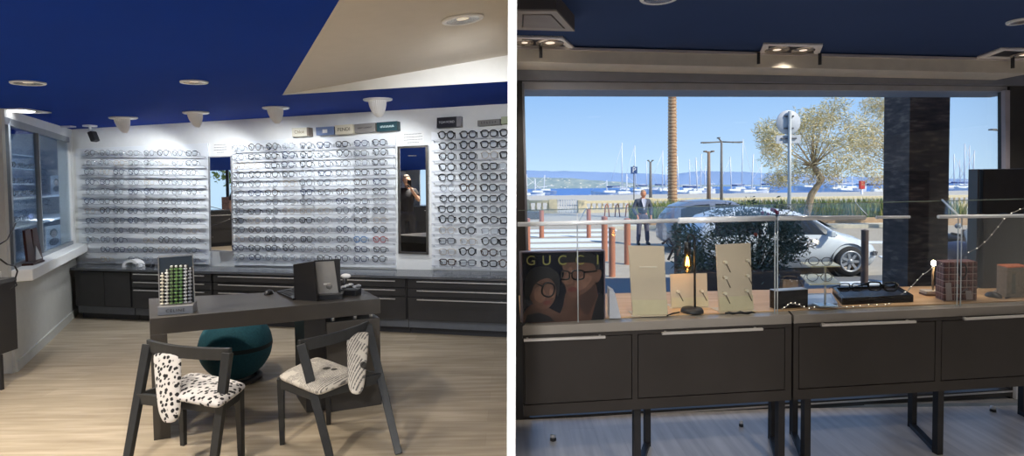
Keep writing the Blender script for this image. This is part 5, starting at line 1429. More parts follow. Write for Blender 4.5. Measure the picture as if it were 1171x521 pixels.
t = root('gift_box', 'upright red checked gift box printed with windows and a ring shape', 'gift box', (a_ + b_) / 2)
MB().poly([a_, b_, b_ + V((0, 0, hz)), a_ + V((0, 0, hz))], V((.30, 1, 0)) * .10).build('carton', M_tart, t, bevel=.002)
def gq_(px, py, o_=.001): return onp(px, py, a_ + n_ * o_, n_)
M_pg = mat('pale_print', srgb(170, 158, 156), .6)
for q in ([(1082, 343.2), (1089, 343), (1087.5, 323), (1081, 323.2)], [(1105, 342.5), (1112.5, 342.3), (1111, 332), (1104, 332.4)]): MB().poly([gq_(*p) for p in q], n_ * .0006).build('window_print', M_pg, t)
MB().tube([gq_(1101 + 4.2 * math.cos(a * PI / 10), 309.5 + 8 * math.sin(a * PI / 10), .002) for a in range(20)], .0042, 5, closed=True).build('ring_print', mat('charcoal_print', srgb(44, 40, 48), .6), t)
MB().tube([gq_(1096, 325, .002), gq_(1099, 334, .002), gq_(1106, 330, .002)], .005, 5).build('ribbon_print', mat('grey_ribbon_print', srgb(110, 100, 104), .6), t)
a_ = bz(1151, 340.5); b_ = bz(1176, 339.5); x_, n_ = upright(a_, b_)
hz = onp(1160, 306, a_, n_).z - ZB_
t = root('gift_box', 'tan check gift box with orange top at the far end of the board', 'gift box', (a_ + b_) / 2)
MB().poly([a_, b_, b_ + V((0, 0, hz)), a_ + V((0, 0, hz))], V((.30, 1, 0)) * .10).build('carton', mat('tan_check_paper', srgb(126, 108, 88), .6, var=.35, nscale=60), t)
MB().poly([a_ + V((0, 0, hz + .0005)), b_ + V((0, 0, hz + .0005)), b_ + V((.03, .10, hz + .0005)), a_ + V((.03, .10, hz + .0005))], (0, 0, .006)).build('lid', mat('orange_lid', srgb(205, 110, 70), .6), t)
MB().poly([gq_(*p) for p in []] or [onp(x, y, a_ + n_ * .001, n_) for x, y in ((1157, 336), (1161.5, 336), (1161, 313), (1157.5, 313))], n_ * .0006).build('tall_print', mat('olive_grey_print', srgb(88, 84, 70), .6), t)
q = bz(1139.5, 340); t = root('computer_mouse', 'black computer mouse on the oak board near the gift boxes', 'mouse', q)
MB().ball(q + V((0, .02, .002)), .038, 16, 10, (.85, 1.3, .75)).build('shell', M_blacks, t)
MB().poly([bz(1130, 335.5) + V((0, .01, 0)), bz(1145, 334.8) + V((0, .01, 0)), bz(1147, 331.5) + V((0, .01, 0)), bz(1136, 332) + V((0, .01, 0))], (0, 0, .004)).build('mouse_card', M_paper, t) if False else None
o = MB().poly([bz(1132, 336), bz(1150, 335), bz(1149, 331.2), bz(1138, 332)], (0, 0, .004)).build('paper_sheet', mat('pale_grey_paper', (.35, .36, .38), .7)); tag(o, 'small pale paper sheet lying behind the computer mouse', 'paper')

# tall black panel at the end of the counter
zz = 3.43
a_ = at(1115, 330, zz); b_ = at(1184, 330, zz)
t = root('display_screen', 'tall black display panel standing at the far end of the window board', 'display panel', V(((a_.x + b_.x) / 2, zz, ZB_)))
hz = at(1140, 193, zz).z
MB().box(((a_.x + b_.x) / 2 + .02, zz + .03, (hz + ZB_) / 2), (b_.x - a_.x - .04, .06, hz - ZB_)).build('panel', mat('black_slatted_panel', (.014, .013, .016), .35, var=.3, nscale=8), t, bevel=.003)
mb = MB(); mb.box((a_.x + .006, zz + .03, (hz + ZB_) / 2), (.012, .07, hz - ZB_)); mb.box((a_.x + .045, zz - .004, (hz + ZB_) / 2 - .16), (.008, .008, hz - ZB_ - .36))
mb.build('edge_profile', mat('dark_grey_profile', (.05, .05, .06), .3, .5), t)

# fairy lights
def fairy(path, lab, every, r=.0022):
    P = [V(p) for p in path]; t = root('fairy_lights', lab, 'string lights', P[0])
    pts = []
    for i in range(len(P) - 1):
        for k in range(5): u = k / 5; pts.append(P[i].lerp(P[i + 1], u) + V((0, 0, .002 * math.sin(k + i))))
    pts.append(P[-1])
    MB().tube(pts, r, 5).build('wire', mat('silver_grey_wire', (.30, .28, .26), .4, .4), t)
    for i in range(2, len(pts), every):
        MB().ball(pts[i] + V((0, -.003, .004)), .0026, 6, 5).build('bulb', mat('tiny_warm_bulb', (1, .95, .85), .4, emit=(1, .88, .70), estr=2.0), t)
bzz = lambda px, py, dz=.006: bz(px, py) + V((0, 0, dz))
fairy([at(1171, 238, 2.99), at(1158, 243, 3.0), at(1148, 251, 3.0), at(1139, 262, 3.02), at(1130, 273, 3.04), at(1119, 283, 3.08), at(1107, 289, 3.12)], 'string of tiny lights hanging across the tall black panel', 4)
fairy([at(1082, 300.5, 3.13), at(1068, 305, 3.1), at(1055, 314, 3.06), at(1047, 322, 3.0), at(1038, 332, 2.95), at(1030, 337, 2.90)] , 'string of tiny lights sloping down from the checked gift box', 4)
fairy([bzz(1019, 348.2), bzz(1012, 350), bzz(996, 349.5), bzz(980, 351.5), bzz(968, 352), bzz(950, 351.5), bzz(935, 352.5), bzz(925, 354)], 'string of tiny lights along the front of the black tray', 3)
fairy([at(922, 352.8, 2.80), at(915, 349, 2.805), at(909, 347, 2.81), at(903, 346.5, 2.81), at(899, 350, 2.80), at(893, 354, 2.80)] , 'string of tiny lights draped before the small black case', 4)
tag(MB().tube([bzz(1150, 341.5, .004), bzz(1160, 339, .004), bzz(1175, 336, .004)], .004, 6).build('black_cable', M_blacks), 'black cable running from mouse past the tan gift box', 'cable')
tag(MB().tube([bzz(763, 361.5, .004), bzz(769, 359, .004), bzz(777, 357.5, .004)], .004, 6).build('lamp_cable', M_blacks), 'short black lamp cable on the oak board', 'cable')

# little door-stop knobs on the floor
def knob(px, py, lab, s_=1):
    p = fl(px, py); t = root('floor_knob', lab, 'door stop', p, 'small floor knobs by the window')
    MB().lathe([(.0005, 0), (.020 * s_, 0), (.020 * s_, .012), (.012 * s_, .016)], p, 16).build('base', M_blacks, t)
    MB().lathe([(.012 * s_, .0165), (.017 * s_, .02), (.017 * s_, .034), (.0005, .040)], p, 16).build('cap', M_steel, t)
knob(632.5, 503, 'dark and steel floor knob nearest the partition'); knob(847.5, 487, 'tiny dark floor knob below the first cabinet', .7); knob(1135.5, 470, 'dark floor knob under the second cabinet by the side wall', .9)
# white radiator-like upright at the corner
p = fl(1166, 458, 0); o = MB().box((p.x + .03, p.y + .05, .2), (.06, .05, .4)).build('trim_7', M_whitep); struct(o, 'white lower frame post in the window corner', 'trim')

# ================================================================== RIGHT CEILING FITTINGS
def double_light(quad, lamps_, lab, e=30):
    q = [onr(*p) for p in quad]; c_ = sum(q, V((0, 0, 0))) / 4
    t = root('double_downlight', lab, 'ceiling light', c_)
    mb = MB()
    for i in range(4):
        p0, p1 = q[i], q[(i + 1) % 4]; i0 = p0.lerp(c_, .0 + .05 / (p0 - c_).length * 1.0); i1 = p1.lerp(c_, .05 / (p1 - c_).length)
        dn_ = V((0, 0, -.014))
        mb.hexa([v + dn_ for v in (p0, p1, i1, i0)] + [v - V((0, 0, .001)) for v in (p0, p1, i1, i0)])
    mb.build('frame', mat('pale_grey_frame', (.95, .92, .92), .4), t)
    MB().poly([v + V((0, 0, -.006)) for v in q], (0, 0, .004)).build('well', mat('dark_light_well', (.012, .014, .03), .5), t)
    for lx, ly, w_ in lamps_:
        p = onr(lx, ly); R_ = w_ * p.y / F / 2
        l_ = root('lamp_head', '', '', p) if False else None
        MB().lathe([(R_, -.010), (R_ * .95, -.020), (R_ * .6, -.016), (R_ * .3, -.013)], p, 28).build('reflector', mat('pearl_reflector', (.60, .54, .48), .25, .8), t)
        MB().lathe([(R_ * .34, -.0135), (R_ * .2, -.016), (.0003, -.017)], p, 16).build('bulb', mat('dim_lamp_glow', (.8, .7, .6), .4, emit=(1, .84, .66), estr=.9), t)
    lamp('SPOT', c_ + V((0, 0, -.04)), e, (1, .88, .74), c_ + V((0, 0, -1)), 110, .8, .08, t)
double_light([(589, 40), (643, 41), (657, 53.5), (589, 52)], [(600, 46.3, 21), (629, 46.5, 32)], 'double square ceiling light with two round lamps beside partition')
double_light([(873, 48.5), (941, 49.5), (936, 62), (868, 61)], [(888.5, 54.5, 26), (918.5, 55, 25)], 'double square ceiling light with two round lamps above the window middle')
double_light([(1145, 54), (1195, 54.5), (1200, 66), (1117, 64)], [(1171, 60.5, 24)], 'angled square ceiling light at the far window end')
def round_light(px, py, w_, lab, e=26):
    p = onr(px, py); R_ = w_ * p.y / F / 2; t = root('recessed_downlight', lab, 'ceiling light', p)
    MB().lathe([(R_ * .78, -.010), (R_ * .95, -.012), (R_, -.008), (R_, -.0005)], p, 32).build('trim_ring', M_whitep, t)
    MB().lathe([(R_ * .80, -.010), (R_ * .4, -.004), (.0003, -.003)], p, 32, smooth=False).build('reflector', mat('pearl_reflector', (.60, .54, .48), .25, .8), t)
    lamp('SPOT', p + V((0, 0, -.03)), e, (1, .88, .74), p + V((0, 0, -1)), 110, .8, .06, t)
round_light(754, -4, 44, 'round ceiling downlight above the beige cards'); round_light(1166, 23.5, 24, 'round ceiling downlight close to the side wall')
# square access panel / air unit
q = [onr(588.5, -8), onr(636, -8), onr(657, 17.5), onr(588.5, 15.5)]
c_ = sum(q, V((0, 0, 0))) / 4
t = root('ceiling_air_unit', 'square grey ceiling air unit with beige rim beside partition', 'ceiling unit', c_)
dz = V((0, 0, -.07))
MB().poly([v + dz for v in q], (0, 0, .069)).build('housing', mat('dark_grey_housing', (.10, .09, .09), .5), t)
i_ = [v.lerp(c_, .10) for v in q]; i2 = [v.lerp(c_, .28) for v in q]
mb = MB()
for k in range(4): mb.hexa([v + dz * 1.12 for v in (q[k], q[(k + 1) % 4], i2[(k + 1) % 4], i2[k])] + [v + dz for v in (q[k], q[(k + 1) % 4], i2[(k + 1) % 4], i2[k])])
mb.build('rim', mat('beige_grey_rim', (.42, .38, .34), .5), t)
MB().poly([v.lerp(c_, .34) + dz * 1.15 for v in q], (0, 0, .006)).build('grille', mat('taupe_grille', (.30, .27, .25), .5), t)
# little stubs and hanging threads at the header
for x, y0, y1, lab in ((867.5, 60, 73, 'small dark hanging clip on the header below the middle ceiling light'), (618.5, 52, 66, 'small dark hanging clip on the header beside the partition'), (937.5, 61, 74, 'small dark hanging clip on the header above window middle'), (1158, 64, 78, 'small dark hanging clip on the header near the side wall')):
    a_ = gp(x, y0, .37); b_ = gp(x, y1, .37); o = MB().tube([a_, b_], .010, 8).build('hanging_clip', M_blackm); tag(o, lab, 'clip')
a_ = gp(834, 76, .13); o = MB().box(a_ + V((.05, 0, -.01)), (.11, .06, .05)).build('motion_sensor', mat('dark_grey_sensor', (.05, .05, .055), .5), bevel=.012); tag(o, 'dark rounded sensor box on the blind housing', 'sensor')
# ================================================================== OUTDOORS
rnd = random.Random(11)
GZ = -.42
def gz(y): return max(GZ, -.06 * max(0, y - 4))
def gr(px, py):      # on the ground outside
    d = ray(px, py); p = CO + d * ((GZ - EYE) / d.z)
    if p.y < 11:
        # slope z = -.06 (y-4)
        t_ = (.24 - EYE) / (d.z + .06 * d.y); p = CO + d * t_
    return p
M_asph = mat('grey_asphalt', srgb(118, 116, 114), .9, var=.10, nscale=30)
M_pave = mat('pale_pavement', srgb(150, 150, 152), .9, var=.12, nscale=6)
M_sand = mat('sandy_road', srgb(176, 164, 146), .9, var=.08, nscale=5)
def gslab(name, pts, m, th, lab, cat='ground'):
    o = MB().poly([V((x, y, z - th)) for x, y, z in pts], (0, 0, th)).build(name, m); struct(o, lab, cat); return o
def gpl(name, y0, y1, m, lab, dz=0, x1=None):
    s0, s1 = y0 * 1.15 + 2, y1 * 1.15 + 2
    return gslab(name, [(.03, y0, gz(y0) + dz), (s0, y0, gz(y0) + dz), (s1, y1, gz(y1) + dz), (.03, y1, gz(y1) + dz)], m, .1, lab)
gpl('pavement', 3.75, 8.2, M_pave, 'shaded pavement slabs outside the shop window')
gpl('road', 8.2, 11, M_asph, 'asphalt parking lane beyond the pavement', -.001)
gpl('road', 11, 26, M_sand, 'sunlit road and crossing beyond the parked cars', -.001)
gpl('ground', 26, 70, mat('pale_quay_concrete', srgb(190, 182, 165), .9), 'pale quay behind the promenade wall')
# sea, hills
SEA = -1.5
M_sea = mat('blue_sea', srgb(58, 108, 176), .35, var=.18, nscale=.3)
o = MB().poly([V((-40, 70, SEA - .2)), V((150, 70, SEA - .2)), V((420, 200, SEA - .2)), V((-120, 200, SEA - .2))], (0, 0, .2)).build('sea', M_sea); struct(o, 'blue bay water beyond the marina', 'sea')
def hills(name, top, base, y, m, lab, dep):
    r2 = random.Random(y); mb = MB(); n = 90; rows = 5; xs_ = [560 + (1200 - 560) * i / n for i in range(n + 1)]
    for j in range(rows + 1):
        v = j / rows
        for i, x in enumerate(xs_):
            tp_ = top(x) + r2.uniform(-.35, .35); yy = y + dep * v
            pz = at(x, tp_, y + dep).z; bz_ = SEA
            z = bz_ + (pz - bz_) * math.sin(v * PI / 2) * (1 + r2.uniform(-.05, .05) * (j < rows))
            p = at(x, 200, yy); mb.v.append(V((p.x, yy, z)))
    for j in range(rows):
        for i in range(n): k = j * (n + 1) + i; mb.f.append([k, k + 1, k + n + 2, k + n + 1]); mb.m.append(0); mb.sm.append(True)
    k0 = rows * (n + 1)
    b0_ = len(mb.v); mb.v += [V((mb.v[k0 + i].x, y + dep + 25, SEA)) for i in range(n + 1)]
    for i in range(n): mb.f.append([k0 + i, k0 + i + 1, b0_ + i + 1, b0_ + i]); mb.m.append(0); mb.sm.append(True)
    o = mb.build(name, m); struct(o, lab, 'hills'); return o
import bisect
def curve(pts):
    def f_(x):
        for (x0, y0), (x1, y1) in zip(pts, pts[1:]):
            if x <= x1: u = max(0, (x - x0) / (x1 - x0)); u = u * u * (3 - 2 * u); return y0 + (y1 - y0) * u
        return pts[-1][1]
    return f_
def hillmat(N, L, B, tc):
    nz = N.new('ShaderNodeTexNoise'); nz.inputs['Scale'].default_value = .35; nz.inputs['Detail'].default_value = 6; L.new(tc.outputs['Object'], nz.inputs['Vector'])
    vo = N.new('ShaderNodeTexVoronoi'); vo.inputs['Scale'].default_value = .55; L.new(tc.outputs['Object'], vo.inputs['Vector'])
    r = ramp(N, [(.3, srgb(118, 138, 140)), (.55, srgb(140, 154, 150)), (.75, srgb(168, 172, 158))]); L.new(nz.outputs['Fac'], r.inputs['Fac'])
    r2 = ramp(N, [(0, (1, 1, 1)), (.16, (1, 1, 1)), (.22, (0, 0, 0)), (1, (0, 0, 0))]); L.new(vo.outputs['Distance'], r2.inputs['Fac'])
    mx = N.new('ShaderNodeMix'); mx.data_type = 'RGBA'; L.new(r2.outputs['Color'], mx.inputs['Factor']); L.new(r.outputs['Color'], mx.inputs[6]); mx.inputs[7].default_value = (*srgb(222, 210, 190), 1)
    L.new(mx.outputs[2], B.inputs['Base Color'])
hills('hills', curve([(560, 202), (640, 203), (700, 207), (745, 211), (1200, 212.5)]), 214, 190, node_mat('hillside_with_houses', hillmat, .95), 'near wooded shore with pale houses across the bay', 12)
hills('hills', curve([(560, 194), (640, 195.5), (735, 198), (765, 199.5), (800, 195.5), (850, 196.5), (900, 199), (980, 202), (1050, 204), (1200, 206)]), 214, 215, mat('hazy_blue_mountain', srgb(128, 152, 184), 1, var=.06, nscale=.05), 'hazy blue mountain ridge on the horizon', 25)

# promenade wall with balusters
M_stone = mat('cream_stone', srgb(222, 206, 168), .9, var=.08, nscale=8)
yy = 33.0
def wallpart(px0, px1, pytop, pybot, nm, lab):
    a_ = at(px0, pybot, yy); b_ = at(px1, pybot, yy); zt_ = at(px0, pytop, yy).z
    t = root(nm, lab, 'wall', V(((a_.x + b_.x) / 2, yy, GZ)))
    MB().box(((a_.x + b_.x) / 2, yy, zt_ - .08), (b_.x - a_.x, .35, .16)).build('coping', M_stone, t)
    MB().box(((a_.x + b_.x) / 2, yy, GZ + .09), (b_.x - a_.x, .35, .18)).build('plinth', M_stone, t)
    n = int((b_.x - a_.x) / .32)
    mb = MB()
    for i in range(n):
        x = a_.x + (i + .5) * (b_.x - a_.x) / n
        mb.lathe([(.05, 0), (.085, (zt_ - .16 - GZ - .18) * .3), (.045, (zt_ - .16 - GZ - .18) * .75), (.06, zt_ - .16 - GZ - .18)], V((x, yy, GZ + .18)), 8)
    mb.build('baluster_row', M_stone, t) if False else mb.build('balusters_lattice', M_stone, t)
    for x in (a_.x + .25, b_.x - .25): MB().box((x, yy, (zt_ + .05 + GZ) / 2), (.5, .42, zt_ + .05 - GZ)).build('pillar', M_stone, t)
wallpart(596, 637, 229, 246, 'balustrade', 'cream stone balustrade section nearest the window frame')
wallpart(661, 735, 229.5, 246, 'balustrade', 'cream stone balustrade section with bike racks before it')
yy = 34.5
wallpart(738, 1180, 227, 242, 'balustrade', 'long cream stone balustrade behind the tall grass')
# white gate between the sections
a_ = at(638, 240, 33); b_ = at(660, 240, 33); zt_ = at(640, 228, 33).z
t = root('white_gate', 'white metal gate between the two balustrade sections', 'gate', V(((a_.x + b_.x) / 2, 33, GZ)))
for k in range(9):
    x = a_.x + (b_.x - a_.x) * k / 8; MB().box((x, 33, (zt_ + GZ) / 2), (.05, .05, zt_ - GZ)).build('upright', M_whitep, t)
MB().box(((a_.x + b_.x) / 2, 33, zt_ - .05), (b_.x - a_.x, .05, .06)).build('top_rail', M_whitep, t); MB().box(((a_.x + b_.x) / 2, 33, GZ + .45), (b_.x - a_.x, .05, .06)).build('mid_rail', M_whitep, t)

# crossing stripes and road lines
M_line = mat('white_road_paint', (.80, .80, .78), .8, var=.05)
n_line = 0
for k, (y0, y1) in enumerate(((263, 265.5), (268, 271), (273.5, 277), (279.5, 283.5), (286, 291))):
    q = [gr(597, y1), gr(706 - k * 3, y1 - 1.5), gr(704 - k * 3, y0 - 1.2), gr(597, y0)]
    for v in q: v.z = gz(v.y) + .001
    o = MB().poly(q, (0, 0, .012)).build('road_marking', M_line); struct(o, f'white zebra crossing bar, {ORD[k]} from the far kerb', 'road marking')
for q, lab in (([(958, 276), (1040, 276), (1040, 278.5), (958, 278.5)], 'white line along the road behind the car nose'), ([(1005, 293), (1014, 292), (1036, 303.5), (1036, 309)], 'slanted white parking bay line beside the car'), ([(925, 323.5), (1038, 321), (1038, 325), (925, 327)], 'pale kerb line in front of the white car')):
    q = [gr(*p) for p in q]
    for v in q: v.z = gz(v.y) + .002
    o = MB().poly(q, (0, 0, .012)).build('road_marking', M_line); struct(o, lab, 'road marking')
q = [gr(700, 262.5), gr(1040, 260), gr(1040, 258), gr(700, 260.5)]
for v in q: v.z = GZ
struct(MB().poly(q, (0, 0, .14)).build('kerb', mat('pale_kerb_stone', srgb(205, 198, 180), .9)), 'pale far kerb of the road', 'kerb')
# low brick planter edge and tall grass
a_ = at(742, 262, 22); b_ = at(1115, 262, 22)
o = MB().box(((a_.x + b_.x) / 2, 21.9, GZ + .17), (b_.x - a_.x, .25, .34)).build('planter_edge', mat('terracotta_block', srgb(186, 156, 126), .9, var=.12)); struct(o, 'low terracotta edging in front of the grass', 'kerb')
def blades(name, x0, x1, y0, y1, z0, hmin, hmax, n, cols_, wd, lab, seed=1):
    r2 = random.Random(seed); mb = MB()
    for i in range(n):
        x = r2.uniform(x0, x1); y = r2.uniform(y0, y1); h = r2.uniform(hmin, hmax); a = r2.uniform(0, PI); l_ = r2.uniform(-.25, .25) * h; w_ = wd * r2.uniform(.6, 1.3)
        c_, s_ = math.cos(a) * w_, math.sin(a) * w_; mb.mi = r2.randrange(len(cols_))
        mb.add([(x - c_, y - s_, z0), (x + c_, y + s_, z0), (x + c_ * .6 + l_ * .4, y + s_ * .6, z0 + h * .6), (x + l_, y, z0 + h), (x - c_ * .6 + l_ * .4, y - s_ * .6, z0 + h * .6)], [(0, 1, 2, 3, 4)])
    o = mb.build(name, cols_); tag(o, lab, 'grass', kind='stuff'); return o
G1 = mat('grass_fresh_green', srgb(132, 150, 82), .9); G2 = mat('grass_dry_straw', srgb(190, 178, 118), .9); G3 = mat('grass_deep_green', srgb(92, 120, 66), .9)
blades('tall_grass', a_.x, b_.x, 22.1, 26, GZ, .55, 1.12, 9000, [G1, G2, G3, G1], .035, 'tall green and straw coloured grass strip along the promenade')
# bollards
M_corten = mat('rusty_brown_paint', srgb(186, 122, 96), .7, var=.06); M_corten_shade = mat('shaded_brown_paint', srgb(88, 72, 66), .7, var=.06)  # second brown is a darker copy, building shade put into its colour
def bollard(px, w_, pyb, pyt, m, lab):
    p = gr(px, pyb); r_ = w_ * p.y / F / 2; h = at(px, pyt, p.y).z - gz(p.y)
    t = root('bollard', lab, 'bollard', V((p.x, p.y, gz(p.y))), 'street bollards')
    MB().lathe([(r_, -.02), (r_, h - r_ * .4)], V((p.x, p.y, gz(p.y))), 18).build('post', m, t)
    MB().lathe([(r_ * 1.04, h - r_ * .4), (r_ * 1.04, h - r_ * .25), (r_ * .7, h - .01), (.0003, h)], V((p.x, p.y, gz(p.y))), 18).build('cap', m, t)
bollard(619.5, 5.5, 271.5, 239.5, M_corten, 'rusty brown bollard at the crossing, before the first balustrade')
bollard(673.3, 5, 271.5, 238.5, M_corten, 'rusty brown bollard at the crossing, below the white gate')
bollard(603.5, 6.5, 297, 249, M_corten, 'rusty brown bollard right beside the window frame'.replace('right ', 'close '))
bollard(691.5, 7, 298, 247, M_corten, 'rusty brown bollard behind the advertising block, taller of the close pair')
bollard(700, 7.5, 316, 259, M_corten, 'rusty brown bollard behind the advertising block, nearer of the close pair')
bollard(717.5, 7.5, 302, 249, M_corten, 'rusty brown bollard touching the hand side of the standing man')
bollard(775, 8, 314, 262, M_corten_shade, 'dark bollard between the standing man and the filament lamp')
bollard(988.5, 7.5, 326, 262, M_corten_shade, 'dark bollard in front of the white car wheel')
bollard(1103, 6.5, 300, 262, M_corten_shade, 'dark bollard beside the parked motorcycle')
# dark street bench/box near the frame
p = gr(608, 246); o = MB().box((p.x, p.y - 3, GZ + .2), (1.0, .5, .38)).build('street_box', mat('dark_grey_box', srgb(92, 96, 100), .8), bevel=.02); tag(o, 'dark grey low street box beside the crossing', 'box')
# bike racks
for k, x in enumerate((694, 706, 718, 727)):
    p = at(x, 244, 29); r_ = .10; z1 = at(x, 233, 29).z
    o = MB().tube([V((p.x - r_ * 1.3, 29, GZ)), V((p.x - r_ * .7, 29, z1 - .1)), V((p.x, 29, z1)), V((p.x + r_ * .7, 29, z1 - .1)), V((p.x + r_ * 1.3, 29, GZ))], .035, 6).build('bike_rack', M_corten); tag(o, f'brown inverted U bike rack before the balustrade, {ORD[k]} from the white gate', 'bike rack', 'bike racks on the promenade')

# palm
def palm():
    y = 27; p = at(769, 240, y); t = root('palm_tree', 'tall palm tree with a ringed tan trunk on the promenade', 'palm', V((p.x, y, GZ)))
    mb = MB(); prof = []; H = 8.6
    for i in range(110):
        u = i / 109; z = H * u; r0 = .235 - .05 * u + (.035 if u < .06 else 0)
        prof.append((r0 * (1.10 if i % 2 else .92), z))
    mb.lathe(prof, V((p.x, y, GZ)), 14)
    def pm(N, L, B, tc):
        sp = N.new('ShaderNodeSeparateXYZ'); L.new(tc.outputs['Object'], sp.inputs[0]); nz = N.new('ShaderNodeTexNoise'); nz.inputs['Scale'].default_value = 7; L.new(tc.outputs['Object'], nz.inputs['Vector'])
        m = N.new('ShaderNodeMath'); m.operation = 'MULTIPLY_ADD'; m.inputs[1].default_value = 6.3; L.new(sp.outputs['Z'], m.inputs[0]); L.new(nz.outputs['Fac'], m.inputs[2])
        f_ = N.new('ShaderNodeMath'); f_.operation = 'FRACT'; L.new(m.outputs[0], f_.inputs[0])
        r = ramp(N, [(0, srgb(112, 78, 58)), (.35, srgb(168, 128, 96)), (.8, srgb(206, 172, 136))]); L.new(f_.outputs[0], r.inputs['Fac']); L.new(r.outputs['Color'], B.inputs['Base Color'])
    mb.build('trunk', node_mat('palm_bark', pm, .95), t)
    r2 = random.Random(3)
    for k in range(16):
        a = k * 2.4; mb = MB(); pts = []
        for i in range(9):
            u = i / 8; pts.append(V((p.x, y, GZ + H)) + V((math.cos(a) * 2.6 * u, math.sin(a) * 2.6 * u, 1.0 * u - 2.2 * u * u + .15)))
        mb.tube(pts, .03, 5)
        for i in range(1, 9):
            for s_ in (-1, 1):
                for q in range(3):
                    b_ = pts[i - 1].lerp(pts[i], q / 3); sd = V((-math.sin(a), math.cos(a), 0)) * s_
                    mb.add([b_, b_ + V((math.cos(a), math.sin(a), 0)) * .06, b_ + sd * .5 + V((math.cos(a) * .15, math.sin(a) * .15, -.15))], [(0, 1, 2)])
        mb.build('frond', G3, t)
palm()

# street lamps
def lamppost(px, pyt, y, arms, lab, m, r_=.07):
    p = at(px, 238, y); zt_ = at(px, pyt, y).z; t = root('street_lamp', lab, 'street lamp', V((p.x, y, GZ)))
    MB().tube([V((p.x, y, GZ)), V((p.x, y, zt_))], r_, 10, rr=[r_ * 1.3, r_ * .8]).build('pole', m, t)
    mb = MB()
    for dx, dz in arms:
        mb.tube([V((p.x, y, zt_ - .05)), V((p.x + dx * y / F, y, zt_ + dz * y / F))], .04, 6)
    mb.build('arm', m, t)
    for dx, dz in arms:
        MB().box((p.x + dx * y / F * .85, y, zt_ + dz * y / F * .85), (abs(dx) * y / F * .5, .25, .07)).build('lantern', m, t)
M_lp = mat('lamp_post_brown', srgb(140, 118, 100), .7); M_lg = mat('lamp_post_grey', srgb(120, 116, 112), .7)
lamppost(825, 161, 30, [(-21, -2), (21, -2), (-4, 4)], 'tall double armed street lamp by the marina', M_lg)
lamppost(810.5, 173, 28, [(-5, 0), (5, 0)], 'shorter brown street lamp with T shaped head', M_lp, .09)
lamppost(1142, 148, 26, [(-10, 0), (3, 0)], 'street lamp seen in the narrow pane beside the column', M_lg, .05)
lamppost(744, 185, 40, [(-3, 2), (3, 2)], 'grey lamp post behind the standing man', M_lg, .10)
# parking sign
y = 36; p = at(725, 236, y); t = root('parking_sign', 'blue square parking sign on a thin pole', 'sign', V((p.x, y, GZ)))
zc = at(725, 194.5, y).z; MB().tube([V((p.x, y, GZ)), V((p.x, y, zc + .3))], .035, 8).build('pole', M_lg, t)
MB().box((p.x, y - .05, zc), (.43, .03, .46)).build('plate', mat('sign_blue', srgb(52, 78, 128), .5), t)
text('lettering', 'P', .48, frame((p.x, y - .07, zc), (1, 0, 0), (0, 0, 1)), M_whitep, t, .003)
# round road sign seen from behind
y = 12.6; p = at(902.5, 250, y); t = root('road_sign', 'back of a round white road sign with a plate below, on a pale pole', 'road sign', V((p.x, y, GZ)))
zc = at(902, 139.5, y).z; zp = at(902, 159, y).z
M_sb = mat('pale_grey_sign_back', (.55, .57, .60), .5)
MB().tube([V((p.x, y, GZ)), V((p.x, y, zc + .25))], .040, 10).build('pole', mat('galvanised_pole', (.42, .45, .45), .5, .3), t)
MB().lathe([(.0003, -.012), (.275, -.012), (.285, 0), (.275, .012), (.0003, .012)], V((p.x, y + .065, zc)), 32, Matrix.Rotation(PI / 2, 3, 'X')).build('round_plate', M_sb, t)
MB().box((p.x, y + .065, zp), (.57, .02, .19)).build('lower_plate', M_sb, t, bevel=.005)
mb = MB()
for dz in (-.14, .14): mb.box((p.x, y + .04, zc + dz), (.22, .03, .035))
mb.box((p.x, y + .04, zp + .02), (.36, .03, .03)); mb.build('bracket', mat('dark_bracket', (.10, .10, .11), .6), t)

# column outside the glass
a_ = at(1039, 240, 4.35); b_ = at(1084.5, 240, 4.35)
def stonecol(N, L, B, tc):
    mp = N.new('ShaderNodeMapping'); mp.inputs['Scale'].default_value = (3, 3, 11); L.new(tc.outputs['Object'], mp.inputs['Vector'])
    nz = N.new('ShaderNodeTexNoise'); nz.inputs['Scale'].default_value = 3; nz.inputs['Detail'].default_value = 8; L.new(mp.outputs[0], nz.inputs['Vector'])
    r = ramp(N, [(.3, srgb(66, 55, 50)), (.55, srgb(96, 80, 72)), (.72, srgb(140, 120, 104))]); L.new(nz.outputs['Fac'], r.inputs['Fac']); L.new(r.outputs['Color'], B.inputs['Base Color'])
    bp = N.new('ShaderNodeBump'); bp.inputs['Strength'].default_value = .5; L.new(nz.outputs['Fac'], bp.inputs['Height']); L.new(bp.outputs['Normal'], B.inputs['Normal'])
o = MB().box(((a_.x + b_.x) / 2, 4.5, 1.25), (b_.x - a_.x, .30, 2.7)).build('column', node_mat('rough_brown_stone', stonecol, .85)); struct(o, 'rough dark brown stone column outside the glass', 'column')

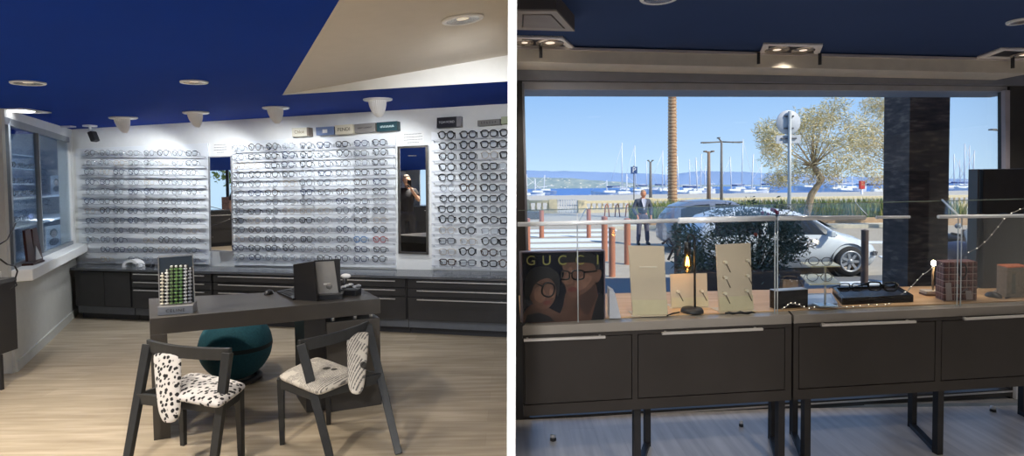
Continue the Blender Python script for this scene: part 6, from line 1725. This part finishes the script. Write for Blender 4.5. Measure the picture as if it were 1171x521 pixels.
# sailboats
M_hull = mat('white_hull', (.72, .72, .70), .4, var=.03); M_mast = mat('white_mast', (.74, .74, .74), .4); M_cov = mat('blue_sail_cover', srgb(60, 80, 130), .8)
def sailboat(px, pyt, y, i, cov, lean=0):
    p = at(px, 226, y); L_ = 5.0; b0_ = V((p.x, y, SEA + .2)); r2 = random.Random(i)
    t = root('sailboat', '', 'sailboat', b0_, 'sailboats moored in the marina')
    zt_ = at(px, pyt, y).z
    mb = MB(); st = 8; ring = []
    sgn = r2.choice((-1, 1))
    for k in range(st + 1):
        u = k / st; x = (u - .5) * L_ * sgn; w_ = 1.15 * math.sin(PI * min(1, .25 + u * .75)) ** .8 + .02
        if k == st: w_ = .03
        sh = .75 + .4 * u * u
        ring.append([b0_ + V((x, -w_, sh)), b0_ + V((x * .95, -w_ * .5, 0)), b0_ + V((x * .95, w_ * .5, 0)), b0_ + V((x, w_, sh))])
    for q in ring: mb.v += q
    for k in range(st):
        for j in range(4): mb.f.append([k * 4 + j, k * 4 + (j + 1) % 4, k * 4 + 4 + (j + 1) % 4, k * 4 + 4 + j]); mb.m.append(0); mb.sm.append(False)
    mb.f += [[3, 2, 1, 0], [st * 4 + j for j in range(4)]]; mb.m += [0, 0]; mb.sm += [False, False]
    mb.build('hull', M_hull, t)
    MB().box(b0_ + V((-.4 * sgn, 0, .95)), (1.8, .9, .4)).build('cabin', M_hull, t, bevel=.1)
    MB().tube([b0_ + V((0, 0, .8)), V((b0_.x + lean, y, zt_))], .09, 6, rr=[.11, .07]).build('mast', M_mast, t)
    MB().tube([b0_ + V((0, 0, 1.7)), b0_ + V((-2.0 * sgn, 0, 1.75))], .12 if cov else .05, 6).build('boom', M_cov if cov else M_mast, t)
    MB().tube([b0_ + V((L_ * .48 * sgn, 0, 1.2)), V((b0_.x + lean, y, zt_ - .3))], .03, 4).build('stay', M_mast, t)
    return t
def nice(px):
    marks = [(590, 'window frame'), (640, 'white gate'), (745, 'standing man'), (769, 'palm tree'), (811, 'brown T shaped street lamp'), (825, 'double armed street lamp'), (902, 'round road sign'), (985, 'red post'), (1062, 'stone column')]
    m = min(marks, key=lambda q: abs(q[0] - px)); return m[1], px < m[0], abs(px - m[0])
used = {}
mast_list = [(602.5, 199, 62), (612, 204, 66), (622, 200, 64), (694, 206, 66), (711.5, 163, 52), (716.5, 199, 64), (727, 166, 55), (739.5, 184, 60), (757.5, 172, 56), (761, 190, 64), (776, 178, 58), (789, 182, 60), (797.5, 180, 62), (801, 176, 58), (806, 190, 66), (836.5, 179, 60), (848, 159, 52), (859.5, 176, 60), (870, 188, 64), (921, 196, 60), (954, 196, 64), (958.5, 197, 62), (963, 198, 60), (975, 200, 66), (1008, 198, 64), (1091, 176, 60), (1098, 182, 62), (1102.5, 164, 56), (1108, 166, 58), (1112, 172, 62)]
for i, (px, pyt, y) in enumerate(mast_list):
    mk, before, dist = nice(px); key = mk + str(before); used.setdefault(key, []).append((dist, i))
boats = {}
for i, (px, pyt, y) in enumerate(mast_list):
    mk, before, dist = nice(px); key = mk + str(before); rank = sorted(used[key]).index((dist, i))
    t = sailboat(px, pyt, 74 + (i * 5 % 12) * 3.2, i, i % 3 == 0, (rnd.random() - .5) * .5)
    order = '' if rank == 0 else ORD[rank] + ' '
    t['label'] = f'moored sailboat, mast {"" if rank else "first "}{order}{"towards the partition" if before else "towards the side wall"} from the {mk}'.replace('  ', ' ')
# low white motorboats
for k, (px, w_) in enumerate(((632, 16), (655, 12), (676, 14), (700, 12), (866, 16), (885, 14), (935, 16), (1000, 14), (1022, 16))):
    y = 71.5; p = at(px, 227, y); W_ = w_ * y / F; mk, before, dist = nice(px)
    b0_ = V((p.x, y, SEA)); t = root('motorboat', f'low white motorboat at the quay, {ORD[k]} counting from the window frame', 'motorboat', b0_, 'motorboats at the quay')
    MB().poly([b0_ + V((-W_ / 2, -.7, .6)), b0_ + V((-W_ * .4, -.7, .1)), b0_ + V((W_ * .4, -.7, .1)), b0_ + V((W_ / 2, -.7, .75)), b0_ + V((0, -.7, .65))], (0, 1.4, 0)).build('hull', M_hull, t)
    MB().poly([b0_ + V((-W_ * .2, -.5, .68)), b0_ + V((W_ * .2, -.5, .68)), b0_ + V((W_ * .08, -.5, 1.05)), b0_ + V((-W_ * .15, -.5, 1.05))], (0, 1.0, 0)).build('cabin', M_whitep, t)

# ---- plants
def leafcloud(mb, centers, n, lw, ll, r2, mats_n):
    for i in range(n):
        c_, r_ = centers[r2.randrange(len(centers))]
        v = V((r2.gauss(0, 1), r2.gauss(0, 1), r2.gauss(0, 1))); v = v.normalized() * (r2.random() ** .45)
        p = c_ + V((v.x * r_[0], v.y * r_[1], v.z * r_[2]))
        d = V((r2.gauss(0, 1), r2.gauss(0, 1), r2.gauss(0, .8))).normalized(); s_ = d.orthogonal().normalized(); s_ = Matrix.Rotation(r2.uniform(0, 6.28), 3, d) @ s_
        l_ = ll * r2.uniform(.6, 1.3); w_ = lw * r2.uniform(.6, 1.3); mb.mi = r2.randrange(mats_n)
        mb.add([p, p + d * l_ * .5 + s_ * w_, p + d * l_, p + d * l_ * .5 - s_ * w_], [(0, 1, 2, 3)])
def branches(base, tips, r0, mb, r2, mid=.5):
    for tp_ in tips:
        m_ = base.lerp(tp_, mid) + V((r2.uniform(-.15, .15), r2.uniform(-.15, .15), .1)); mb.tube([base, m_, tp_], r0, 5, rr=[r0, r0 * .6, r0 * .2])
M_bark = mat('grey_brown_bark', srgb(158, 140, 112), .95, var=.2)
def tree(lab, y, trunk_px, blobs, n, cols_, lw, ll, seed):
    r2 = random.Random(seed); b_ = gr(*trunk_px[0]) if False else at(trunk_px[0][0], trunk_px[0][1], y); b_.z = GZ
    t = root('feathery_tree', lab, 'tree', b_)
    mb = MB(); pts = [b_] + [at(x, yy_, y) for x, yy_ in trunk_px[1:]]
    mb.tube(pts, .09, 8, rr=[.13 - .05 * i / len(pts) for i in range(len(pts))])
    cs = [(at(x, yy_, y + r2.uniform(-.5, .5)), (rx * y / F, .8, rz * y / F)) for x, yy_, rx, rz in blobs]
    for c_, _ in cs: branches(pts[-1], [c_, c_ + V((r2.uniform(-.4, .4), 0, .4)), c_ + V((r2.uniform(-.5, .5), 0, -.2))], .020, mb, r2)
    mb.build('trunk', M_bark, t)
    mb = MB(); leafcloud(mb, cs, n, lw, ll, r2, len(cols_)); mb.build('foliage', cols_, t)
T1 = mat('olive_yellow_leaf', srgb(222, 202, 152), .9); T2 = mat('sage_leaf', srgb(196, 184, 134), .9); T3 = mat('straw_leaf', srgb(232, 218, 176), .9); T4 = mat('dull_green_leaf', srgb(176, 166, 112), .9)
tree('feathery yellow green tree behind the round road sign', 19, [(918, 240), (928, 222), (940, 205), (930, 190)], [(878, 150, 12, 14), (892, 205, 18, 12), (945, 200, 22, 14), (975, 150, 14, 22), (920, 140, 20, 18), (905, 150, 22, 20), (930, 160, 25, 25), (955, 125, 13, 22), (950, 160, 24, 28), (890, 180, 18, 16), (915, 195, 26, 16), (965, 180, 18, 22), (935, 135, 18, 16), (882, 165, 10, 12)], 9500, [T1, T2, T3, T4], .012, .20, 1)
tree('feathery straw coloured tree next to the stone column', 20.5, [(1034, 240), (1033, 215), (1031, 195)], [(1000, 120, 12, 12), (1022, 110, 10, 14), (995, 150, 18, 22), (1010, 205, 20, 12), (1034, 205, 12, 14), (1010, 145, 22, 22), (1030, 135, 18, 22), (1020, 125, 14, 12), (1005, 170, 20, 18), (1030, 170, 20, 26), (985, 165, 12, 14), (1045, 150, 18, 30), (1050, 190, 14, 16), (985, 190, 16, 14)], 9500, [T1, T3, T2, T1], .012, .20, 2)
# dark shrub in a planter just outside
r2 = random.Random(5); yb_ = 8.0
b_ = at(862, 300, yb_); b_.z = gz(yb_)
t = root('planted_shrub', 'big grey green shrub in a brown box planter outside the window', 'shrub', b_)
cs = [(at(x - 20, yy_, yb_ + dy), (rx * yb_ / F, .35, rz * yb_ / F)) for x, yy_, rx, rz, dy in ((825, 285, 24, 26, 0), (850, 262, 26, 24, 0), (885, 270, 26, 30, 0), (900, 295, 24, 26, -.1), (860, 295, 32, 24, -.1), (815, 305, 22, 22, 0), (915, 285, 20, 18, 0), (803, 268, 16, 18, 0), (808, 300, 16, 24, 0), (930, 278, 16, 14, 0), (918, 262, 16, 12, 0), (840, 318, 30, 18, -.05), (880, 315, 26, 14, -.1), (880, 250, 20, 12, 0))]
S1_ = mat('shrub_grey_green', srgb(110, 118, 98), .95, spec=.15); S2_ = mat('shrub_dark_green', srgb(84, 94, 78), .95, spec=.15); S3_ = mat('shrub_pale_leaf', srgb(138, 146, 132), .95, spec=.15); 
mb = MB()
stem = V((b_.x, b_.y, b_.z + .3))
for c_, _ in cs: branches(stem, [c_, c_ + V((.15, 0, .15)), c_ + V((-.12, 0, .2))], .014, mb, r2)
for x, yy_ in ((812, 246), (834, 232), (845, 238), (868, 236), (890, 228), (822, 240), (900, 236), (918, 240), (858, 224)): branches(stem, [at(x, yy_, yb_)], .010, mb, r2, .6)
mb.build('stems', mat('shrub_stem', srgb(96, 84, 68), .9), t)
mb = MB(); leafcloud(mb, cs, 8000, .011, .085, r2, 4); 
tips = [(at(x, yy_, yb_), (.12, .12, .14)) for x, yy_ in ((812, 250), (834, 240), (845, 242), (868, 240), (890, 236), (822, 246), (900, 242), (918, 246), (858, 234))]
leafcloud(mb, tips, 500, .010, .06, r2, 4)
mb.build('foliage', [S2_, S1_, S1_, S3_], t)
mb = MB()
p0, p1 = at(800, 345, 7.6), at(916, 345, 7.6); zt_ = at(880, 305, 7.6).z
mb.box(((p0.x + p1.x) / 2, 7.95, (zt_ + gz(8)) / 2 - .05), (p1.x - p0.x, .7, zt_ - gz(8) - .04)); mb.build('box_planter', mat('brown_planter', srgb(98, 82, 72), .7), t)
mb = MB()
for x, yy_ in ((872, 243.5), (878, 245), (886, 241), (889, 243), (883, 239.5)): mb.ball(at(x, yy_, 7.9), .03, 8, 6)
mb.build('blossom', mat('crimson_blossom', srgb(200, 50, 76), .6), t)
MB().ball(at(864, 268, 7.75), .028, 8, 6).build('blossom', mat('orange_blossom', srgb(230, 90, 50), .6), t)

# ---- cars
def car(lab, x0, x1, y, zg, col, H=1.5, W_=1.65, name='car', flip=1):
    """small hatchback, nose towards +x"""
    L_ = x1 - x0; t = root(name, lab, 'car', V(((x0 + x1) / 2, y, zg)))
    P = lambda u, v, z: V((x0 + u * L_, y + v, zg + z))
    S = [ # u, half width, bottom, belt, top half width, top
        (0.00, .60, .34, .72, .50, .80), (.03, .74, .24, .84, .62, 1.05), (.10, .80, .20, .90, .62, 1.32), (.22, .83, .20, .92, .62, 1.46), (.40, .84, .20, .92, .63, 1.50), (.55, .84, .20, .92, .62, 1.46),
        (.66, .84, .20, .92, .60, 1.30), (.76, .83, .20, .91, .66, 1.02), (.80, .83, .20, .88, .70, .95), (.88, .80, .20, .80, .66, .86), (.95, .74, .22, .68, .60, .74), (1.0, .56, .30, .54, .46, .58)]
    k = H / 1.5; w_ = W_ / 1.68
    mb = MB(); n = 10
    for u, hw, bt_, be, tw, tp_ in S:
        hw *= w_; tw *= w_; bt_ *= k; be *= k; tp_ *= k
        pr = [(hw * .90, bt_), (hw, (bt_ + be) / 2), (hw * .97, be), (tw, max(be, tp_ - .05 * k)), (tw * .75, tp_)]
        ring = [P(u, -a_, z) for a_, z in pr] + [P(u, a_, z) for a_, z in reversed(pr)]
        mb.v += ring
    for i in range(len(S) - 1):
        for j in range(n):
            mb.f.append([i * n + j, i * n + (j + 1) % n, (i + 1) * n + (j + 1) % n, (i + 1) * n + j]); mb.m.append(0); mb.sm.append(True)
    mb.f += [list(range(n))[::-1], [(len(S) - 1) * n + j for j in range(n)]]; mb.m += [0, 0]; mb.sm += [False, False]
    body = mb.build('body', col, t)
    def sec(u):
        for a_, b__ in zip(S, S[1:]):
            if u <= b__[0]: f_ = (u - a_[0]) / (b__[0] - a_[0]); return [lerp(p, q, f_) for p, q in zip(a_, b__)]
    def side(u, v, s_, out=.012):  # v: 0 belt .. 1 top
        _, hw, bt_, be, tw, tp_ = sec(u); hw *= w_ * .97; tw *= w_
        return P(u, s_ * (lerp(hw, tw, v) + out), (lerp(be, max(be, tp_ - .05), v)) * k)
    M_cg = mat('dark_car_glass', (.03, .035, .045), .05, .2, var=.02)
    for s_ in (-1, 1):
        for us in ((.10, .16, .36), (.38, .56, .745)):
            lo_ = [side(us[0] + (us[2] - us[0]) * i / 6, .06, s_) for i in range(7)]; hi_ = [side(us[0] + .015 + (us[2] - us[0] - .03 - (.10 if us[2] > .7 else 0)) * i / 6, .90, s_) for i in range(7)]
            q = MB()
            for i in range(6): q.quad([lo_[i], lo_[i + 1], hi_[i + 1], hi_[i]])
            q.build('side_window', M_cg, t)
        q = [P(.60, s_ * .84 * w_ * .99 * .97, .90 * k)]
        MB().box(P(.70, s_ * .93 * w_, .96 * k), (.10, .16, .12)).build('wing_mirror', col, t, bevel=.02)
        MB().poly([P(.945, s_ * (.765 * w_), .56 * k), P(.99, s_ * .66 * w_, .52 * k), P(.985, s_ * .66 * w_, .44 * k), P(.95, s_ * .765 * w_, .45 * k)], V((0, s_ * .02, 0))).build('headlight', mat('dark_lamp_lens', (.05, .05, .06), .15), t)
        for u in (.20, .815):
            c_ = P(u, s_ * (.845 * w_ - .10), .295); R_ = Matrix.Rotation(PI / 2, 3, 'X')
            MB().lathe([(.365, -.115), (.365, .115)], P(u, s_ * (.84 * w_ - .115), .30), 28, R_).build('wheel_arch', M_blackm, t)
            wh = MB().lathe([(.20, -.10), (.285, -.10), (.305, -.06), (.305, .06), (.285, .10), (.20, .10)], P(u, s_ * (.86 * w_ - .10), .305), 32, R_).build('wheel', mat('tyre_rubber', (.02, .02, .022), .8), t)
            q = MB(); cc = P(u, s_ * (.86 * w_ - .02), .305)
            q.lathe([(.185, -.03), (.215, -.03), (.215, .03), (.185, .03), (.185, -.03)], cc, 32, R_)
            for a in range(7):
                A_ = a * 2 * PI / 7; q.bar(cc, cc + V((math.cos(A_) * .20, 0, math.sin(A_) * .20)), .05, .03, up=V((0, 1, 0)))
            q.lathe([(.0003, -.03), (.05, -.03), (.05, .03), (.0003, .03)], cc, 16, R_)
            q.build('alloy_rim', mat('silver_alloy', (.42, .43, .45), .35, .5), wh)
    # windscreens
    q = MB()
    for us in ((.665, .765),):
        _, hw0, _, be0, tw0, tp0 = sec(us[0]); _, hw1, _, be1, tw1, tp1 = sec(us[1])
        q.quad([P(us[0], -tw0 * w_ * .85, tp0 * k + .012), P(us[1] + .012, -tw1 * w_ * .9, tp1 * k + .012), P(us[1] + .012, tw1 * w_ * .9, tp1 * k + .012), P(us[0], tw0 * w_ * .85, tp0 * k + .012)])
    q.build('windscreen', M_cg, t)
    MB().bar(side(.745, .0, -1, .02), side(.64, .95, -1, .012), .03, .03).build('door_pillar', col, t)
    return t
M_carw = mat('white_car_paint', (.66, .70, .74), .25, var=.01, coat=.5); M_cars = mat('silver_car_paint', (.24, .26, .30), .25, .4, var=.01, coat=.5)
yw = 10.8; xe = at(1012, 290, yw).x
car('white hatchback parked behind the shrub with its front wheel showing', xe - 3.75, xe, yw + .8, gz(yw) + .0, M_carw, 1.36, 1.6)
ys = 14.5; xe = at(906, 270, ys).x
car('silver grey car parked beyond the shrub', xe - 3.3, xe, ys + .8, GZ, M_cars, 1.42, 1.6)

# ---- motorcycle between column and black panel
ym = 9.0; pm_ = gr(1098, 322); cx = at(1098, 300, ym).x; zg = gz(ym)
t = root('motorcycle', 'dark parked motorcycle with round shield beside the stone column', 'motorcycle', V((cx, ym, zg)))
for s_, dx in ((1, .18), (-1, -.30)):
    w_ = MB().lathe([(.20, -.05), (.27, -.05), (.30, 0), (.27, .05), (.20, .05)], V((cx + dx + .1, ym + s_ * .35, zg + .30)), 24, Matrix.Rotation(.9, 3, 'Z') @ Matrix.Rotation(PI / 2, 3, 'X')).build('wheel', mat('tyre_rubber', (.02, .02, .022), .8), t)
MB().ball(V((cx, ym, zg + .62)), .30, 16, 10, (.62, 1.3, .6)).build('fairing', mat('navy_fairing', srgb(40, 50, 76), .3), t)
MB().ball(V((cx + .08, ym + .45, zg + .82)), .22, 14, 8, (.7, 1.6, .35)).build('seat', M_blacks, t)
pts = [V((cx - .02 + .24 * math.cos(a), ym - .35, zg + .86 + .30 * math.sin(a))) for a in [PI * .15 + PI * 1.1 * i / 10 for i in range(11)]]
MB().poly([V((cx - .16, ym - .38, zg + .62)), V((cx + .13, ym - .38, zg + .62)), V((cx + .18, ym - .30, zg + .98)), V((cx, ym - .25, zg + 1.12)), V((cx - .20, ym - .30, zg + .98))], (0, .02, 0)).build('wind_shield', mat('slate_shield', srgb(92, 104, 122), .2), t, bevel=.01)
MB().tube([V((cx - .32, ym - .2, zg + .95)), V((cx - .1, ym - .26, zg + .90)), V((cx + .12, ym - .26, zg + .90)), V((cx + .34, ym - .2, zg + .95))], .022, 8).build('handlebar', M_blacks, t)
MB().tube([V((cx + .05, ym - .42, zg + .30)), V((cx + .02, ym - .30, zg + .85))], .03, 8).build('fork', M_steel, t)
for s_ in (-1, 1): MB().ball(V((cx + s_ * .27, ym - .28, zg + 1.08)), .05, 10, 6, (1.3, .5, .9)).build('mirror', mat('pale_mirror_back', (.3, .32, .35), .3), t)
MB().ball(V((cx - .02, ym - .42, zg + .66)), .075, 12, 8, (1, .5, 1)).build('headlight', mat('pale_headlight', (.6, .62, .65), .15), t)
# red posts
for px, py0, py1, lab in ((985.5, 206, 224, 'small red and white channel marker post in the marina'),):
    y = 60; a_ = at(px, py1, y); b_ = at(px, py0, y); t = root('marker_post', lab, 'marker', V((a_.x, y, SEA)))
    MB().tube([V((a_.x, y, SEA)), V((a_.x, y, b_.z - .9))], .12, 8).build('pole', M_whitep, t); MB().box((a_.x, y, b_.z - .5), (.5, .3, .9)).build('red_board', mat('marker_red', srgb(196, 62, 56), .6), t)

# ---- the man by the bollards
ymn = 16.6; pc = at(735, 250, ymn); X0 = pc.x; zt_ = at(735, 216.6, ymn).z; Hm = zt_ - GZ; s0 = Hm / 1.75
t = root('person', 'grey haired man in a dark grey jacket over a pale shirt, standing by the bollards', 'person', V((X0, ymn, GZ)))
Q = lambda x, f_, z: V((X0 + x * s0, ymn - f_ * s0, GZ + z * s0))
M_sk2 = mat('tanned_skin', srgb(206, 140, 104), .6, var=.04)
face = V((-.55, -1, -.12))
head(t, Q(.015, .03, 1.615), .26 * s0, face, M_sk2, mat('greying_hair', srgb(170, 140, 116), .8))
J = [(Q(0, 0, .98), .09), (Q(0, 0, 1.2), .09), (Q(0, 0, 1.38), .09), (Q(0, .01, 1.46), (.06, .06)), (Q(.01, .02, 1.54), (.055, .055))]; Ed = [(0, 1), (1, 2), (2, 3), (3, 4)]
arms = ((-1, Q(-.30, .02, 1.13), Q(-.20, .20, .90)), (1, Q(.27, -.02, 1.12), Q(.23, .12, .88)))
for s_, el, wr in arms:
    i = len(J); J.append((Q(s_ * .19, 0, 1.40), .055)); Ed.append((2, i)); J.append((el, .042)); Ed.append((i, i + 1)); J.append((wr, .028)); Ed.append((i + 1, i + 2))
    hand(J, Ed, i + 2, wr, V((-.05 * s_, -.25, -1)), V((-s_ * .3, -1, 0)), .5)
for s_ in (-1, 1):
    i = len(J); J.append((Q(s_ * .10, 0, .90), .085)); Ed.append((0, i)); J.append((Q(s_ * .13, .02, .50), .058)); Ed.append((i, i + 1)); J.append((Q(s_ * .15, 0, .09), .04)); Ed.append((i + 1, i + 2))
skinned('body', J, Ed, M_sk2, t, 1)
M_jk = mat('charcoal_grey_jacket', srgb(84, 88, 98), .85)
J = [(Q(0, 0, .93), .155), (Q(0, 0, 1.2), .165), (Q(0, 0, 1.37), .155), (Q(0, -.01, 1.46), (.085, .075))]; Ed = [(0, 1), (1, 2), (2, 3)]
for s_, el, wr in arms:
    i = len(J); J.append((Q(s_ * .195, 0, 1.39), .075)); Ed.append((2, i)); J.append((el, .066)); Ed.append((i, i + 1)); J.append((el.lerp(wr, .85), .052)); Ed.append((i + 1, i + 2))
skinned('jacket', J, Ed, M_jk, t, 2)
# pale shirt shown in the V of the jacket
MB().poly([Q(-.075, .15, 1.42), Q(0, .185, 1.10), Q(.085, .15, 1.42), Q(.05, .115, 1.47), Q(-.045, .115, 1.47)], (0, -.03, 0)).build('shirt', mat('pale_grey_shirt', srgb(196, 198, 210), .8), t)
MB().poly([Q(-.065, .115, 1.46), Q(-.02, .14, 1.40), Q(-.02, .10, 1.48)], (0, -.02, 0)).build('collar', mat('rose_collar', srgb(196, 140, 140), .8), t)
MB().poly([Q(.075, .115, 1.46), Q(.03, .14, 1.40), Q(.03, .10, 1.48)], (0, -.02, 0)).build('collar', mat('rose_collar', srgb(196, 140, 140), .8), t)
J = [(Q(0, 0, 1.02), .14), (Q(0, 0, .94), .145)]; Ed = [(0, 1)]
for s_ in (-1, 1):
    i = len(J); J.append((Q(s_ * .095, 0, .84), .105)); Ed.append((1, i)); J.append((Q(s_ * .125, .02, .50), .080)); Ed.append((i, i + 1)); J.append((Q(s_ * .15, 0, .07), .066)); Ed.append((i + 1, i + 2))
skinned('trousers', J, Ed, mat('grey_jeans', srgb(98, 96, 112), .85), t, 1)
for s_ in (-1, 1): MB().tube([Q(s_ * .15, -.08, .05), Q(s_ * .15, .04, .05), Q(s_ * .16, .15, .04), Q(s_ * .16, .20, .03)], .05, 10, rr=[.042, .05, .042, .03]).build('shoe', M_blackm, t)
# small red-black street bits beside the tall beige card
p = gr(764, 303); o = MB().tube([p + V((.0, 0, .12)), p + V((.14, 0, .42)), p + V((.02, 0, .62)), p + V((-.14, 0, .5))], .028, 6).build('bicycle_lock_hoop', M_corten_shade); tag(o, 'curved dark metal hoop on the pavement beside the standing man', 'hoop')

# ================================================================== WHAT LIES BEHIND THE VIEWPOINT
gsl = MB().box((-4.5, -13, -.1), (30, 20, .1)).build('terrace', M_pave); struct(gsl, 'pale terrace behind the shop, seen only in mirrors', 'ground')
def tree_back(x, y, h, seed, lab):
    r2 = random.Random(seed); t = root('leafy_tree', lab, 'tree', V((x, y, 0)))
    mb = MB(); mb.tube([V((x, y, 0)), V((x + .1, y, h * .5)), V((x, y, h * .7))], .12, 8); mb.build('trunk', M_bark, t)
    cs = [(V((x + r2.uniform(-1, 1), y + r2.uniform(-.6, .6), h * r2.uniform(.55, 1))), (.9, .7, .7)) for _ in range(6)]
    mb = MB(); leafcloud(mb, cs, 1800, .05, .18, r2, 2); mb.build('foliage', [G1, G3], t)
bx = V((m1.x, m1.y, 0)) + r1 * 12
tree_back(bx.x + .5, bx.y - 2.5, 3.6, 21, 'leafy green tree glimpsed in the smaller mirror')
bl2 = MB().box((bx.x, bx.y - 1, .35), (5, .6, .7)); o = bl2.build('low_hedge', G3); tag(o, 'clipped green hedge glimpsed in the smaller mirror', 'hedge', kind='stuff')
# fill downlights behind the viewpoint, unseen, added to brighten both rooms
def fill_dl(x, y, z, lab, e, col=M_warm):
    p = V((x, y, z)); t = root('recessed_downlight', lab, 'ceiling light', p, 'added fill downlights behind the viewpoint')
    MB().lathe([(.07, -.010), (.085, -.012), (.09, -.008), (.09, -.0005), (.07, -.0005)], p, 20).build('trim_ring', M_whitep, t)
    MB().lathe([(.069, -.006), (.0003, -.005)], p, 16).build('bulb', mat('warm_lamp_glow', (.9, .8, .6), .5, emit=(1, .86, .66), estr=1.4), t)
    lamp('SPOT', p + V((0, 0, -.03)), e, col, p + V((0, 0, -1)), 140, .9, .07, t)
for i, (x, y, e) in enumerate(((-6.2, 3.0, 150), (-6.2, .4, 120), (-3.9, 1.2, 300), (-1.9, 1.4, 300), (-2.0, 3.1, 240), (-4.2, -1.2, 160), (-1.6, -.6, 160))):
    if (x, y) == (-2.0, 3.1): x, y = -3.3, 2.9
    fill_dl(x, y, hc(x, y), f'added unseen fill downlight over the left room, {ORD[i]} counting from the pier'.replace('left room', 'frame display room'), e)
for i, (x, y, e) in enumerate(((1.5, .6, 150), (3.6, .4, 150), (5.6, 1.0, 120))):
    fill_dl(x, y, hr(x), f'added unseen fill downlight over the window room, {ORD[i]} counting from the partition', e)
# unseen spot added to make the partition end look white
p = V((-.14, -.6, hc(-.14, -.6))); t = root('recessed_downlight', 'added unseen downlight that whitens the end of the white partition', 'ceiling light', p)
MB().lathe([(.05, -.010), (.062, -.012), (.066, -.008), (.066, -.0005), (.05, -.0005)], p, 20).build('trim_ring', M_whitep, t)
MB().lathe([(.049, -.006), (.0003, -.005)], p, 16).build('bulb', mat('warm_lamp_glow', (.9, .8, .6), .5, emit=(1, .86, .66), estr=1.4), t)
lamp('SPOT', p + V((0, 0, -.03)), 330, (1, 1, 1), V((0, 1.25, 1.5)), 46, .6, .06, t)
vs = sc.view_settings; vs.view_transform = 'Standard'; vs.look = 'None'; vs.exposure = 0.0; vs.gamma = 1.0; vs.use_curve_mapping = False
sc.cycles.transparent_max_bounces = 16
sc.cycles.max_bounces = 10
